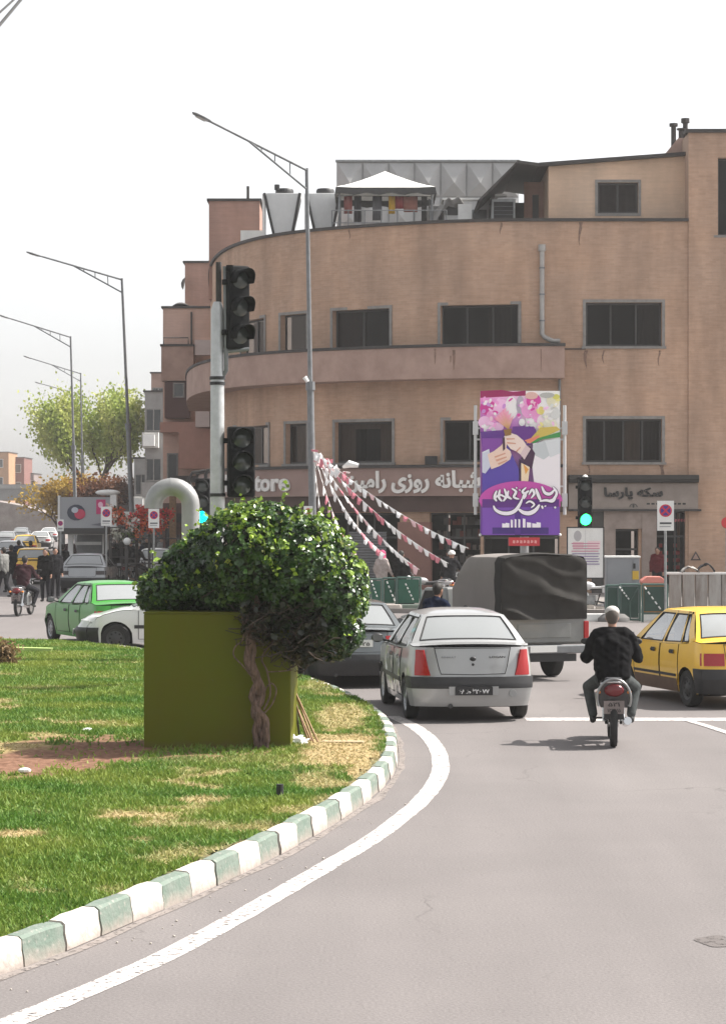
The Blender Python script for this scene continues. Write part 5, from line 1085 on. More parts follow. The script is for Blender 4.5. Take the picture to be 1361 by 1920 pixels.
# ================================================================== SIGNS
def round_sign(label, x, y, zc, hgt, k=1, panel=True, group='no stopping signs'):
    t = thing('no_stopping_sign', label, 'road sign', (x, y, 0), 0, group); MB().tube([(0, .04, 0), (0, .04, zc + hgt / 2)], .035, 8).build('pole', M_galv, t, smooth=50)
    w = hgt * .56; o = MB().bx(-w / 2, w / 2, -.005, .01, zc - hgt / 2, zc + hgt / 2).build('plate', M_white, t)
    r = w * .38; cz_ = zc + hgt * .17; s_ = [(ell(0, cz_, r, r, 20), rgb(190, 30, 60)), (ell(0, cz_, r * .78, r * .78, 20), rgb(60, 40, 130))]
    for a in (45, -45): ca, sa = math.cos(R(a)), math.sin(R(a)); s_.append(([(ca * x_ - sa * y_, cz_ + sa * x_ + ca * y_) for x_, y_ in ((-r * .85, -r * .13), (r * .85, -r * .13), (r * .85, r * .13), (-r * .85, r * .13))], rgb(190, 30, 60)))
    s_ += [([(-w * .35, zc - hgt * .28), (w * .35, zc - hgt * .28), (w * .35, zc - hgt * .22), (-w * .35, zc - hgt * .22)], (.04, .04, .05)), ([(-w * .36, zc - hgt * .38), (w * .3, zc - hgt * .38), (w * .3, zc - hgt * .345), (-w * .36, zc - hgt * .345)], (.35, .35, .35))]
    print_o('print', s_, t, lambda u, v, d: (u, -.006 - d, v)); return t
round_sign('no stopping sign on a slim pole in front of the coin shop', gx(1247, 63), 63, gz(967, 63), 56 * 63 / FL)
round_sign('no stopping sign standing left of the grey billboard kiosk', gx(114, 88), 88, gz(985, 88), 22 * 88 / FL)
round_sign('no stopping sign at the right edge of the grey billboard', gx(200, 86), 86, gz(968, 86), 36 * 86 / FL)
round_sign('no stopping sign among the red flowers right of the second lamp pole', gx(289, 84), 84, gz(972, 84), 36 * 84 / FL)
t = thing('round_sign', 'partly cut off round red sign at the right edge of the photo', 'road sign', (gx(1362, 70), 70, 0)); MB().tube([(0, .05, 0), (0, .05, gz(975, 70))], .035, 8).build('pole', M_galv, t); MB().tube([(0, 0, gz(981, 70)), (0, .02, gz(981, 70))], .16, 20).build('disc_post', M_plast, t)
MB().tube([(0, -.01, gz(980, 70)), (0, .02, gz(980, 70))], .165, 20).build('disc', mat('red_plate', (.55, .03, .04), .4), t)

# ================================================================== STREET CABINETS, BINS, PANELS
dC = 64.5; x0_, x1_ = gx(1136, dC), gx(1198, dC); zt = gz(1046, dC); w = x1_ - x0_
t = thing('utility_cabinet', 'grey steel utility cabinet with a yellow sticker beside the coin shop door', 'utility cabinet', ((x0_ + x1_) / 2, dC, 0)); M_cab = mat('cabinet_grey', (.27, .28, .30), .5, .2, var=.15, vscale=2)
MB().bx(-w / 2, w / 2, 0, .5, .12, zt).build('body', M_cab, t, bevel=.01); MB().bx(-w / 2 - .03, w / 2 + .03, -.03, .53, zt, zt + .05).build('lid', M_white, t, bevel=.01); MB().bx(-w / 2 + .03, w / 2 - .2, -.02, -.003, .2, zt - .06).build('door', M_cab, t); MB().bx(w / 2 - .17, w / 2 - .03, -.02, -.003, .2, zt - .06).build('door', M_cab, t)
MB().bx(w / 2 - .19, w / 2 - .02, -.03, -.021, zt - .58, zt - .35).build('sticker', mat('yellow_sticker', (.6, .38, .04), .5), t); MB().box((w / 2 - .14, -.03, zt - .22), (.06, .02, .14)).build('handle', M_ink, t)
M_grn = mat('dark_green_paint', (.022, .065, .05), .6, var=.3, vscale=3); M_grn2 = mat('green_mesh_fabric', (.018, .10, .065), .8, var=.2, vscale=4)
def dash_diag(t, x0_, x1_, z0_, z1_, y, n=5):
    for k in range(n):
        a = k / n; b = a + .55 / n; mb = MB(); mb.tube([(x0_ + (x1_ - x0_) * a, y, z0_ + (z1_ - z0_) * a), (x0_ + (x1_ - x0_) * b, y, z0_ + (z1_ - z0_) * b)], .022, 6); mb.build('white_bead', M_white, t)
def panel(label, pa, pb, pt, pbm, y, beads, m=M_grn, extra=None, group='green barrier panels'):
    x0_, x1_ = gx(pa, y), gx(pb, y); z0_, z1_ = max(.05, gz(pbm, y)), gz(pt, y); w = x1_ - x0_; t = thing('barrier_panel', label, 'barrier', ((x0_ + x1_) / 2, y, 0), 0, group)
    MB().bx(-w / 2 + .04, w / 2 - .04, -.01, .02, z0_ + .05, z1_ - .05).build('sheet', m, t)
    f = MB(); f.tube([(-w / 2, 0, 0), (-w / 2, 0, z1_)], .03, 8); f.tube([(w / 2, 0, 0), (w / 2, 0, z1_)], .03, 8); f.tube([(-w / 2, 0, z1_), (w / 2, 0, z1_)], .03, 8); f.tube([(-w / 2, 0, z0_), (w / 2, 0, z0_)], .03, 8)
    if extra == 'cross': f.tube([(-w / 2, -.03, z1_), (0, -.03, (z0_ + z1_) / 2), (w / 2, -.03, z1_)], .025, 6); f.tube([(0, -.03, (z0_ + z1_) / 2), (0, -.03, z0_)], .025, 6)
    f.build('frame', mat('panel_frame_green', (.05, .10, .085), .5), t)
    if beads: dash_diag(t, *[(gx(q, y) - (x0_ + x1_) / 2) if i < 2 else gz(q, y) for i, q in enumerate(beads)], -.05)
    return t
panel('dark green barrier panel left of the grey cabinet foot', 1136, 1160, 1098, 1150, 64, None)
panel('dark green barrier panel with a v brace below the grey cabinet', 1161, 1199, 1096, 1162, 63.6, (1160, 1180, 1100, 1126), extra='cross')
panel('dark green barrier panel in front of the orange bin', 1204, 1250, 1096, 1150, 63.2, (1207, 1240, 1100, 1146))
panel('green mesh barrier half hidden by the ivy', 694, 716, 1086, 1136, 72, (696, 708, 1088, 1122), M_grn2)
panel('green mesh barrier left of the pink scarf figure', 718, 742, 1084, 1134, 72.2, (725, 741, 1090, 1130), M_grn2)
panel('green mesh barrier with bright beads and a white foot', 744, 788, 1083, 1134, 72, (760, 776, 1094, 1128), M_grn2)
# orange bin
y = 64.8; x0_, x1_ = gx(1204, y), gx(1246, y); w = x1_ - x0_; t = thing('orange_bin', 'orange plastic litter bin with a pale red lid behind the green panel', 'bin', ((x0_ + x1_) / 2, y, 0)); zt = gz(1093, y)
MB().prism([(-w / 2 + .04, .05), (w / 2 - .04, .05), (w / 2, zt), (-w / 2, zt)], 0, .5).build('body', mat('orange_plastic', (.42, .17, .03), .55, var=.25), t, bevel=.02)
MB().prism([(-w / 2 - .04, zt), (w / 2 + .04, zt), (w / 2 + .02, zt + .07), (w * .3, zt + .17), (-w * .3, zt + .17), (-w / 2 - .02, zt + .07)], -.04, .54).build('lid', mat('faded_red_lid', (.62, .22, .18), .5), t, bevel=.015)
# stainless hoarding
y = 66; x0_, x1_ = gx(1253, y), gx(1400, y); zt = gz(1077, y); t = thing('steel_hoarding', 'dirty stainless steel sheet hoarding behind the yellow taxi', 'hoarding', (x0_, y, 0)); n = 6; w = (x1_ - x0_) / n
M_inox = mat('stained_stainless', (.40, .39, .37), .38, .7, col2=(.22, .19, .17), vscale=1.6, stretch=(2.5, 2.5, .5))
for i in range(n): MB().bx(i * w + .015, (i + 1) * w - .015, -.04 - (i % 2) * .03, .1, .1, zt).build('sheet_panel', M_inox, t, bevel=.01)
MB().bx(-.05, x1_ - x0_, -.1, .16, zt, zt + .06).build('top_rail', M_white, t)
o = tarp('tarpaulin', 'small pale heap of cloth on top of the steel hoarding', 'cloth', gx(1293, 66), 66, gz(1077, 66) + .05, .5, .3, .2, M_conc, 9, .3)
o = tarp('dark_bag', 'dark sack lying on top of the steel hoarding', 'sack', gx(1322, 66), 66, gz(1077, 66) + .05, .5, .3, .3, M_plast, 4, .25)
t = thing('warning_triangle', 'small dark warning triangle on the brown wall above the hoarding', 'sign', (gx(1304, 81.7), 81.75, gz(1043, 81.7))); MB().prism([(-.18, -.14), (.18, -.14), (0, .17)], 0, .03).build('plate', M_cop, t); MB().prism([(-.11, -.1), (.11, -.1), (0, .09)], -.004, -.001).build('face', M_plr, t)
o = MB().tube([(gx(1352, 67), 66.6, .05), (gx(1352, 67), 66.6, 1.2)], .18, 12).build('dark_drum', M_plast); tag(o, 'dark drum beside the hoarding at the right edge', 'drum')
# grey concrete dome bollards and white kerb stones
for i, (px, y, rx, h) in enumerate(((1150, 63.5, .42, .24),)):
    b = MB(); b.lathe([(rx, 0), (rx, .1), (rx * .93, h * .5), (rx * .7, h * .85), (0, h)], 20, Matrix.Translation((gx(px, y), y, .0)) @ Matrix.Diagonal((1, .6, 1, 1))); o = b.build('concrete_bollard', mat('dark_concrete', (.16, .155, .15), .9, var=.3), smooth=50); tag(o, 'low rounded grey concrete block by the white kerb stones', 'concrete block')
pk = thing('pavement_kerb', None, None); pk['kind'] = 'structure'
for k in range(26):
    x = -1.2 + k * .92; y = 69.3 - .062 * (x + 1.6) - .05; hh = .24
    if 6.0 < x < 7.6: hh = .3
    MB().box((x, y - .12, hh / 2), (.88, .22, hh), rz=-.06).build('kerb_stone', M_kw if (k % 2 == 0 or 5.5 < x < 9) else M_kg, pk, bevel=.015)
t = thing('white_kerb_block', 'long whitewashed stone block left of the concrete block', 'kerb block', (gx(1118, 64), 63.8, 0)); MB().box((0, 0, .1), (.75, .3, .2)).build('block', M_white, t, bevel=.02)
t = thing('white_kerb_block', 'whitewashed stone block just right of the rider helmet', 'kerb block', (gx(1226, 64), 63.8, 0)); MB().box((0, 0, .1), (.9, .3, .2)).build('block', M_white, t, bevel=.02)

# ================================================================== BUNTING
M_fw = mat('white_flag', (.85, .84, .84), .8); M_fp = mat('pink_flag', (.62, .20, .25), .8); M_fpp = mat('pale_pink_flag', (.72, .48, .50), .8)
src = Vector((gx(587, 69.8), 69.85, gz(842, 69.85)))
# ends: px, py, depth
BUN = [((878, 1028), 66, 22, 'uppermost bunting string ending above the tarpaulin pickup'), ((840, 1056), 66.5, 24, 'second bunting string with pink flags ending at the white helmet rider'), ((786, 1068), 68, 21, 'third bunting string ending behind the navy rider'), ((722, 1040), 69, 18, 'fourth bunting string ending at the pink scarf figure'), ((668, 1040), 70, 14, 'fifth bunting string hanging steeply beside the ivy'), ((612, 985), 70, 8, 'shortest bunting string dropping beside the lamp pole')]
for si, ((ex, ey), ed, nf, lab) in enumerate(BUN):
    e = Vector((gx(ex, ed), ed, gz(ey, ed))); t = thing('bunting_string', lab, 'bunting', src, 0, 'bunting strings from the lamp pole'); v = e - src; sag = .25 + .05 * si
    def pt(q): return v * q + Vector((0, 0, -sag * 4 * q * (1 - q)))
    MB().tube([pt(k / 16) for k in range(17)], .008, 4).build('cord', M_white, t)
    for k in range(nf):
        q = (k + .8) / (nf + .6); p = pt(q); dv = (pt(min(1, q + .02)) - pt(q - .02)).normalized(); hw = .115; a1 = random.uniform(-.9, .9); dn = Vector((math.sin(a1) * .5, random.uniform(-.6, .2), -1)).normalized() * random.uniform(.14, .24)
        sd_ = Vector((dv.x, dv.y, dv.z * .7)); mb = MB(); mb.add([p - sd_ * hw, p + sd_ * hw, p + dn + sd_ * .05, p + dn * .55 + Vector((0, -.04, 0)), p + dn - sd_ * .05], [(0, 1, 3), (1, 2, 3), (2, 4, 3), (4, 0, 3)])
        m = M_fp if random.random() < (.4 if si == 1 else .16) else M_fpp if random.random() < .2 else M_fw
        o = mb.build('flag', m, t, fix=False); o.modifiers.new('th', 'SOLIDIFY').thickness = .006
# a crumpled cluster near the pole
t = thing('bunting_bundle', 'crumpled bundle of pink and white flags knotted at the lamp pole', 'bunting', src)
for k in range(26):
    q = k / 26; p = Vector((q * 1.0 + random.uniform(-.1, .12), -.1 + random.uniform(-.1, .1), -.1 - q * .75 + random.uniform(-.18, .12))); a = Vector((random.uniform(-1, 1), random.uniform(-.5, .5), random.uniform(-1, 1))).normalized() * .12; b = Vector((random.uniform(-1, 1), random.uniform(-.5, .5), random.uniform(-1, 1))).normalized() * .12
    o = MB().add([p + a, p + b, p - a * .7, p - b], [(0, 1, 2, 3)]).build('flag', random.choice([M_fp, M_fw, M_fpp, M_fw]), t, fix=False); o.modifiers.new('th', 'SOLIDIFY').thickness = .006
o = MB().tube([(gx(643, 69.5), 69.5, gz(876, 69.5)), (gx(655, 69.5), 69.4, gz(870, 69.5)), (gx(672, 69.5), 69.4, gz(873, 69.5))], [.04, .11, .06], 8).build('floodlight', M_white, smooth=60); tag(o, 'white oval floodlight above the bunting in front of the fascia', 'floodlight')
# overhead cables top left
for i, (a, b) in enumerate((((-40, 95), (60, -25)), ((-40, 60), (70, -40)))):
    y = 24; o = MB().tube([(gx(a[0], y), y, gz(a[1], y)), (gx(b[0], y + 4), y + 4, gz(b[1], y + 4))], .012 if i else .018, 6).build('overhead_cable', M_ink); tag(o, ['lower and thicker black overhead cable crossing the top left corner', 'upper thinner black overhead cable crossing the top left corner'][i], 'cable', None)

# ================================================================== FLOWER STALL, BILLBOARD KIOSK
dK = 95.0; t = thing('billboard', 'grey advertising billboard with a dark picture and magenta panel over the kiosk', 'billboard', (gx(160, dK), dK, 0)); k = dK / FL; w = 94 * k; z0_, z1_ = gz(990, dK), gz(932, dK)
MB().bx(-w / 2, w / 2, 0, .35, z0_, z1_).build('panel', mat('billboard_grey', (.33, .34, .36), .6), t)
w2 = w / 2; hh = z1_ - z0_
print_o('print', [([(w2 * .45, z0_ + hh * .45), (w2 * .82, z0_ + hh * .45), (w2 * .82, z1_ - hh * .08), (w2 * .45, z1_ - hh * .08)], rgb(190, 50, 110)), (ell(w2 * .62, z0_ + hh * .75, .1, .12, 10), rgb(235, 190, 210)), (ell(-w2 * .35, z0_ + hh * .5, .36, .32, 14), rgb(60, 65, 80)), (ell(-w2 * .2, z0_ + hh * .45, .22, .2, 12), rgb(190, 60, 90)), (ell(-w2 * .4, z0_ + hh * .58, .14, .12, 10), rgb(190, 195, 205)), ([(w2 * .2, z0_ + hh * .1), (w2 * .9, z0_ + hh * .05), (w2 * .85, z0_ + hh * .2)], rgb(110, 110, 118))], t, lambda u, v, d: (u, -.003 - d * 4, v), .002)
fb = MB(); fb.bx(-w2 - .08, -w2, -.03, .38, z0_ - .1, z1_ + .06); fb.bx(w2, w2 + .25, -.03, .38, z0_ - .1, z1_ + .1); fb.bx(-w2, w2, -.03, .38, z0_ - .1, z0_); fb.build('frame', M_white, t)
MB().sphere((w2 - .1, .1, z1_ + .18), (.5, .25, .12)).build('floodlight', M_white, t, smooth=60)
for x in (-w2 + .1, w2 - .1): MB().tube([(x, .2, 0), (x, .2, z0_)], .08, 8).build('post', M_greyp, t)
dK = 94; x0_, x1_ = gx(128, dK), gx(203, dK); w = x1_ - x0_; t = thing('kiosk', 'white framed street kiosk under the grey billboard', 'kiosk', ((x0_ + x1_) / 2, dK, 0)); zt = gz(1003, dK)
kb = MB(); kb.bx(-w / 2, -w / 2 + .2, 0, .2, 0, zt); kb.bx(w / 2 - .22, w / 2, 0, .2, 0, zt); kb.bx(-w / 2, w / 2, -.1, 1.6, zt, zt + .12); kb.bx(-w / 2 + .25, w / 2 - .3, .3, .4, gz(1022, dK), gz(1016, dK)); kb.build('frame', M_white, t)
MB().bx(-w / 2 + .2, w / 2 - .22, 1.3, 1.35, 0, zt).build('back_wall', mat('kiosk_grey', (.25, .26, .27), .6, var=.3), t); MB().bx(-w / 2 + .2, w / 2 - .22, .05, .4, 0, .9).build('counter', M_greyp, t)
MB().bx(-w2, w2 * .9, -1.0, .0, gz(1001, dK), gz(990, dK)).build('awning', M_fdark, t)
dF = 92
def flower_stall(label, px, w, z0_, z1_, n, pal, y=92, legs=True):
    t = thing('flower_display', label, 'flower display', (gx(px, y), y, 0), 0, 'flower stall displays')
    b = MB()
    for sx in (-1, 1):
        for sy in (-1, 1): b.tube([(sx * w / 2, sy * .35, 0), (sx * w / 2, sy * .3, z0_ + .15)], .03, 5)
    for z in (z0_ * .5, z0_): b.box((0, 0, z), (w, .7, .04))
    b.build('rack', M_cop, t)
    P = np.stack([rng.uniform(-w / 2, w / 2, n), rng.uniform(-.4, .3, n), rng.uniform(z0_, z1_, n)], 1)
    kc = rng.integers(0, 9, n); cen = np.stack([rng.uniform(-w / 2, w / 2, 9), rng.uniform(-.3, .2, 9), rng.uniform(z0_ + .1, z1_ - .1, 9)], 1); P = P * .35 + cen[kc] * .65 + rng.normal(0, .05, (n, 3)); cc = np.array(pal)[kc % len(pal)] * rng.uniform(.6, 1.2, (n, 1)); g_ = rng.random(n) < .15; cc[g_] = (.04, .07, .02)
    Nn = rng.normal(size=(n, 3)); Nn[:, 1] -= .8; Nn /= np.linalg.norm(Nn, axis=1)[:, None]
    o = leaves('blossoms', P, Nn, rng.uniform(.06, .14, n), cc, ML_petal, t, .5, 1)
RD = [(.75, .12, .05), (.65, .06, .05), (.8, .2, .08), (.55, .04, .06), (.75, .7, .65)]
flower_stall('bright orange flower display just right of the billboard', 218, .8, 2.3, 3.3, 500, [(.85, .2, .07), (.8, .14, .06), (.75, .55, .45)], 93)
flower_stall('white flower display below the orange one', 232, 1.0, 1.7, 2.3, 450, [(.7, .68, .62), (.6, .6, .5), (.2, .3, .1), (.1, .08, .06)], 92)
flower_stall('red flower display between the lamp pole and the sign', 263, 1.0, 1.9, 3.2, 700, RD, 91)
flower_stall('red flower display right of the sign below the pipe arch', 308, 1.1, 1.9, 3.1, 600, RD + [(.3, .03, .04)], 90.5)
flower_stall('orange and white flowers left of the second lamp pole', 243, .6, 2.2, 2.9, 260, [(.8, .3, .2), (.75, .72, .66)], 92.6)
# wooden post and white ball standing for a motorcycle headlight
o = MB().bx(gx(318, 96), gx(330, 96), 96, 96.3, 0, gz(928, 96)).build('wooden_post', M_wood); tag(o, 'brown wooden post seen through the big pipe arch', 'post')
t = thing('headlight_ball', 'round white ball standing for a motorcycle headlight among the crowd under the flowers', 'lamp', (gx(239, 88), 88, 0)); MB().tube([(0, 0, 0), (0, 0, gz(1022, 88))], .03, 6).build('pole', M_cop, t); MB().sphere((0, 0, gz(1015, 88)), .14).build('globe', M_white, t, smooth=90)
# ================================================================== CARS
def interp(tab, x):
    if x <= tab[0][0]: return tab[0][1]
    for (a, va), (b, vb) in zip(tab, tab[1:]):
        if x <= b:
            t = (x - a) / (b - a); return va + (vb - va) * t
    return tab[-1][1]
def sinterp(tab, x):
    if x <= tab[0][0]: return tab[0][1]
    for (a, va), (b, vb) in zip(tab, tab[1:]):
        if x <= b:
            t = (x - a) / (b - a); t = t * t * (3 - 2 * t); return va + (vb - va) * t
    return tab[-1][1]
def wheel(parent, x, y, r, w, side, rim, steer=0):
    M = Matrix.Translation((x, y, r)) @ Matrix.Rotation(steer, 4, 'Z') @ Matrix.Rotation(R(90) * side, 4, 'Y')
    b = MB(); b.lathe([(r * .62, -w / 2), (r * .9, -w / 2), (r * .985, -w * .38), (r, -w * .15), (r, w * .15), (r * .985, w * .38), (r * .9, w / 2), (r * .64, w / 2 - .01), (r * .62, w / 2 - .03), (r * .62, -w / 2)], 28, M)
    t = b.build('wheel', M_tyre, parent, smooth=40)
    b = MB(); b.lathe([(0, w * .42), (r * .12, w * .42), (r * .2, w * .36), (r * .5, w * .3), (r * .62, w * .42), (r * .645, w * .4), (r * .62, w * .1), (0, w * .1)], 24, M)
    rm = b.build('rim', rim, t, smooth=35); b = MB()
    for k in range(8):
        a = 2 * PI * k / 8; b.lathe([(.0, w * .345), (r * .07, w * .335)], 8, M @ Matrix.Translation((math.cos(a) * r * .38, math.sin(a) * r * .38, .008)))
    b.build('rim_slots', M_gap, rm); return t

def car(label, loc, yaw, C, name='car', cat='car', group=None):
    """C: spec. local +Y forward, origin under the body centre. u measured from the rear bumper forward."""
    L, Wd, H = C['L'], C['W'], C['H']; paint = C['paint']; body2 = C.get('lower', paint)
    t = thing(name, label, cat, loc, yaw, group); hw = Wd / 2
    zt = C['zt']; dr = C['dr']; df = C['df']; rw, fw = C['rw'], C['fw']; wr = C['wr']; Ra = wr + .055; sill = C.get('sill', .2)
    def wz(z): return hw * interp([(0, .90), (sill, .93), (.45, .99), (.6, 1.0), (.75, .995), (1.0, .955), (1.2, .93)], z)
    def taper(u): return 1 - .05 * max(0, 1 - u / .4) ** 2 - .10 * max(0, 1 - (L - u) / .75) ** 2
    def end(u, wn, z):
        a = max(0, 1 - u / .45); b = max(0, 1 - (L - u) / .6); e = abs(wn) ** 5
        return a * (interp(dr, z) + .13 * e + .03 * wn * wn) - b * (interp(df, z) + .2 * e + .07 * wn * wn)
    def P(kind, a, z, off=0):
        if kind in ('L', 'R'):
            s = -1 if kind == 'L' else 1; x = s * (wz(z) * taper(a) + off); y = a + end(a, 1, z)
        elif kind == 'rear': x = a * (wz(z) * taper(0) + off * abs(a)); y = end(0, a, z) - off
        else: x = a * (wz(z) * taper(L) + off * abs(a)); y = L + end(L, a, z) + off
        return Vector((x, y - L / 2, z))
    def zb(u):
        z = sill + .03 * (max(0, 1 - u / .5) + max(0, 1 - (L - u) / .5))
        for w_ in (rw, fw):
            d = abs(u - w_)
            if d < Ra: z = max(z, wr + math.sqrt(max(0, Ra * Ra - d * d)) * .97)
        return z
    def zt_(u): return sinterp(zt, u)
    us = {0, .06, .15, .27, .4, L, L - .06, L - .16, L - .3, L - .45}
    for w_ in (rw, fw): us |= {w_ + Ra * math.cos(PI * k / 10) for k in range(11)} | {w_ - Ra - .012, w_ + Ra + .012}
    u = .55
    while u < L - .5: us.add(u); u += .18
    us = sorted(x for x in us if 0 <= x <= L); ul = [us[0]]
    for x in us[1:]:
        if x - ul[-1] > .01: ul.append(x)
    us = ul; rows_z = [None, .3, .4, .5, .58, .66, .76, .86, .94]
    def col(u):
        top = zt_(u); b = zb(u); out = []; n = len(rows_z)
        for j, z in enumerate(rows_z):
            z = b if z is None else z; z = min(z, top - .035 * (n - j) * .6); z = max(z, b + .004 * j) if j else b; out.append(z)
        out.append(top - .012); return out
    mb = MB()
    for s in ('L', 'R'): mb.grid([[P(s, u, z) for z in col(u)] for u in us])
    wn = [-1, -.97, -.9, -.75, -.5, -.25, 0, .25, .5, .75, .9, .97, 1]
    for kind, uu in (('rear', 0), ('front', L)): c = col(uu); mb.grid([[P(kind, a, z) for z in c] for a in wn])
    # deck
    g1, g4 = C['glass'][0], C['glass'][3]
    def deck(u, a): top = zt_(u); q = P('R', u, top); xw = q.x; return Vector((a * xw, u - L / 2 + end(u, a, top), top + .035 * (1 - abs(a) ** 2.4)))
    ud = [x for x in us if x <= g1 + .1] + [g1 + .1]; mb.grid([[deck(u, a) for a in wn] for u in sorted(set(ud))])
    uf = [g4 - .1] + [x for x in us if x >= g4 - .1]; mb.grid([[deck(u, a) for a in wn] for u in sorted(set(uf))])
    # bottom
    mb.add([(-hw * .85, -L / 2 + .15, sill + .02), (hw * .85, -L / 2 + .15, sill + .02), (hw * .85, L / 2 - .2, sill + .02), (-hw * .85, L / 2 - .2, sill + .02)], [(0, 1, 2, 3)])
    body = mb.build('body', paint, t, smooth=38, wd=True)
    # wheel wells
    ww = MB()
    for w_ in (rw, fw): ww.box((0, w_ - L / 2, wr + .12), (Wd * .86, Ra * 1.9, wr * 1.6)); 
    ww.build('wheel_well', M_gap, t)
    # greenhouse
    u1, u2, u3, u4 = C['glass']; hr = C['wroof'] / 2; zr = H - C.get('crown', .055); zA, zD = zt_(u1 + .0) - .0, zt_(u4)
    wb_ = lambda u: P('R', u, zt_(u)).x - .015
    def side(u_bot, u_top, tt, s):     # point on side glass surface
        zbm = zt_(u_bot) - .012; xb = wb_(u_bot); x = xb + (hr - xb) * (tt ** 1.25); y = u_bot + (u_top - u_bot) * tt; return Vector((s * x, y - L / 2, zbm + (zr - zbm) * tt))
    gb = MB(); gl = []; trim = MB()
    cols = C['cols']  # list of (u_bot, u_top, isglass) boundaries from rear to front
    for s in (-1, 1):
        for (a, b) in zip(cols, cols[1:]):
            if a[2]:
                for t0, t1 in ((0, .06), (.9, 1)): gb.grid([[side(a[0], a[1], t0, s), side(b[0], b[1], t0, s)], [side(a[0], a[1], t1, s), side(b[0], b[1], t1, s)]])
                q = []
                for (tt0) in [.06 + .84 * k / 4 for k in range(5)]: q.append([side(a[0], a[1], tt0, s) - Vector((s * .012, 0, 0)), side(b[0], b[1], tt0, s) - Vector((s * .012, 0, 0))])
                gl.append(('window', MB().grid(q), G_car))
                # black rubber around
                c4 = [side(a[0], a[1], .06, s), side(b[0], b[1], .06, s), side(b[0], b[1], .9, s), side(a[0], a[1], .9, s)]
                for i in range(4): trim.tube([c4[i], c4[(i + 1) % 4]], .011, 4)
            else:
                gb.grid([[side(a[0], a[1], k / 6, s), side(b[0], b[1], k / 6, s)] for k in range(7)])
    ros = [-1, -.96, -.85, -.6, -.3, 0, .3, .6, .85, .96, 1]
    def roofp(u, a):
        e = 1 - abs(a) ** 4; k = (u - u2) / (u3 - u2); arch = 1 - (2 * k - 1) ** 2
        return Vector((a * hr, u - L / 2, zr + (H - zr) * (.35 + .65 * arch) * e ** .8 if e > 0 else zr))
    gb.grid([[roofp(u2 + (u3 - u2) * k / 8, a) for a in ros] for k in range(9)])
    for kind, (ub, ut, m_) in (('rear_window', (u1, u2, C.get('rglass', G_tint))), ('windscreen', (u4, u3, G_car))):
        def gp(a, tt):
            top = roofp(ut, a); zbm = zt_(ub) - .012 + .035 * (1 - abs(a) ** 2.4); bot = Vector((a * wb_(ub), ub - L / 2 + (-.05 if kind == 'rear_window' else .10) * (1 - a * a), zbm)); return bot.lerp(top, tt) + Vector((0, (-.02 if kind == 'rear_window' else .02) * math.sin(PI * tt), .012 * math.sin(PI * tt)))
        am = C.get('gm', .86); aa = [-1, -am, am, 1]; tb, tu = .1, .88
        for i in range(3):
            for t0, t1 in ((0, tb), (tb, tu), (tu, 1)):
                if i == 1 and t0 == tb: continue
                n = 8 if i == 1 else 2; gb.grid([[gp(aa[i] + (aa[i + 1] - aa[i]) * k / n, t0 + (t1 - t0) * j / 3) for k in range(n + 1)] for j in range(4)])
        gl.append((kind, MB().grid([[gp(-am + 2 * am * k / 10, tb + (tu - tb) * j / 5) + Vector((0, 0, -.006)) for k in range(11)] for j in range(6)]), m_))
        rim_ = [gp(-am + 2 * am * k / 8, tb) for k in range(9)] + [gp(am, tb + (tu - tb) * k / 4) for k in range(1, 5)] + [gp(am - 2 * am * k / 8, tu) for k in range(1, 9)] + [gp(-am, tu + (tb - tu) * k / 4) for k in range(1, 5)]
        trim.tube(rim_, .012, 4)
    gb.build('cabin_shell', paint, t, smooth=40, wd=True, bevel=0)
    for nm, m_, gm_ in gl: m_.build(nm, gm_, t, smooth=180, fix=False)
    trim.build('window_rubber', M_black, t)
    # patches
    def patch(name, kind, as_, zs, off, m, parent=t, rim=.0, topf=None):
        rows = [[P(kind, a, (z if not callable(z) else z(a)), off) for z in zs] for a in as_]; mb = MB(); mb.grid(rows); n, k = len(rows), len(rows[0])
        # skirt back to the body
        edge = [(i, 0) for i in range(n)] + [(n - 1, j) for j in range(1, k)] + [(i, k - 1) for i in range(n - 2, -1, -1)] + [(0, j) for j in range(k - 2, 0, -1)]
        loop = [rows[i][j] for i, j in edge]; back = [P(kind, as_[i], (zs[j] if not callable(zs[j]) else zs[j](as_[i])), -.02) for i, j in edge]
        loop.append(loop[0]); back.append(back[0]); mb.grid([loop, back])
        return mb.build(name, m, parent, smooth=35, wd=True)
    def lin(a, b, n): return [a + (b - a) * k / n for k in range(n + 1)]
    # doors
    for s in ('L', 'R'):
        for (a, b) in C['doors']:
            zl = sill + .09
            def zlo(u): return max(zl, zb(u) + .03)
            aa = lin(a + .008, b - .008, 10)
            seam = []
            for z in lin(zl, zt_((a + b) / 2) - .03, 8): pass
            sm_ = MB(); o1 = .004
            for uu in (a, b):
                pts = [P(s, uu, z, o1) for z in lin(max(zl, zb(uu) + .02), zt_(uu) - .02, 8)]; sm_.tube(pts, .006, 4)
            sm_.tube([P(s, u, zlo(u), o1) for u in lin(a, b, 8)], .006, 4); sm_.build('door_gap', M_gap, t)
            d = patch('door', s, aa, [(lambda u, q=q: zlo(u) + (zt_(u) - .035 - zlo(u)) * q) for q in lin(0, 1, 6)], .005, paint)
            zh = C.get('zh', .80); uh = a + .13
            hd = MB(); hd.grid([[P(s, u, zh - .03, .02), P(s, u, zh, .035), P(s, u, zh + .03, .02)] for u in lin(uh, uh + .16, 3)]); hd.build('handle', C.get('handle', M_plast), d, smooth=60, fix=False)
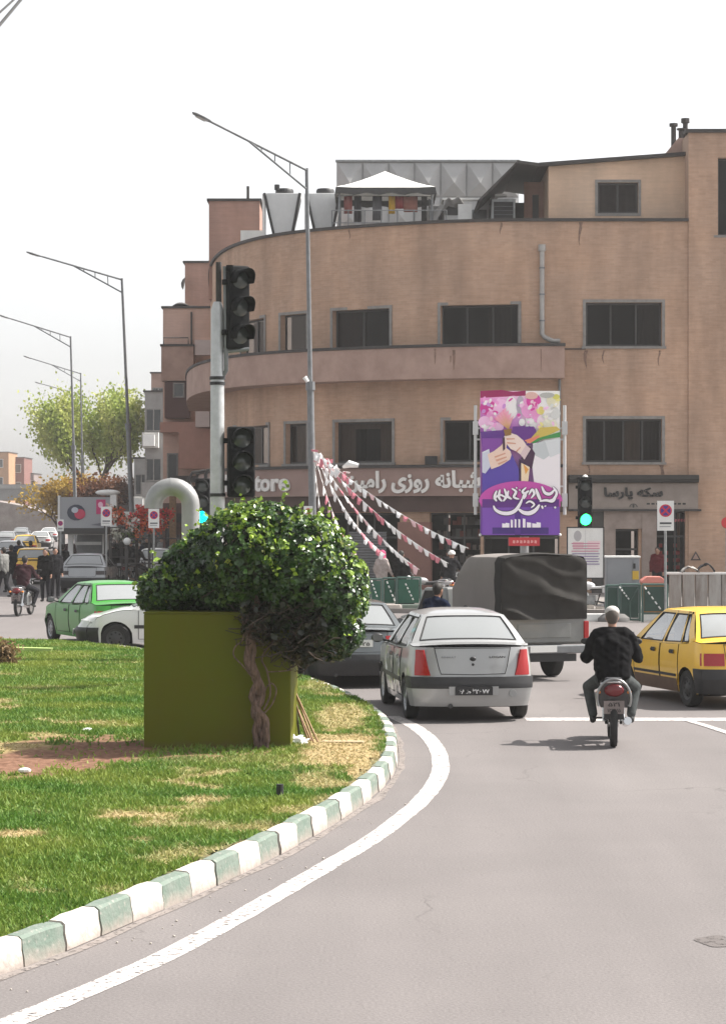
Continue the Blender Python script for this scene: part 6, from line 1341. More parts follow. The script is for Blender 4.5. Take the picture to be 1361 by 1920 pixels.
        if C.get('strip'):
            z0, z1, ms = C['strip']; segs = [(rw + Ra + .03, fw - Ra - .03)] + ([(.35, rw - Ra - .02)] if rw - Ra > .42 else []) 
            for a, b in segs: patch('side_strip', s, lin(a, b, 12), [z0, (z0 + z1) / 2, z1], .016, ms)
        if C.get('side_lower'): a, b = rw + Ra + .02, fw - Ra - .02; patch('sill_panel', s, lin(a, b, 12), [sill, .3, C['side_lower'][0]], .011, C['side_lower'][1])
    # bumpers
    for kind, key in (('rear', 'rb'), ('front', 'fb')):
        bl, bh = C[key][0]; bandm = C[key][1]; z0 = sill + .02; uu = lambda q: q if kind == 'rear' else L - q
        ext = min(C.get('bext', .42), (rw - Ra - .03) if kind == 'rear' else (L - fw - Ra - .03))
        for (za, zb_, m, off, nm) in ((z0, bl, C[key][2], .03, 'bumper'), (bl, bh, bandm, C[key][3] if len(C[key]) > 3 else .036, 'bumper_band')):
            zz = lin(za, zb_, 4); patch(nm, kind, wn, zz, off * .6, m)
            for s in ('L', 'R'): patch(nm, s, [uu(q) for q in lin(0.0, ext, 5)], zz, off * .6, m)
    # lamps
    for s in (-1, 1):
        for (w0, w1, z0, z1, slant, m, wrap) in C['tail']:
            aa = [s * x for x in lin(w0, w1, 4)]
            o = patch('tail_light', 'rear', aa, [z0, z0 + (z1 - z0) * .33, z0 + (z1 - z0) * .66, z1] if not slant else [(lambda a, q=q: z0 + (z1 - z0) * q) for q in lin(0, 1, 3)], .015, m)
            if slant:   # inner edge slopes outward with height
                me = o.data
                for v in me.vertices:
                    q = max(0, min(1, (v.co.z - z0) / (z1 - z0))); xo = abs(v.co.x); edge_in = w0 * hw * .95; k_ = (w1 * hw * .95 - xo) / max(1e-4, (w1 - w0) * hw * .95); v.co.x += s * slant * q * max(0, min(1, k_))
            if wrap: patch('tail_light_side', 'L' if s < 0 else 'R', lin(0, wrap, 3), lin(z0, z1, 3), .013, m)
        for (w0, w1, z0, z1, wrap) in C.get('head', []):
            patch('headlight', 'front', [s * x for x in lin(w0, w1, 4)], lin(z0, z1, 3), .012, M_clear)
            if wrap: patch('headlight_side', 'L' if s < 0 else 'R', lin(L - wrap, L, 3), lin(z0, z1, 3), .012, M_clear)
        # mirrors
        um = u4 - .22; p = side(um, um, 0.02, s); q = MB(); q.tube([p + Vector((-s * .02, 0, .02)), p + Vector((s * .1, .0, .05))], .02, 6)
        q.sphere(p + Vector((s * .17, .01, .075)), (.095, .05, .068), 12, 8); o = q.build('mirror', C.get('mirror', M_plast), t, smooth=60)
        MB().add([p + Vector((s * (.17 + dx), -.045, .075 + dz)) for dx, dz in ((-.075, -.045), (.075, -.045), (.075, .045), (-.075, .045))], [(0, 1, 2, 3)]).build('mirror_glass', M_mirror, o)
        for w_ in (rw, fw): wheel(t, s * (hw - .105), w_ - L / 2, wr, .185, 1 if s > 0 else -1, C.get('rim', M_rim))
    # trunk lid shut line
    if 'lid' in C:
        wl, z0, wt = C['lid']; ztop = zt_(0) - .012; pts = [P('rear', -wl * (1 + (wt - 1) * 1), ztop, .004), P('rear', -wl, z0 + .1, .004), P('rear', -wl * .93, z0, .004), P('rear', 0, z0 - .01, .004), P('rear', wl * .93, z0, .004), P('rear', wl, z0 + .1, .004), P('rear', wl * wt, ztop, .004)]
        b = MB(); 
        for a_, b_ in zip(pts, pts[1:]): b.tube([a_ + Vector((0, -.001, 0)), b_ + Vector((0, -.001, 0))], .005, 4)
        b.tube([P('rear', a, ztop - .01, .004) for a in lin(-wl * wt, wl * wt, 8)], .005, 4); b.build('boot_gap', M_gap, t)
    # plates
    for kind, zc in (('rear', C['plate']), ('front', .4)):
        if zc is None: continue
        off = .05; c = P(kind, 0, zc, off); d = -1 if kind == 'rear' else 1; b = MB(); b.box((c.x, c.y, c.z), (.52, .012, .115)); pl = b.build('number_plate', C.get('platem', M_plate), t)
        if kind == 'rear' and C.get('ptext'): text_o('plate_number', C['ptext'], .42, .075, C.get('ptm', M_ink), pl, lambda x, y, z: (c.x + x, c.y - .008 - z * .2, c.z + y), .03, .01); C.get('noband') or MB().box((c.x - .235, c.y - .0075, c.z), (.035, .003, .1)).build('plate_band', mat('plate_blue', (.02, .06, .3), .5), pl)
    # interior
    ib = MB(); ib.bx(-hw * .82, hw * .82, u1 - L / 2 + .1, u4 - L / 2 - .1, .35, .42); ib.build('cabin_floor', M_dark, t)
    ib = MB(); ib.bx(-hw * .84, hw * .84, u1 - L / 2 - .0, u1 - L / 2 + .5, zt_(u1) - .09, zt_(u1) - .05); ib.build('parcel_shelf', M_seat, t)
    ib = MB(); ib.bx(-hw * .84, hw * .84, u4 - L / 2 - .45, u4 - L / 2 - .05, zt_(u4) - .12, zt_(u4) - .03); ib.build('dashboard', M_plast, t)
    for x in (-hw * .42, hw * .42):
        sb = MB(); y = u4 - L / 2 - 1.15; sb.box((x, y, .9), (.46, .14, .62), M=Matrix.Rotation(R(12), 3, 'X')); sb.box((x, y + .22, .62), (.46, .5, .14)); so_ = sb.build('seat', M_seat, t, bevel=.03); MB().box((x, y - .09, 1.24), (.25, .09, .16)).build('headrest', M_seat, so_, bevel=.02)
    sb = MB(); y = u1 - L / 2 + .62; sb.box((0, y, .86), (hw * 1.55, .15, .5), M=Matrix.Rotation(R(14), 3, 'X')); sb.build('rear_seat', M_seat, t, bevel=.03)
    st = MB(); c = Vector((-hw * .42, u4 - L / 2 - .55, .95)); ring = [c + Vector((.18 * math.cos(a), .06 * math.sin(a), .17 * math.sin(a))) for a in np.linspace(0, 2 * PI, 17)]; st.tube(ring, .014, 5); st.build('steering_wheel', M_black, t)
    ex = MB(); p = P('rear', C.get('exx', -.45), sill + .03, .03); ex.tube([p + Vector((0, .3, 0)), p + Vector((0, -.02, 0))], .032, 10); ex.build('exhaust_pipe', M_steelr, t)
    return t, P, patch, lin

def paintm(name, c, metal=.0, rough=.35, coat=.8, var=.06):
    return mat(name, c, rough, metal, var=var, vscale=2.2, coat=coat)
P_silver = paintm('silver_car_paint', (.36, .365, .365), .25, .34); P_grey = paintm('grey_car_paint', (.15, .165, .17), .5, .22); P_green = paintm('green_taxi_paint', (.035, .25, .022), 0, .35, .35); P_yel = paintm('yellow_taxi_paint', (.84, .50, .03), 0, .34, .5); P_whitec = paintm('white_car_paint', (.68, .68, .67), 0, .3)
P_silver2 = paintm('pale_silver_car_paint', (.33, .34, .35), .3, .35)
LOGAN = dict(L=4.25, W=1.74, H=1.53, paint=P_silver, zt=[(0, 1.045), (.5, 1.07), (.9, 1.0), (1.6, .965), (3.0, .955), (3.25, .95), (4.0, .80), (4.25, .68)],
  dr=[(.2, .08), (.3, .03), (.5, .0), (.65, .035), (.8, .05), (1.05, .09)], df=[(.2, .05), (.5, 0), (.7, .1)], rw=.80, fw=3.43, wr=.305, sill=.2,
  glass=(.46, .98, 2.25, 3.12), wroof=1.16, crown=.085, cols=[(.46, .98, 0), (.86, 1.16, 1), (1.52, 1.52, 0), (1.60, 1.58, 1), (2.42, 2.18, 0), (2.49, 2.24, 0), (3.12, 2.25, 0)],
  doors=[(1.22, 2.0), (2.03, 2.98)], rb=((.47, .63), M_plast, P_silver), fb=((.47, .6), M_plast, P_silver), lid=(.58, .67, 1.16), tail=[(.71, .955, .65, 1.0, .115, M_red, 0)], head=[(.6, .95, .6, .74, .2)], plate=.44, platem=M_plast, ptm=M_whiteink, ptext='۶۸ ط ۳۲۶ ۷۷', noband=1, zh=.84, exx=-.4, strip=(.5, .56, M_plast))
# fix door 2 glass column: two side windows
LOGAN['cols'] = [(.46, .98, 0), (.84, 1.14, 1), (1.56, 1.54, 0), (1.64, 1.60, 1), (2.55, 2.2, 0), (3.12, 2.25, 0)]
LOGAN['cols'] = [(.46, .98, 0), (.95, 1.16, 1), (1.84, 1.62, 0), (1.93, 1.70, 1), (2.80, 2.22, 0), (3.12, 2.25, 0)]
cL = gnd(872, 1347); yawL = R(6.3)
def place_rear(px, py, yaw, L, rw):   # the rear axle middle stands at that ground pixel
    c = gnd(px, py); f = Vector((-math.sin(yaw), math.cos(yaw), 0)); return c + f * (L / 2 - rw)
logan, PL, patchL, lin = car('silver sedan with dented left side stopping beside the green and white kerb', place_rear(871, 1346, yawL, 4.25, .8), yawL, LOGAN)
# logo, badge and key lock
for z, r in ((.875, .032), (.80, .02)): 
    c = PL('rear', 0, z, .006); MB().lathe([(0, .012), (r * .7, .01), (r, 0)], 12, Matrix.Translation(c) @ Matrix.Rotation(R(90), 4, 'X') @ Matrix.Diagonal((1.4 if r > .03 else 1, 1, 1, 1))).build('badge', M_plast, logan)
c = PL('rear', .42, .90, .008); text_o('badge_lettering', 'LOGAN', .22, .028, M_plast, logan, lambda x, y, z: (c.x + x, c.y + x * .06 - z * .1 - .006, c.z + y), .02)
c = PL('rear', -.42, .90, .008); text_o('badge_lettering', 'RENAULT', .2, .024, M_greyp, logan, lambda x, y, z: (c.x + x, c.y - x * .06 - z * .1 - .006, c.z + y), .01)
c = PL('rear', .66, .40, .034); MB().lathe([(0, .006), (.05, .006), (.052, 0)], 16, Matrix.Translation(c) @ Matrix.Rotation(R(90), 4, 'X')).build('tow_cover', P_silver, logan)
for sx in (-1, 1): c = PL('rear', sx * .36, .44, .034); MB().box(c, (.09, .02, .12)).build('plate_recess', M_plate if False else P_silver, logan)
# dents: displace the left doors
for o in logan.children:
    if o.name.startswith('door') and not o.name.startswith('door_gap'):
        if sum(v.co.x for v in o.data.vertices) < 0:
            for v in o.data.vertices:
                e = noise.noise(Vector((v.co.y * 2.6, v.co.z * 4, 3))) * .11; v.co.x += max(-.005, e)
    if o.name == 'body':
        for v in o.data.vertices:
            if v.co.x < -.6 and -1.4 < v.co.y < 1.6 and .4 < v.co.z < .95: v.co.x += max(0, noise.noise(Vector((v.co.y * 2.6, v.co.z * 4, 3))) * .11)
S405 = dict(L=4.41, W=1.71, H=1.41, zt=[(0, .93), (.6, .965), (1.0, .93), (1.8, .90), (3.1, .89), (3.3, .885), (4.1, .74), (4.41, .62)], dr=[(.2, .08), (.45, .0), (.6, .05), (.95, .12)], df=[(.2, .06), (.45, 0), (.62, .12)],
  rw=.88, fw=3.55, wr=.30, sill=.19, glass=(.58, 1.28, 2.35, 3.22), wroof=1.12, cols=[(.58, 1.28, 0), (.78, 1.33, 1), (1.15, 1.45, 0), (1.21, 1.49, 1), (1.98, 1.83, 0), (2.06, 1.90, 1), (2.92, 2.30, 0), (3.22, 2.35, 0)], doors=[(1.3, 2.08), (2.11, 3.08)],
  rb=((.4, .56), M_plast, M_plast), fb=((.4, .52), M_plast, M_plast), lid=(.62, .6, 1.05), tail=[(.60, .97, .66, .80, 0, M_red, .12)], head=[(.55, .95, .52, .66, .18)], plate=.68, zh=.76, strip=(.44, .5, M_plast))
def spec(base, **k): d = dict(base); d.update(k); return d
car('green taxi sedan with black rear bumper crossing behind the olive box', gnd(175, 1214) + Vector((.28, 0, 0)) + Vector((-math.sin(R(24)), math.cos(R(24)), 0)) * (4.41 / 2 - .88) + Vector((.68 * math.cos(R(24)), .68 * math.sin(R(24)), 0)) - Vector((.28, 0, 0)), R(24), spec(S405, paint=P_green, ptext='۱۲ ت ۴۵۶', strip=None))
car('dark grey sedan with bright boot lid half hidden behind the ivy', place_rear(663, 1284, R(4), 4.4, .88), R(4), spec(S405, paint=P_grey, ptext='۳۱ د ۶۲۵', tail=[(.60, .97, .70, .86, 0, M_red, .12)], plate=.74))
car('silver sedan seen from behind among the motorcycles, farthest from the island', place_rear(160, 1111, R(-1), 4.41, .88), R(-1), spec(S405, paint=P_silver2, tail=[(.60, .97, .66, .80, 0, mat('smoked_lens', (.03, .02, .02), .3), .1)], plate=None))
PRIDE = dict(L=3.94, W=1.6, H=1.46, paint=P_yel, zt=[(0, .97), (.45, .99), (.8, .945), (1.5, .92), (2.8, .91), (3.0, .905), (3.7, .78), (3.94, .68)], dr=[(.2, .08), (.42, .0), (.6, .04), (.98, .10)], df=[(.2, .05), (.45, 0), (.65, .08)],
  rw=.72, fw=3.06, wr=.275, sill=.2, glass=(.45, .88, 2.0, 2.82), wroof=1.12, cols=[(.45, .88, 0), (.68, .98, 1), (.92, 1.06, 0), (.97, 1.10, 1), (1.60, 1.48, 0), (1.68, 1.54, 1), (2.55, 1.97, 0), (2.82, 2.0, 0)], doors=[(1.0, 1.68), (1.71, 2.70)],
  rb=((.44, .59), M_plast, M_plast), fb=((.44, .56), M_plast, M_plast), lid=(.56, .6, 1.1), tail=[(.60, .96, .64, .82, 0, M_red, .04)], head=[(.6, .95, .56, .70, .14)], plate=.52, zh=.80, rim=M_steelr, mirror=M_plast, gm=.88)
yT = R(16); car('yellow taxi with brown lower panel and red light cut off by the right edge', place_rear(1376, 1323, yT, 3.94, .72), yT, spec(PRIDE, side_lower=(.40, mat('brown_sill_paint', (.13, .075, .045), .6, var=.3)), strip=(.43, .47, M_plast), handle=M_ink))
yW = R(94); cW = gnd(212, 1224); fvec = Vector((-math.sin(yW), math.cos(yW), 0)); car('white sedan with black side strip poking out left of the olive box', cW - fvec * (3.55 - 4.41 / 2) + Vector((0, .82, 0)), yW, spec(S405, paint=P_whitec, strip=(.50, .57, M_plast), tail=[(.6, .97, .66, .8, 0, M_red, .12)], rim=M_steelr))
# far queue of traffic on the left
for (px, py, yaw, pt_, lab, base) in ((62, 1095, 6, P_yel, 'yellow taxi partly hidden behind the scooter rider and standing men', PRIDE), (20, 1064, 4, P_whitec, 'white car with headlights among far traffic at the left edge', S405), (48, 1046, 3, P_yel, 'distant yellow car in the queue behind the white one', PRIDE),
    (12, 1030, 2, P_silver2, 'pale silver car far up the street at the left edge', S405), (76, 1030, 3, P_whitec, 'distant white car near the kiosk', S405), (40, 1018, 2, P_silver2, 'tiny silver car in the far queue', PRIDE), (92, 1016, 2, P_whitec, 'tiny white car below the retaining wall', S405), (10, 1008, 2, P_whitec, 'farthest white car under the flyover at the left', S405), (66, 1005, 2, P_silver2, 'farthest silver car under the flyover', S405)):
    y = R(yaw); car(lab, place_rear(px, py, y, base['L'], base['rw']), y, spec(base, paint=pt_, plate=None))
car('white van roofed car parked behind the ivy left of the steel arch', place_rear(292, 1092, R(2), 4.41, .88), R(2), spec(S405, paint=P_whitec, plate=None))

# ------------------------------------------------------------------ pickup with tarpaulin
P_pick = paintm('faded_grey_truck_paint', (.20, .205, .20), .1, .5, .2, .2)
yP_ = R(21); base = gnd(1040, 1268); fx = Vector((math.cos(yP_), math.sin(yP_), 0)); fy = Vector((-math.sin(yP_), math.cos(yP_), 0))
org = base - fx * .66 - fy * .85 * -1 - fy * .85   # wheel at (0.66,-?)
pk = thing('pickup_truck', 'grey pickup truck whose load bed is wrapped in a dark tarpaulin', 'pickup truck', base - fx * .70 + fy * 1.75 - fy * .55, yP_)
# local: rear face at y=-2.3-ish ; rear wheels at y = -1.2
MB().bx(-.78, .78, -2.2, .35, .62, 1.12).build('load_bed', P_pick, pk, bevel=.03)
tg = MB().bx(-.74, .74, -2.235, -2.203, .66, 1.08).build('tailgate', P_pick, pk, bevel=.01); MB().bx(-.5, .5, -2.25, -2.236, .74, .98).build('pressed_panel', P_pick, tg, bevel=.01)
MB().bx(-.84, .84, -2.42, -2.28, .48, .62).build('bumper', M_greyp, pk, bevel=.02); MB().bx(-.55, .55, -2.36, -2.3, .34, .47).build('under_bumper', M_plast, pk)
MB().box((-.1, -2.425, .56), (.5, .01, .11)).build('number_plate', M_plate, pk)
for s in (-1, 1): MB().bx(s * .80 - .045, s * .80 + .045, -2.25, -2.205, .68, 1.02).build('tail_light', M_red, pk, bevel=.01)
for s in (-1, 1):
    for y in (-1.15, 1.55): wheel(pk, s * .66, y, .33, .2, 1 if s > 0 else -1, M_steelr)
MB().bx(-.5, .5, -2.1, 2.2, .42, .6).build('chassis', M_gap, pk)
cbm = MB(); cbm.prism([(.1, .5), (2.35, .5), (2.4, .95), (1.65, 1.06), (1.2, 1.52), (.2, 1.55), (.1, 1.1)], -.8, .8, 'yz'); cbm.build('cab', P_pick, pk, bevel=.04)
for s in (-1, 1): MB().prism([(.35, 1.1), (1.5, 1.1), (1.15, 1.46), (.35, 1.48)], s * .806, s * .81, 'yz').build('window', M_dark, pk)
# tarp: loft of sections along the length, wrinkled
def pick_tarp(y0, y1, n, x_, zlo, tops, m, name, seed, amp=.03):
    mb = MB(); rows = []
    for i in range(n + 1):
        y = y0 + (y1 - y0) * i / n; zt = interp(tops, y); sec = []
        P0 = [(-x_, zlo)] + [(-x_ - .01, zlo + (zt - zlo) * q) for q in (.15, .3, .45, .6, .75, .88)] + [(-x_ + .05, zt - .03), (-x_ + .16, zt)] + [(-x_ + .16 + (2 * x_ - .32) * q, zt + .03 * math.sin(PI * q)) for q in (.17, .34, .5, .67, .84)] + [(x_ - .16, zt), (x_ - .05, zt - .03)] + [(x_ + .01, zlo + (zt - zlo) * q) for q in (.88, .75, .6, .45, .3, .15)] + [(x_, zlo)]
        for j, (a, b) in enumerate(P0): e = noise.noise(Vector((y * 1.6 + seed, a * 2 + b * 3.0, seed))) * amp; sec.append(Vector((a * (1 + e), y + e, b + e * .6)))
        rows.append(sec)
    mb.grid(rows)
    # rear face with diagonal folds
    for end_, r0 in ((y0, rows[0]),):
        N = 44; g = []; M_ = 34
        for j in range(M_ + 1):
            q = j / M_; z = zlo + (tops[0][1] - zlo) * q; xx = x_ + .01 if q < .88 else x_ + .01 - .17 * ((q - .88) / .12) ** 2; row = []
            for k in range(N + 1):
                u = -1 + 2 * k / N; x = xx * u; w = (1 - abs(u) ** 6) * (.35 + .65 * min(1, 1.15 - q)); p_ = Vector((x, 0, z)); w1 = noise.noise(p_ * 1.6) * 1.6
                f1 = max(0, math.sin((x * 1.5 + z * 3.4) * 2.6 + w1)) ** 2 * .06 + max(0, math.sin((x * .6 + z * 2.6) * 5.2 + w1 * 1.7)) ** 4 * .035 + noise.noise(p_ * 5) * .02
                row.append(Vector((x, y0 - f1 * w - .03 * (1 - u * u), z)))
            g.append(row)
        mb.grid(g)
    return mb.build(name, m, pk, smooth=42, wd=True)
M_tarp = mat('dark_grey_tarpaulin', (.040, .038, .036), .95, spec=.12, var=.25, vscale=2.5, bump=.12, bscale=9); M_tarp2 = mat('brown_grey_tarpaulin', (.20, .178, .165), .75, var=.15, vscale=1.5)
pick_tarp(-2.24, -1.96, 5, .80, 1.06, [(-2.3, 2.14), (-1.9, 2.17)], M_tarp, 'rear_tarpaulin', 2)
pick_tarp(-1.955, -.1, 14, .79, .98, [(-2.0, 2.15), (-.75, 2.14), (-.55, 2.08), (-.1, 1.62)], M_tarp2, 'side_tarpaulin', 6, .012)

# ================================================================== PEOPLE
def capsule(mb, a, b, ra, rb, n=10):
    a, b = Vector(a), Vector(b); mb.tube([a, b], [ra, rb], n); mb.sphere(a, ra, n, 6); mb.sphere(b, rb, n, 6)
def remesh(name, mb, voxel, m, parent, smooth=4, fs=.6):
    o = mb.build(name, m, None, fix=False); md = o.modifiers.new('r', 'REMESH'); md.mode = 'VOXEL'; md.voxel_size = voxel; s_ = o.modifiers.new('s', 'SMOOTH'); s_.iterations = smooth; s_.factor = fs
    dg = bpy.context.evaluated_depsgraph_get(); me = bpy.data.meshes.new_from_object(o.evaluated_get(dg)); old = o.data; o.modifiers.clear(); o.data = me; me.name = name; bpy.data.meshes.remove(old); me.shade_smooth(); o.parent = parent
    if not me.materials: me.materials.append(m)
    return o
M_skin = mat('skin', (.36, .20, .14), .6, var=.1); M_hair = mat('black_hair', (.015, .012, .01), .7); M_ghair = mat('grey_hair', (.30, .29, .28), .8, var=.4, vscale=20)
def cloth(name, c): return mat(name, c, .95, var=.35, vscale=9, bump=.4, bscale=12, spec=.08)
STAND = dict(pel=(0, 0, .93), chest=(0, .0, 1.28), neck=(0, .0, 1.46), head=(0, .02, 1.60), shl=(-.18, 0, 1.41), ell=(-.23, .0, 1.13), hal=(-.22, .08, .88), shr=(.18, 0, 1.41), elr=(.23, 0, 1.13), har=(.22, .08, .88), hil=(-.09, 0, .90), knl=(-.10, .02, .50), ftl=(-.10, -.02, .09), hir=(.09, 0, .90), knr=(.10, .02, .50), ftr=(.10, -.02, .09), fd=(0, 1, 0))
def person(label, loc, rz, top, bottom, pose=None, hair=M_hair, helmet=None, cap=None, cat='person', voxel=.022, group=None, scarf=None, bulk=1.0, shoes=M_ink, coat_len=0, head_dir=(0, 1, 0), scale=1):
    J = dict(STAND); J.update(pose or {}); J = {k: Vector(v) for k, v in J.items()}
    t = thing('person', label, cat, loc, rz, group); t.scale = (scale,) * 3; hd = Vector(head_dir).normalized()
    b = MB(); H_ = J['head']; b.sphere(H_, (.078, .095, .115), 14, 10); b.sphere(H_ + hd * .03 + Vector((0, 0, -.07)), (.055, .06, .05), 10, 6); capsule(b, J['neck'] + Vector((0, 0, -.06)), H_ + Vector((0, 0, -.06)) - hd * .015, .058, .052); b.sphere(H_ + hd * .1 + Vector((0, 0, -.015)), (.014, .02, .022), 8, 5)
    sdv = hd.cross(Vector((0, 0, 1)))
    for s in (-1, 1): b.sphere(H_ + sdv * s * .078 + Vector((0, 0, -.01)), (.012, .022, .03), 8, 5)
    capsule(b, J['pel'], J['chest'], .08, .085); capsule(b, J['chest'], J['neck'] + Vector((0, 0, -.07)), .085, .055)
    for s in ('l', 'r'):
        capsule(b, J['sh' + s], J['el' + s], .03, .026); capsule(b, J['el' + s], J['ha' + s], .027, .026); capsule(b, J['hi' + s], J['kn' + s], .05, .036); capsule(b, J['kn' + s], J['ft' + s], .036, .03)
        f = (J['ha' + s] - J['el' + s]).normalized(); side_ = f.cross(Vector((0, 0, 1))); side_ = side_.normalized() if side_.length > .1 else Vector((0, 1, 0)); curl = Vector((0, 0, -1)) if abs(f.z) < .7 else Vector((0, 1, 0))
        pm = J['ha' + s] + f * .05; capsule(b, J['ha' + s], pm, .028, .034)
        for q, ln in ((-.03, .06), (-.01, .075), (.01, .07), (.03, .055)):
            a0 = pm + side_ * q + f * .02; a1 = a0 + f * ln * .55; a2 = a1 + (f * .4 + curl * .8).normalized() * ln * .6; r_ = max(.0095, voxel * .55); capsule(b, a0, a1, r_, r_, 6); capsule(b, a1, a2, r_, r_ * .9, 6)
        sg_ = -1 if s == 'l' else 1; a0 = J['ha' + s] + f * .02 - side_ * .03 * sg_; capsule(b, a0, a0 + (f * .5 - side_ * sg_ * .6 + curl * .3).normalized() * .05, .012, .011, 6)
    remesh('body', b, voxel * .8, M_skin, t, 2)
    for s in (-1, 1): MB().sphere(H_ + hd * .088 + sdv * s * .03 + Vector((0, 0, .015)), .011, 8, 5).build('eye', M_ink, t)
    # jacket
    b = MB(); k = bulk; pel, ch, nk = J['pel'], J['chest'], J['neck']
    for s in (-1, 1): capsule(b, pel + Vector((s * .06, 0, 0)), ch + Vector((s * .085, 0, .0)), .125 * k, .13 * k)
    capsule(b, pel, ch, .135 * k, .145 * k); shc = (J['shl'] + J['shr']) / 2; capsule(b, J['shl'] + (shc - J['shl']) * .25, J['shr'] + (shc - J['shr']) * .25, .088 * k, .088 * k); capsule(b, ch, shc + Vector((0, 0, -.02)), .15 * k, .1 * k); capsule(b, shc, nk + Vector((0, 0, .0)), .085, .068)
    if coat_len: capsule(b, pel, pel + Vector((0, 0, -coat_len)), .15 * k, .17 * k)
    for s in ('l', 'r'): capsule(b, J['sh' + s], J['el' + s], .07 * k, .058 * k); capsule(b, J['el' + s], J['ha' + s] - (J['ha' + s] - J['el' + s]).normalized() * .02, .056 * k, .042 * k)
    jk = remesh('jacket', b, voxel, top, t, 3)
    sd0 = random.uniform(0, 50)
    for v in jk.data.vertices: q = v.co; e = noise.noise(Vector((q.x * 5, q.y * 5, q.z * 13 + q.x * 9 + sd0))) * .018 + noise.noise(Vector((q.x * 16, q.y * 16, q.z * 22 + sd0))) * .007; v.co = q + v.normal * e
    b = MB(); capsule(b, J['hil'], J['hir'], .115, .115)
    for s in ('l', 'r'): capsule(b, J['hi' + s], J['kn' + s], .1, .075); capsule(b, J['kn' + s], J['ft' + s] + Vector((0, 0, .03)), .073, .06)
    remesh('trousers', b, voxel, bottom, t, 4)
    fd = Vector(J['fd']).normalized()
    for s in ('l', 'r'): b = MB(); p = J['ft' + s]; capsule(b, p + Vector((0, 0, -.04)) - fd * .03, p + Vector((0, 0, -.05)) + fd * .15, .045, .038); capsule(b, p + Vector((0, 0, .02)), p + Vector((0, 0, -.04)), .045, .045); remesh('shoe', b, voxel, shoes, t, 2)
    if helmet:
        b = MB(); rows = []
        for i in range(9):
            a = R(100) * i / 8; rows.append([H_ + Vector((.118 * math.sin(a) * math.cos(q), -.01 + .135 * math.sin(a) * math.sin(q), .035 + .118 * math.cos(a))) for q in np.linspace(0, 2 * PI, 21)])
        b.grid(rows); o = b.build('helmet', helmet, t, smooth=180); o.modifiers.new('th', 'SOLIDIFY').thickness = .012
    elif hair:
        b = MB(); b.sphere(H_ + Vector((0, 0, .025)) - hd * .018, (.088, .1, .108), 14, 9); b.sphere(H_ - hd * .04 + Vector((0, 0, -.02)), (.075, .065, .08), 12, 7); o = remesh('hair', b, .018, hair, t, 2)
    if cap: b = MB(); b.sphere(H_ + Vector((0, .005, .065)), (.096, .108, .078), 14, 9); remesh('cap', b, .014, cap, t, 1)
    if scarf: b = MB(); b.sphere(H_ + Vector((0, 0, .01)), (.105, .12, .14), 12, 8); capsule(b, H_ + Vector((0, 0, -.12)), J['chest'] + Vector((0, .05, .1)), .12, .1); remesh('headscarf', b, .022, scarf, t, 3)
    return t
J_blk = cloth('black_jacket', (.008, .008, .009)); J_blk2 = cloth('charcoal_jacket', (.02, .02, .023)); J_navy = cloth('navy_jacket', (.012, .018, .04)); J_brn = cloth('maroon_jacket', (.045, .02, .025)); T_dk = cloth('dark_trousers', (.022, .022, .026)); T_jean = cloth('grey_jeans', (.075, .082, .082)); J_grey = cloth('grey_coat', (.22, .22, .21)); J_beige = cloth('beige_coat', (.42, .36, .34)); J_blue = cloth('blue_cloth', (.06, .13, .32)); S_pink = cloth('pink_scarf', (.55, .10, .20)); H_wh = mat('white_helmet', (.72, .70, .66), .4, coat=.5)
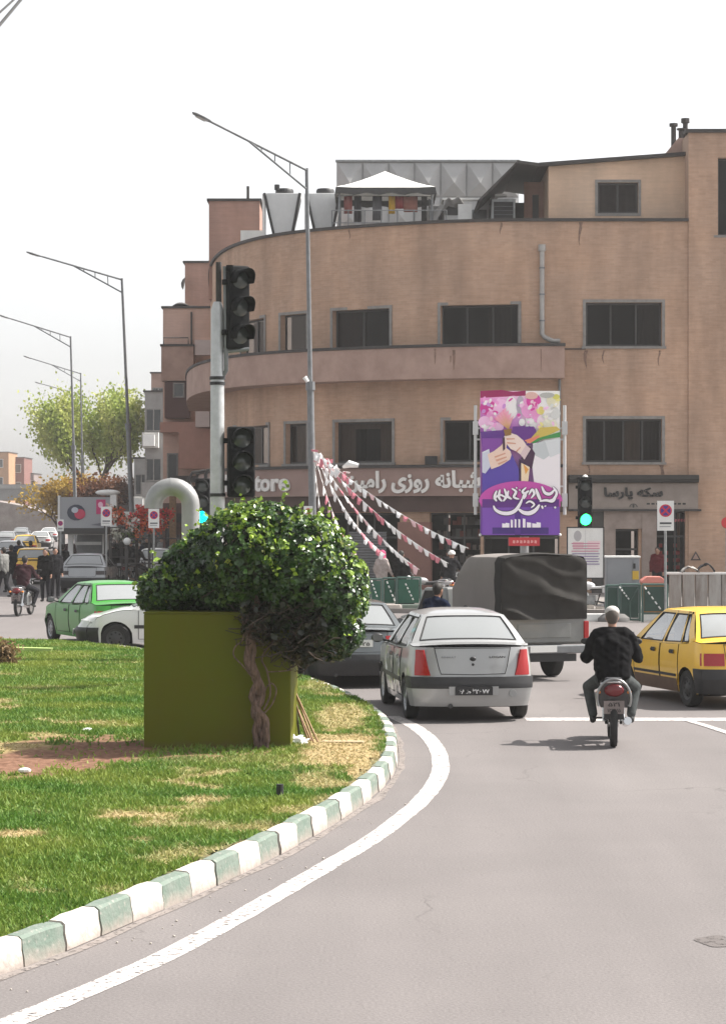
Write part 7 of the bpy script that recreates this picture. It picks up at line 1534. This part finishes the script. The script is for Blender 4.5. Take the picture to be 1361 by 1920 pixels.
# riding pose, seat at z .78
RIDE = dict(pel=(0, -.12, .86), chest=(0, -.02, 1.20), neck=(0, .05, 1.41), head=(0, .09, 1.555), shl=(-.20, .02, 1.335), ell=(-.32, .10, 1.07), hal=(-.35, .40, 1.05), shr=(.20, .02, 1.335), elr=(.32, .10, 1.07), har=(.34, .42, 1.04), hil=(-.12, -.1, .82), knl=(-.30, .30, .68), ftl=(-.24, .12, .32), hir=(.12, -.1, .82), knr=(.30, .30, .68), ftr=(.24, .12, .32), fd=(0, 1, -.1))
def motorcycle(label, loc, rz, tank, main=False, group='motorcycles', seat_m=M_seat, box=None):
    t = thing('motorcycle', label, 'motorcycle', loc, rz, group); r = .30
    for y, nm in ((-.62, 'rear'), (.64, 'front')):
        Mx = Matrix.Translation((0, y, r)) @ Matrix.Rotation(R(90), 4, 'Y'); b = MB(); b.lathe([(r - .075, -.03), (r - .05, -.045), (r - .015, -.042), (r, -.015), (r, .015), (r - .015, .042), (r - .05, .045), (r - .075, .03), (r - .075, -.03)], 28, Mx); w_ = b.build('wheel', M_tyre, t, smooth=45)
        b = MB(); b.lathe([(r - .078, -.025), (r - .09, 0), (r - .078, .025)], 28, Mx); b.lathe([(0, -.06), (.05, -.06), (.05, .06), (0, .06)], 12, Mx)
        for k in range(14): a = 2 * PI * k / 14; b.tube([(.03 if k % 2 else -.03, y + .04 * math.cos(a), r + .04 * math.sin(a)), (0, y + (r - .08) * math.cos(a), r + (r - .08) * math.sin(a))], .004, 4)
        b.build('rim', M_chrome, w_, smooth=45)
    b = MB(); b.tube([(0, .42, .95), (0, .1, .72), (0, -.5, .74)], .03, 8); b.tube([(0, .42, .95), (0, .3, .4), (0, -.1, .3), (0, -.2, .6)], .022, 8)
    for s in (-1, 1): b.tube([(s * .075, .64, r), (s * .075, .45, .98)], .022, 8); b.tube([(s * .09, -.62, r), (s * .1, -.1, .38)], .018, 8)
    b.build('frame', M_plast, t, smooth=50)
    b = MB(); b.box((0, .08, .42), (.24, .34, .26)); b.tube([(0, .2, .45), (0, .28, .62)], .09, 12); o = b.build('engine', M_galv, t, bevel=.02)
    b = MB(); b.sphere((0, .22, .82), (.14, .27, .12), 16, 10); b.build('fuel_tank', tank, t, smooth=180)
    b = MB(); b.prism([(-.55, .76), (.05, .74), (.05, .80), (-.2, .81), (-.55, .86)], -.11, .11, 'yz'); b.build('seat', seat_m, t, bevel=.03)
    b = MB(); b.prism([(-.74, .72), (-.3, .62), (-.3, .75), (-.74, .82)], -.10, .10, 'yz'); b.build('tail_fairing', tank, t, bevel=.02)
    for s in (-1, 1): MB().tube([(s * .115, -.62, r + .02), (s * .115, -.48, .72)], .024, 10).build('shock_absorber', M_chrome, t, smooth=40)
    for y, a0, a1 in ((-.62, 62, 122), (.64, 20, 160)):
        b = MB(); rows = [[(x, y + (r + .05) * math.cos(R(a)), r + (r + .05 - abs(x) * .25) * math.sin(R(a))) for x in (-.07, -.05, 0, .05, .07)] for a in np.linspace(a0, a1, 10)]; b.grid(rows); o = b.build('mudguard', M_plast, t, smooth=60, fix=False); o.modifiers.new('th', 'SOLIDIFY').thickness = .006
    # tail: big rounded lamp, plate, grab rail
    b = MB(); b.sphere((0, -.81, .715), (.125, .06, .08), 14, 9); b.build('tail_light', mat('dark_red_lens', (.14, .006, .01), .25, coat=.4), t, smooth=180)
    for s in (-1, 1): o = MB(); o.tube([(s * .08, -.74, .69), (s * .16, -.76, .69)], .01, 6); o.sphere((s * .18, -.77, .69), (.035, .04, .03), 10, 6); o.build('indicator', M_amber, t, smooth=90)
    pl = MB().box((0, -.85, .51), (.25, .012, .16)).build('number_plate', mat('bike_plate', (.24, .20, .19), .6, var=.3), t); text_o('plate_number', shape('۱۲۵'), .14, .05, M_ink, pl, lambda x, y, z: (x, -.859, .545 + y), .02, .001); text_o('plate_number', shape('۵۷۳۲۱'), .16, .05, M_ink, pl, lambda x, y, z: (x, -.859, .475 + y), .02, .001)
    MB().prism([(-.13, .36), (.13, .36), (.11, .46), (-.11, .46)], -.84, -.82).build('mud_flap', M_plast, t)
    b = MB(); b.tube([(-.15, -.30, .80), (-.155, -.62, .78), (-.13, -.78, .80), (0, -.83, .82), (.13, -.78, .80), (.155, -.62, .78), (.15, -.30, .80)], .014, 8); b.build('grab_rail', M_chrome, t, smooth=60)
    b = MB(); pts = [(-.36, .40, 1.06), (-.2, .46, 1.02), (0, .46, 1.0), (.2, .46, 1.02), (.36, .40, 1.06)]; b.tube(pts, .013, 8); hb = b.build('handlebar', M_chrome, t, smooth=60)
    for s in (-1, 1):
        MB().tube([(s * .25, .44, 1.04), (s * .37, .39, 1.06)], .019, 8).build('grip', M_black, hb); q = MB(); q.tube([(s * .24, .45, 1.03), (s * .30, .44, 1.22)], .007, 6); q.sphere((s * .33, .43, 1.25), (.06, .015, .042), 12, 7); q.build('mirror', M_plast, hb, smooth=80)
        MB().tube([(s * .12, .1, .3), (s * .28, .1, .3)], .014, 6).build('footpeg', M_black, t)
    b = MB(); b.sphere((0, .56, .9), (.09, .07, .09), 14, 9); b.build('headlight', M_clear, t, smooth=180)
    b = MB(); b.tube([(.12, .2, .36), (.15, .0, .26), (.16, -.3, .27), (.17, -.78, .34)], [.022, .028, .045, .05], 12); b.build('exhaust_pipe', M_chrome, t, smooth=50)
    if main:
        o = MB(); # round chrome hoop framing the tail
        o.tube([(.205 * math.cos(a), -.84, .62 + .235 * math.sin(a)) for a in np.linspace(R(-25), R(205), 25)], .016, 8); o.build('crash_hoop', mat('dull_chrome', (.30, .30, .30), .3, .9), t, smooth=60); MB().prism([(.19 * math.cos(a), .62 + .22 * math.sin(a)) for a in np.linspace(R(-32), R(212), 22)], -.80, -.76).build('tail_panel', mat('black_gloss', (.01, .01, .012), .2), t)
        for s in (-1, 1): MB().tube([(s * .17, -.77, .53), (s * .1, -.6, .5)], .012, 6).build('hoop_stay', M_chrome, t)
        MB().lathe([(0, 0), (.02, 0), (.02, .05), (0, .05)], 8, Matrix.Translation((0, -.83, .44))).build('reflector', M_redl, t)
    return t
mc = gnd(1157, 1401) + Vector((0, .62, 0)); mrz = R(-4.5)
motorcycle('black motorcycle with chrome tail hoop ridden in the middle of the open road', mc, mrz, mat('black_gloss', (.01, .01, .012), .2, coat=.8), True)
person('man in black jacket and grey jeans riding the nearest motorcycle away', mc, mrz, J_blk, T_jean, dict(RIDE, head=(.0, .09, 1.575)), hair=mat('brown_grey_hair', (.09, .075, .065), .9), cap=mat('pale_cap', (.45, .43, .41), .9), voxel=.014, bulk=1.34, head_dir=(.0, 1, .0))
# scooter rider left
def rider(label, blabel, px, py, rz, top, bottom, tank, helmet=None, hair=M_hair, voxel=.024, pose=None, scale=1):
    g = gnd(px, py); motorcycle(blabel, g, rz, tank); person(label, g, rz, top, bottom, dict(RIDE, **(pose or {})), hair=hair, helmet=helmet, voxel=voxel)
silver_t = mat('silver_tank', (.35, .35, .36), .3, .5)
rider('person in maroon jacket riding the small motorcycle at the left', 'dark motorcycle with silver tail at the left of the junction', 46, 1154, R(-8), J_brn, T_dk, silver_t)
rider('rider in black jacket with white helmet beside the far silver sedan', 'motorcycle just right of the far silver sedan', 232, 1096, R(20), J_blk, T_dk, mat('black_gloss', (.01, .01, .012), .2), None)
rider('rider in charcoal jacket between the silver sedan and the black rider', 'second motorcycle right of the far silver sedan', 208, 1092, R(12), J_blk2, T_dk, silver_t, H_wh)
rider('rider in dark clothes and white helmet behind the white car', 'motorcycle mostly hidden behind the ivy and white car', 256, 1100, R(-30), J_blk2, T_dk, silver_t, H_wh)
rider('rider in navy jacket behind the roof of the silver sedan', 'motorcycle hidden behind the silver sedan in front', 815, 1276, R(-40), J_navy, J_blue, mat('black_gloss', (.01, .01, .012), .2), None, voxel=.02)
rider('rider with white helmet just left of the tarpaulin pickup', 'motorcycle left of the tarpaulin pickup', 845, 1134, R(-20), J_blk2, T_dk, silver_t, H_wh, voxel=.02)
# parked pale motorcycles near crossing
motorcycle('white parked motorcycle between the pickup and the green panels', gnd(1112, 1153), R(62), mat('white_gloss', (.75, .75, .75), .3, coat=.5), False, 'motorcycles', mat('white_gloss', (.75, .75, .75), .3))
motorcycle('grey parked motorcycle behind the bead covered mesh barriers', gnd(800, 1140), R(100), silver_t)
WALK = dict(knl=(-.10, .12, .52), ftl=(-.10, .2, .11), knr=(.10, -.02, .50), ftr=(.10, -.24, .13), ell=(-.25, -.08, 1.15), hal=(-.24, .02, .92), elr=(.25, .08, 1.15), har=(.23, .22, .98))
def ped(label, px, py, rz, top, bottom, pose=None, **k): return person(label, gnd(px, py), rz, top, bottom, pose, **k)
ped('man in long black coat standing left of his companion behind the scooter', 86, 1128, R(170), J_blk, T_dk, bulk=1.08, coat_len=.1)
ped('man in black standing right of his companion near the kiosk', 104, 1124, R(200), J_blk2, T_dk, bulk=1.05)
ped('tallest dark figure directly left of the far silver sedan', 118, 1108, R(10), J_blk, T_dk)
ped('person in grey jacket walking at the very left edge', 8, 1122, R(60), J_grey, T_dk, WALK)
ped('person in black walking at the left edge behind the grey jacket', 22, 1112, R(40), J_blk, T_dk, WALK)
ped('person in dark jacket between the scooter rider and the standing men', 58, 1092, R(0), J_blk2, T_dk)
ped('person with black hair seen over the roof of the far silver sedan', 164, 1096, R(180), J_grey, T_dk)
ped('person in dark coat right of the far silver sedan under the white headlight ball', 222, 1080, R(160), J_blk, T_dk, bulk=1.15)
ped('person in dark coat below the red flowers near the arch', 276, 1078, R(180), J_blk2, T_dk)
ped('person in grey coat below the red flowers right of the sign', 304, 1076, R(150), J_grey, T_dk)
ped('person in beige coat and pink headscarf walking behind the mesh barriers', 716, 1138, R(-50), J_beige, J_beige, WALK, scarf=S_pink, bulk=1.1, coat_len=.2)
ped('person in black coat right of the pink scarf figure behind the barriers', 752, 1138, R(-20), J_blk, T_dk, bulk=1.25)
ped('person in charcoal coat left of the tarpaulin pickup behind the riders', 842, 1132, R(30), J_blk2, T_dk, bulk=1.15)
ped('person in dark red jacket in front of the red display by the sign post', 1232, 1122, R(160), cloth('dark_red_jacket', (.12, .015, .02)), T_dk)

for _px, _py, _rz, _t, _l in ((214, 1100, 30, J_blk2, 'person in charcoal jacket seen between the motorcycles below the white headlight ball'), (246, 1092, 190, J_blk, 'person in black between the riders and the second lamp pole'), (262, 1086, 140, J_navy, 'person in navy jacket below the red flowers left of the sign'), (36, 1090, 20, J_navy, 'person in navy jacket beside the yellow taxi at the left'), (132, 1082, 5, J_brn, 'person in maroon jacket near the kiosk counter behind the silver sedan'), (190, 1080, 190, J_blk2, 'person in charcoal jacket right of the kiosk'), (330, 1092, 170, J_blk, 'person in black under the pipe arch beside the ivy')):
    ped(_l, _px, _py, R(_rz), _t, T_dk, bulk=1.08)
# ================================================================== OLIVE BOX AND IVY
oc = gnd(385, 1398); bw2 = 1.68; bd = 1.0; bhh = 1.60
ab = R(11); c0 = gt(270, 1404)   # front left foot
front = Vector((math.cos(-ab * .35), math.sin(-ab * .35), 0))
box = thing('utility_box', 'plain olive green metal utility box standing on bare soil under the ivy', 'utility box', c0 + Vector((0, 0, KH - .06)), -R(3))
M_ol = mat('olive_box_paint', (.100, .114, .006), .55, spec=.15, var=.16, vscale=1.6, bump=.25, bscale=2.2, col2=(.105, .102, .006))
add_dirt(M_ol, .0, .16, (.12, .085, .05), 0); MB().bx(0, bw2, 0, bd, .03, bhh).build('body', M_ol, box, bevel=.012); MB().bx(-.006, bw2 + .006, -.006, bd + .006, bhh, bhh + .02).build('lid', M_ol, box, bevel=.006); MB().bx(.02, bw2 - .02, .02, bd, -.12, .028).build('plinth', M_conc, box)
MB().lathe([(0, 0), (.018, 0), (.018, .02), (0, .02)], 10, Matrix.Translation((bw2 * .5 - .06, 0, bhh * .52)) @ Matrix.Rotation(R(90), 4, 'X')).build('lock', M_ol, box)
D0 = 27.9; K0 = FL / D0
def IV(px, py, y=0): return Vector(((px - 680.5) / K0, D0 + y, EYE - (py - 960) / K0))
ivy = thing('ivy_tree', 'big dome of glossy ivy with twisted stems leaning over the olive box', 'ivy', (IV(498, 1400).x, D0 - .5, KH - .04)); IO = Vector(ivy.location)
lob = [((405, 1070, .35), (90, 80, .75)), ((470, 1040, .3), (100, 96, .85)), ((560, 1065, .3), (98, 104, .85)), ((618, 1110, .25), (70, 84, .72)), ((330, 1105, .4), (70, 46, .6)), ((440, 1112, .25), (130, 38, .62)), ((632, 1180, .2), (50, 52, .5)), ((290, 1128, .45), (36, 20, .45)), ((560, 1150, .35), (82, 66, .6)), ((345, 1065, .45), (46, 44, .5)), ((500, 985, .35), (70, 42, .6)), ((425, 1000, .4), (42, 36, .5)), ((590, 1015, .3), (50, 46, .6)), ((655, 1090, .3), (36, 50, .5))]
lob = [((c[0], c[1], c[2] - (.55 if c[0] > 450 else .1)), r) for c, r in lob]
LB = [(IV(*c), Vector((r[0] / K0, r[2], r[1] / K0))) for c, r in lob]
def ivy_leaves():
    P = []; Nn = []; Cc = []; Sz = []
    wts = np.array([r.x * r.z + r.x * r.y for c, r in LB]); wts /= wts.sum()
    target = 23000; tries = 0
    while len(P) < target and tries < 700000:
        tries += 1; i = rng.choice(len(LB), p=wts) if tries % 1 == 0 else 0; c, r = LB[i]; d = Vector(rng.normal(size=3)).normalized()
        if d.y > .55: continue
        bump_ = 1 + .15 * noise.noise(d * 2.6 + c) + .20 * noise.noise(d * 5.5 + c); q = bump_ * (1 - abs(rng.normal(0, .07))); p = c + Vector((d.x * r.x, d.y * r.y, d.z * r.z)) * q
        if p.z < IV(0, 1146).z and p.x < IV(462, 0).x - .3 * 0 and p.x > IV(262, 0).x - .0 and p.y > D0 - 5.85: 
            if p.z < IV(0, 1152).z: continue
        if p.z < IV(0, 1255).z: continue
        xp = 680.5 + p.x * K0
        if 455 < xp < 588 and p.z < IV(0, 1138 + (xp - 455) * .46).z: continue
        if noise.noise(p * 5.2) < -.27 and rng.random() < .8: continue
        ins = False
        for j, (c2, r2) in enumerate(LB):
            if j != i:
                e = p - c2
                if (e.x / r2.x) ** 2 + (e.y / r2.y) ** 2 + (e.z / r2.z) ** 2 < .62: ins = True; break
        if ins and random.random() < .93: continue
        n = Vector((d.x / r.x, d.y / r.y, d.z / r.z)).normalized(); n = (n + Vector(rng.normal(size=3)) * .62 + Vector((0, -.15, .25))).normalized()
        # leaf tone: young leaves, plus sunlight on top and right put into the colour
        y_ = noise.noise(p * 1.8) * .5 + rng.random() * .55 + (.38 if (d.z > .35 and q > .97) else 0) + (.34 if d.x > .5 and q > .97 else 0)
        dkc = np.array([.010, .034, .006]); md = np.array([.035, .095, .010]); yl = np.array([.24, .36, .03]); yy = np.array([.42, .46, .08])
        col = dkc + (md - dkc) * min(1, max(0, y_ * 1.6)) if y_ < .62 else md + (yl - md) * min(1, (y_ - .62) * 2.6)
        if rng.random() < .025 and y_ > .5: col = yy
        P.append(p - IO); Nn.append(n); Cc.append(col); Sz.append(.024 + .05 * rng.random() ** 1.5)
    # ragged outer sprigs
    for _ in range(420):
        i = rng.choice(len(LB), p=wts); c, r = LB[i]; d = Vector(rng.normal(size=3)).normalized()
        if d.y > .4 or d.z < -.2: continue
        p0 = c + Vector((d.x * r.x, d.y * r.y, d.z * r.z)); g = (d + Vector((0, 0, .6)) + Vector(rng.normal(size=3)) * .4).normalized()
        inside_ = any((((p0 - c2).x / r2.x) ** 2 + ((p0 - c2).y / r2.y) ** 2 + ((p0 - c2).z / r2.z) ** 2) < .85 for j, (c2, r2) in enumerate(LB) if j != i)
        if inside_: continue
        ln = rng.uniform(.05, .17) if rng.random() < .85 else rng.uniform(.2, .34)
        for k in range(int(ln / .022)): P.append(p0 + g * .022 * k + Vector(rng.normal(size=3)) * .018 - IO); Nn.append(Vector(rng.normal(size=3) + np.array([0, -.3, .6])).normalized()); Cc.append(np.array([.22, .33, .035]) * rng.uniform(.5, 1.5)); Sz.append(rng.uniform(.03, .06))
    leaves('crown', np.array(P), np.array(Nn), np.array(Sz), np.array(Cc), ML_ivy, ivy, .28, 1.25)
ivy_leaves()
# dead, tangled twigs; inner leaves hold the crown's shade in their dark colour
core = MB(); random.seed(3)
for _ in range(420):
    c, r = random.choice([q_ for q_ in LB[:10] if q_[1].x > .42]); a = c + Vector((random.uniform(-.7, .7) * r.x, random.uniform(-.5, .6) * r.y, random.uniform(-.7, .5) * r.z)) - IO; b = a + Vector((random.uniform(-.18, .18), random.uniform(-.2, .2), random.uniform(-.2, .2))); core.tube([a, (a + b) / 2 + Vector((random.uniform(-.06, .06), 0, random.uniform(-.06, .06))), b], random.uniform(.004, .011), 4)
for _ in range(260):
    a = IV(random.uniform(500, 610), random.uniform(1140, 1235), random.uniform(-.1, .5)) - IO; b = a + Vector((random.uniform(-.25, .25), random.uniform(-.1, .1), random.uniform(-.2, .16))); core.tube([a, (a + b) / 2 + Vector((0, random.uniform(-.05, .05), random.uniform(-.05, .05))), b], random.uniform(.003, .008), 4)
for _ in range(520):
    px, py = random.uniform(458, 612), random.uniform(1130, 1262)
    if py > 1250 - abs(px - 560) * .55: continue
    a = IV(px, py, random.uniform(-1.05, -.3)) - IO; b = a + Vector((random.uniform(-.22, .22), random.uniform(-.1, .1), random.uniform(-.16, .16))); core.tube([a, (a + b) / 2 + Vector((random.uniform(-.04, .04), 0, random.uniform(-.04, .04))), b], random.uniform(.003, .008), 4)
M_twig = mat('ivy_stem', (.055, .038, .03), .95, var=.5, vscale=14); core.build('inner_twigs', M_twig, ivy, smooth=60)['kind'] = 'stuff'
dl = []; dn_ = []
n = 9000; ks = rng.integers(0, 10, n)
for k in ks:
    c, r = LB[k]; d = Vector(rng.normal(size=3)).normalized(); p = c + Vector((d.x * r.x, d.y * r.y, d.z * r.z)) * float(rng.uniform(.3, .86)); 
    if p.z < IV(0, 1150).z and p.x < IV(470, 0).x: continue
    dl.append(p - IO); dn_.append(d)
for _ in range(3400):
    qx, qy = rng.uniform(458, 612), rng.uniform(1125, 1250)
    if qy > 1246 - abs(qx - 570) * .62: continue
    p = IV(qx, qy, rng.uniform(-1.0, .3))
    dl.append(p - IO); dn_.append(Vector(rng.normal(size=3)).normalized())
leaves('inner_shade_foliage', np.array(dl), np.array(dn_), rng.uniform(.05, .085, len(dl)), np.array([.017, .022, .009]) * rng.uniform(.5, 1.6, (len(dl), 1)), ML_ivy, ivy, .3, 1.2)
tr = MB()
def stem(pts, r0, r1, n=12, wob=.0):
    pp = catmull([IV(x, y, d * .5 - .70) - IO for x, y, d in pts], 10); pp = [p + Vector((noise.noise(p * 7) * wob, noise.noise(p * 7 + Vector((9, 9, 9))) * wob, 0)) for p in pp]; tr.tube(pp, [(r0 + (r1 - r0) * i / (len(pp) - 1)) * (1 + .28 * noise.noise(Vector((i * .6, r0 * 90, 0)))) for i in range(len(pp))], n)
stem([(500, 1404, -.14), (498, 1370, -.15), (488, 1330, -.15), (493, 1290, -.14), (478, 1250, -.14), (474, 1200, -.12), (482, 1150, -.05), (490, 1090, .2)], .062, .04, 10, .05)
stem([(506, 1404, -.16), (503, 1372, -.2), (500, 1335, -.2), (482, 1300, -.2), (488, 1262, -.18), (472, 1225, -.17), (468, 1180, -.14), (470, 1130, .1)], .045, .032, 8, .04)
stem([(490, 1404, -.15), (486, 1360, -.22), (492, 1310, -.22), (500, 1285, -.21), (484, 1240, -.2), (482, 1190, -.16), (500, 1140, 0)], .034, .02, 8, .03)
stem([(478, 1260, -.2), (462, 1240, -.22), (446, 1222, -.23), (448, 1206, -.23), (462, 1192, -.22), (463, 1170, -.2), (460, 1150, -.12)], .010, .009, 6)
stem([(497, 1330, -.22), (515, 1310, -.25), (523, 1285, -.25), (515, 1272, -.25), (505, 1280, -.24), (500, 1300, -.22)], .010, .008, 6)
stem([(500, 1320, -.2), (512, 1290, -.22), (506, 1250, -.22), (497, 1225, -.2), (520, 1190, -.1)], .012, .01, 6)
stem([(508, 1251, -.22), (530, 1250, -.22), (552, 1248, -.15)], .008, .006, 5)
tr.build('trunk', mat('vine_bark', (.20, .13, .105), .95, var=.75, vscale=26, bump=1.0, bscale=38, stretch=(1.6, 1.6, .35)), ivy, smooth=70)
# leaning canes, white bag and bits on the ground
t = thing('wooden_canes', 'bundle of pale wooden canes leaning against the olive box', 'canes', IV(575, 1392, .1))
for i, (xa_, ya_, xb_, yb_, c) in enumerate(((553, 1300, 596, 1391, 0), (556, 1310, 588, 1393, 0), (552, 1318, 578, 1393, 1), (558, 1335, 583, 1392, 0), (549, 1290, 560, 1380, 2))):
    L0 = Vector(t.location); MB().tube([IV(xb_, yb_, .05 * i) - L0, IV(xa_, ya_, .18 + .03 * i) - L0], .012, 6).build('cane', [mat('cane_pale', (.42, .27, .16), .8, var=.3, vscale=20), M_wood, mat('cane_dark', (.05, .04, .03), .8)][c], t)
o = MB(); n = 14; rows = []
for i in range(n + 1):
    a = PI * i / n; rows.append([Vector((math.sin(a) * math.cos(q), math.sin(a) * math.sin(q), math.cos(a))) for q in np.linspace(0, 2 * PI, 19)])
rows = [[Vector((p.x * .15, p.y * .1, p.z * .065 + .05)) * (1 + .5 * noise.noise(p * 2.2) + .15 * noise.noise(p * 7)) for p in r] for r in rows]
o.grid(rows); o = o.build('plastic_bag', mat('white_plastic', (.78, .78, .80), .35), smooth=50, wd=True); g = gt(551, 1399); o.location = (g.x, g.y - .0, KH - .0); tag(o, 'crumpled white plastic bag at the foot of the wooden canes', 'plastic bag')
o = MB().tube([(0, 0, -.05), (0, 0, .11)], .035, 10).build('pipe_stub', M_ink); g = gt(525, 1492); o.location = (g.x, g.y, KH); tag(o, 'small black pipe stub sticking out of the grass near the kerb', 'pipe')
o = MB(); o.box((0, 0, .03), (.5, .16, .04)); o = o.build('wooden_plank', mat('plank_pale', (.45, .36, .22), .9, var=.3), bevel=.01); g = gt(643, 1394); o.location = (g.x, g.y, KH - .02); o.rotation_euler = (0, 0, R(-6)); tag(o, 'pale weathered plank lying on the dry grass right of the bag', 'plank')
for i, (px, py) in enumerate(((47, 1448), (165, 1372))):
    o = MB(); o.sphere((0, 0, .02), (.07, .05, .03), 8, 5); o = o.build('litter', M_white); g = gt(px, py); o.location = (g.x, g.y, KH); tag(o, ['scrap of white litter on the grass at the far left', 'scrap of white litter beside the bare soil behind the lawn'][i], 'litter')
t = thing('dry_shrub', 'small dry brown shrub at the left edge of the lawn', 'shrub', gt(6, 1250) + Vector((0, 0, KH))); P = rng.normal(0, .12, (700, 3)) + np.array([0, 0, .2]); P[:, 2] = np.abs(P[:, 2]); leaves('crown', P, (rng.normal(size=(700, 3))), rng.uniform(.03, .06, 700), np.array([.30, .20, .10]) * rng.uniform(.4, 1.3, (700, 1)), ML_far, t)
b = MB()
for _ in range(24): b.tube([(0, 0, 0), (random.uniform(-.2, .2), random.uniform(-.2, .2), random.uniform(.2, .45))], .006, 4)
b.build('stem', M_twig, t)
t = thing('yellow_green_trough', 'low yellow green painted trough on the far edge of the lawn', 'trough', gt(58, 1226) + Vector((0, 0, KH))); MB().prism([(-.42, 0), (.36, 0), (.42, .11), (-.38, .13)], -.12, .12).build('body', mat('lime_paint', (.40, .52, .16), .7, var=.2), t); MB().box((-.43, 0, .12), (.06, .3, .1)).build('end_cap', M_plast, t)
o = MB()
for k in range(60):
    q = Vector(random.choice(kerb_line[4:30])); q = q + Vector((random.uniform(.05, .5), random.uniform(-.3, .1), 0)); s = random.uniform(.004, .011); o.sphere((q.x, q.y, s * .7), (s, s, s * .7), 6, 4)
o = o.build('gravel', mat('grit', (.42, .38, .34), .9)); tag(o, 'scattered grit lying in the gutter along the kerb', 'gravel', kind='stuff')

# ================================================================== HAZE
HZ = True
if HZ:
    hz = MB().bx(-260, 260, -40, 900, -1, 40).build('haze', bpy.data.materials.new('haze_air')); m = hz.data.materials[0]; m.use_nodes = True; nt = m.node_tree; nt.nodes.clear(); out = nt.nodes.new('ShaderNodeOutputMaterial'); v = nt.nodes.new('ShaderNodeVolumePrincipled')
    v.inputs['Color'].default_value = (1, .98, .97, 1); v.inputs['Density'].default_value = .00045; v.inputs['Anisotropy'].default_value = .35; nt.links.new(v.outputs[0], out.inputs['Volume']); tag(hz, kind='stuff')
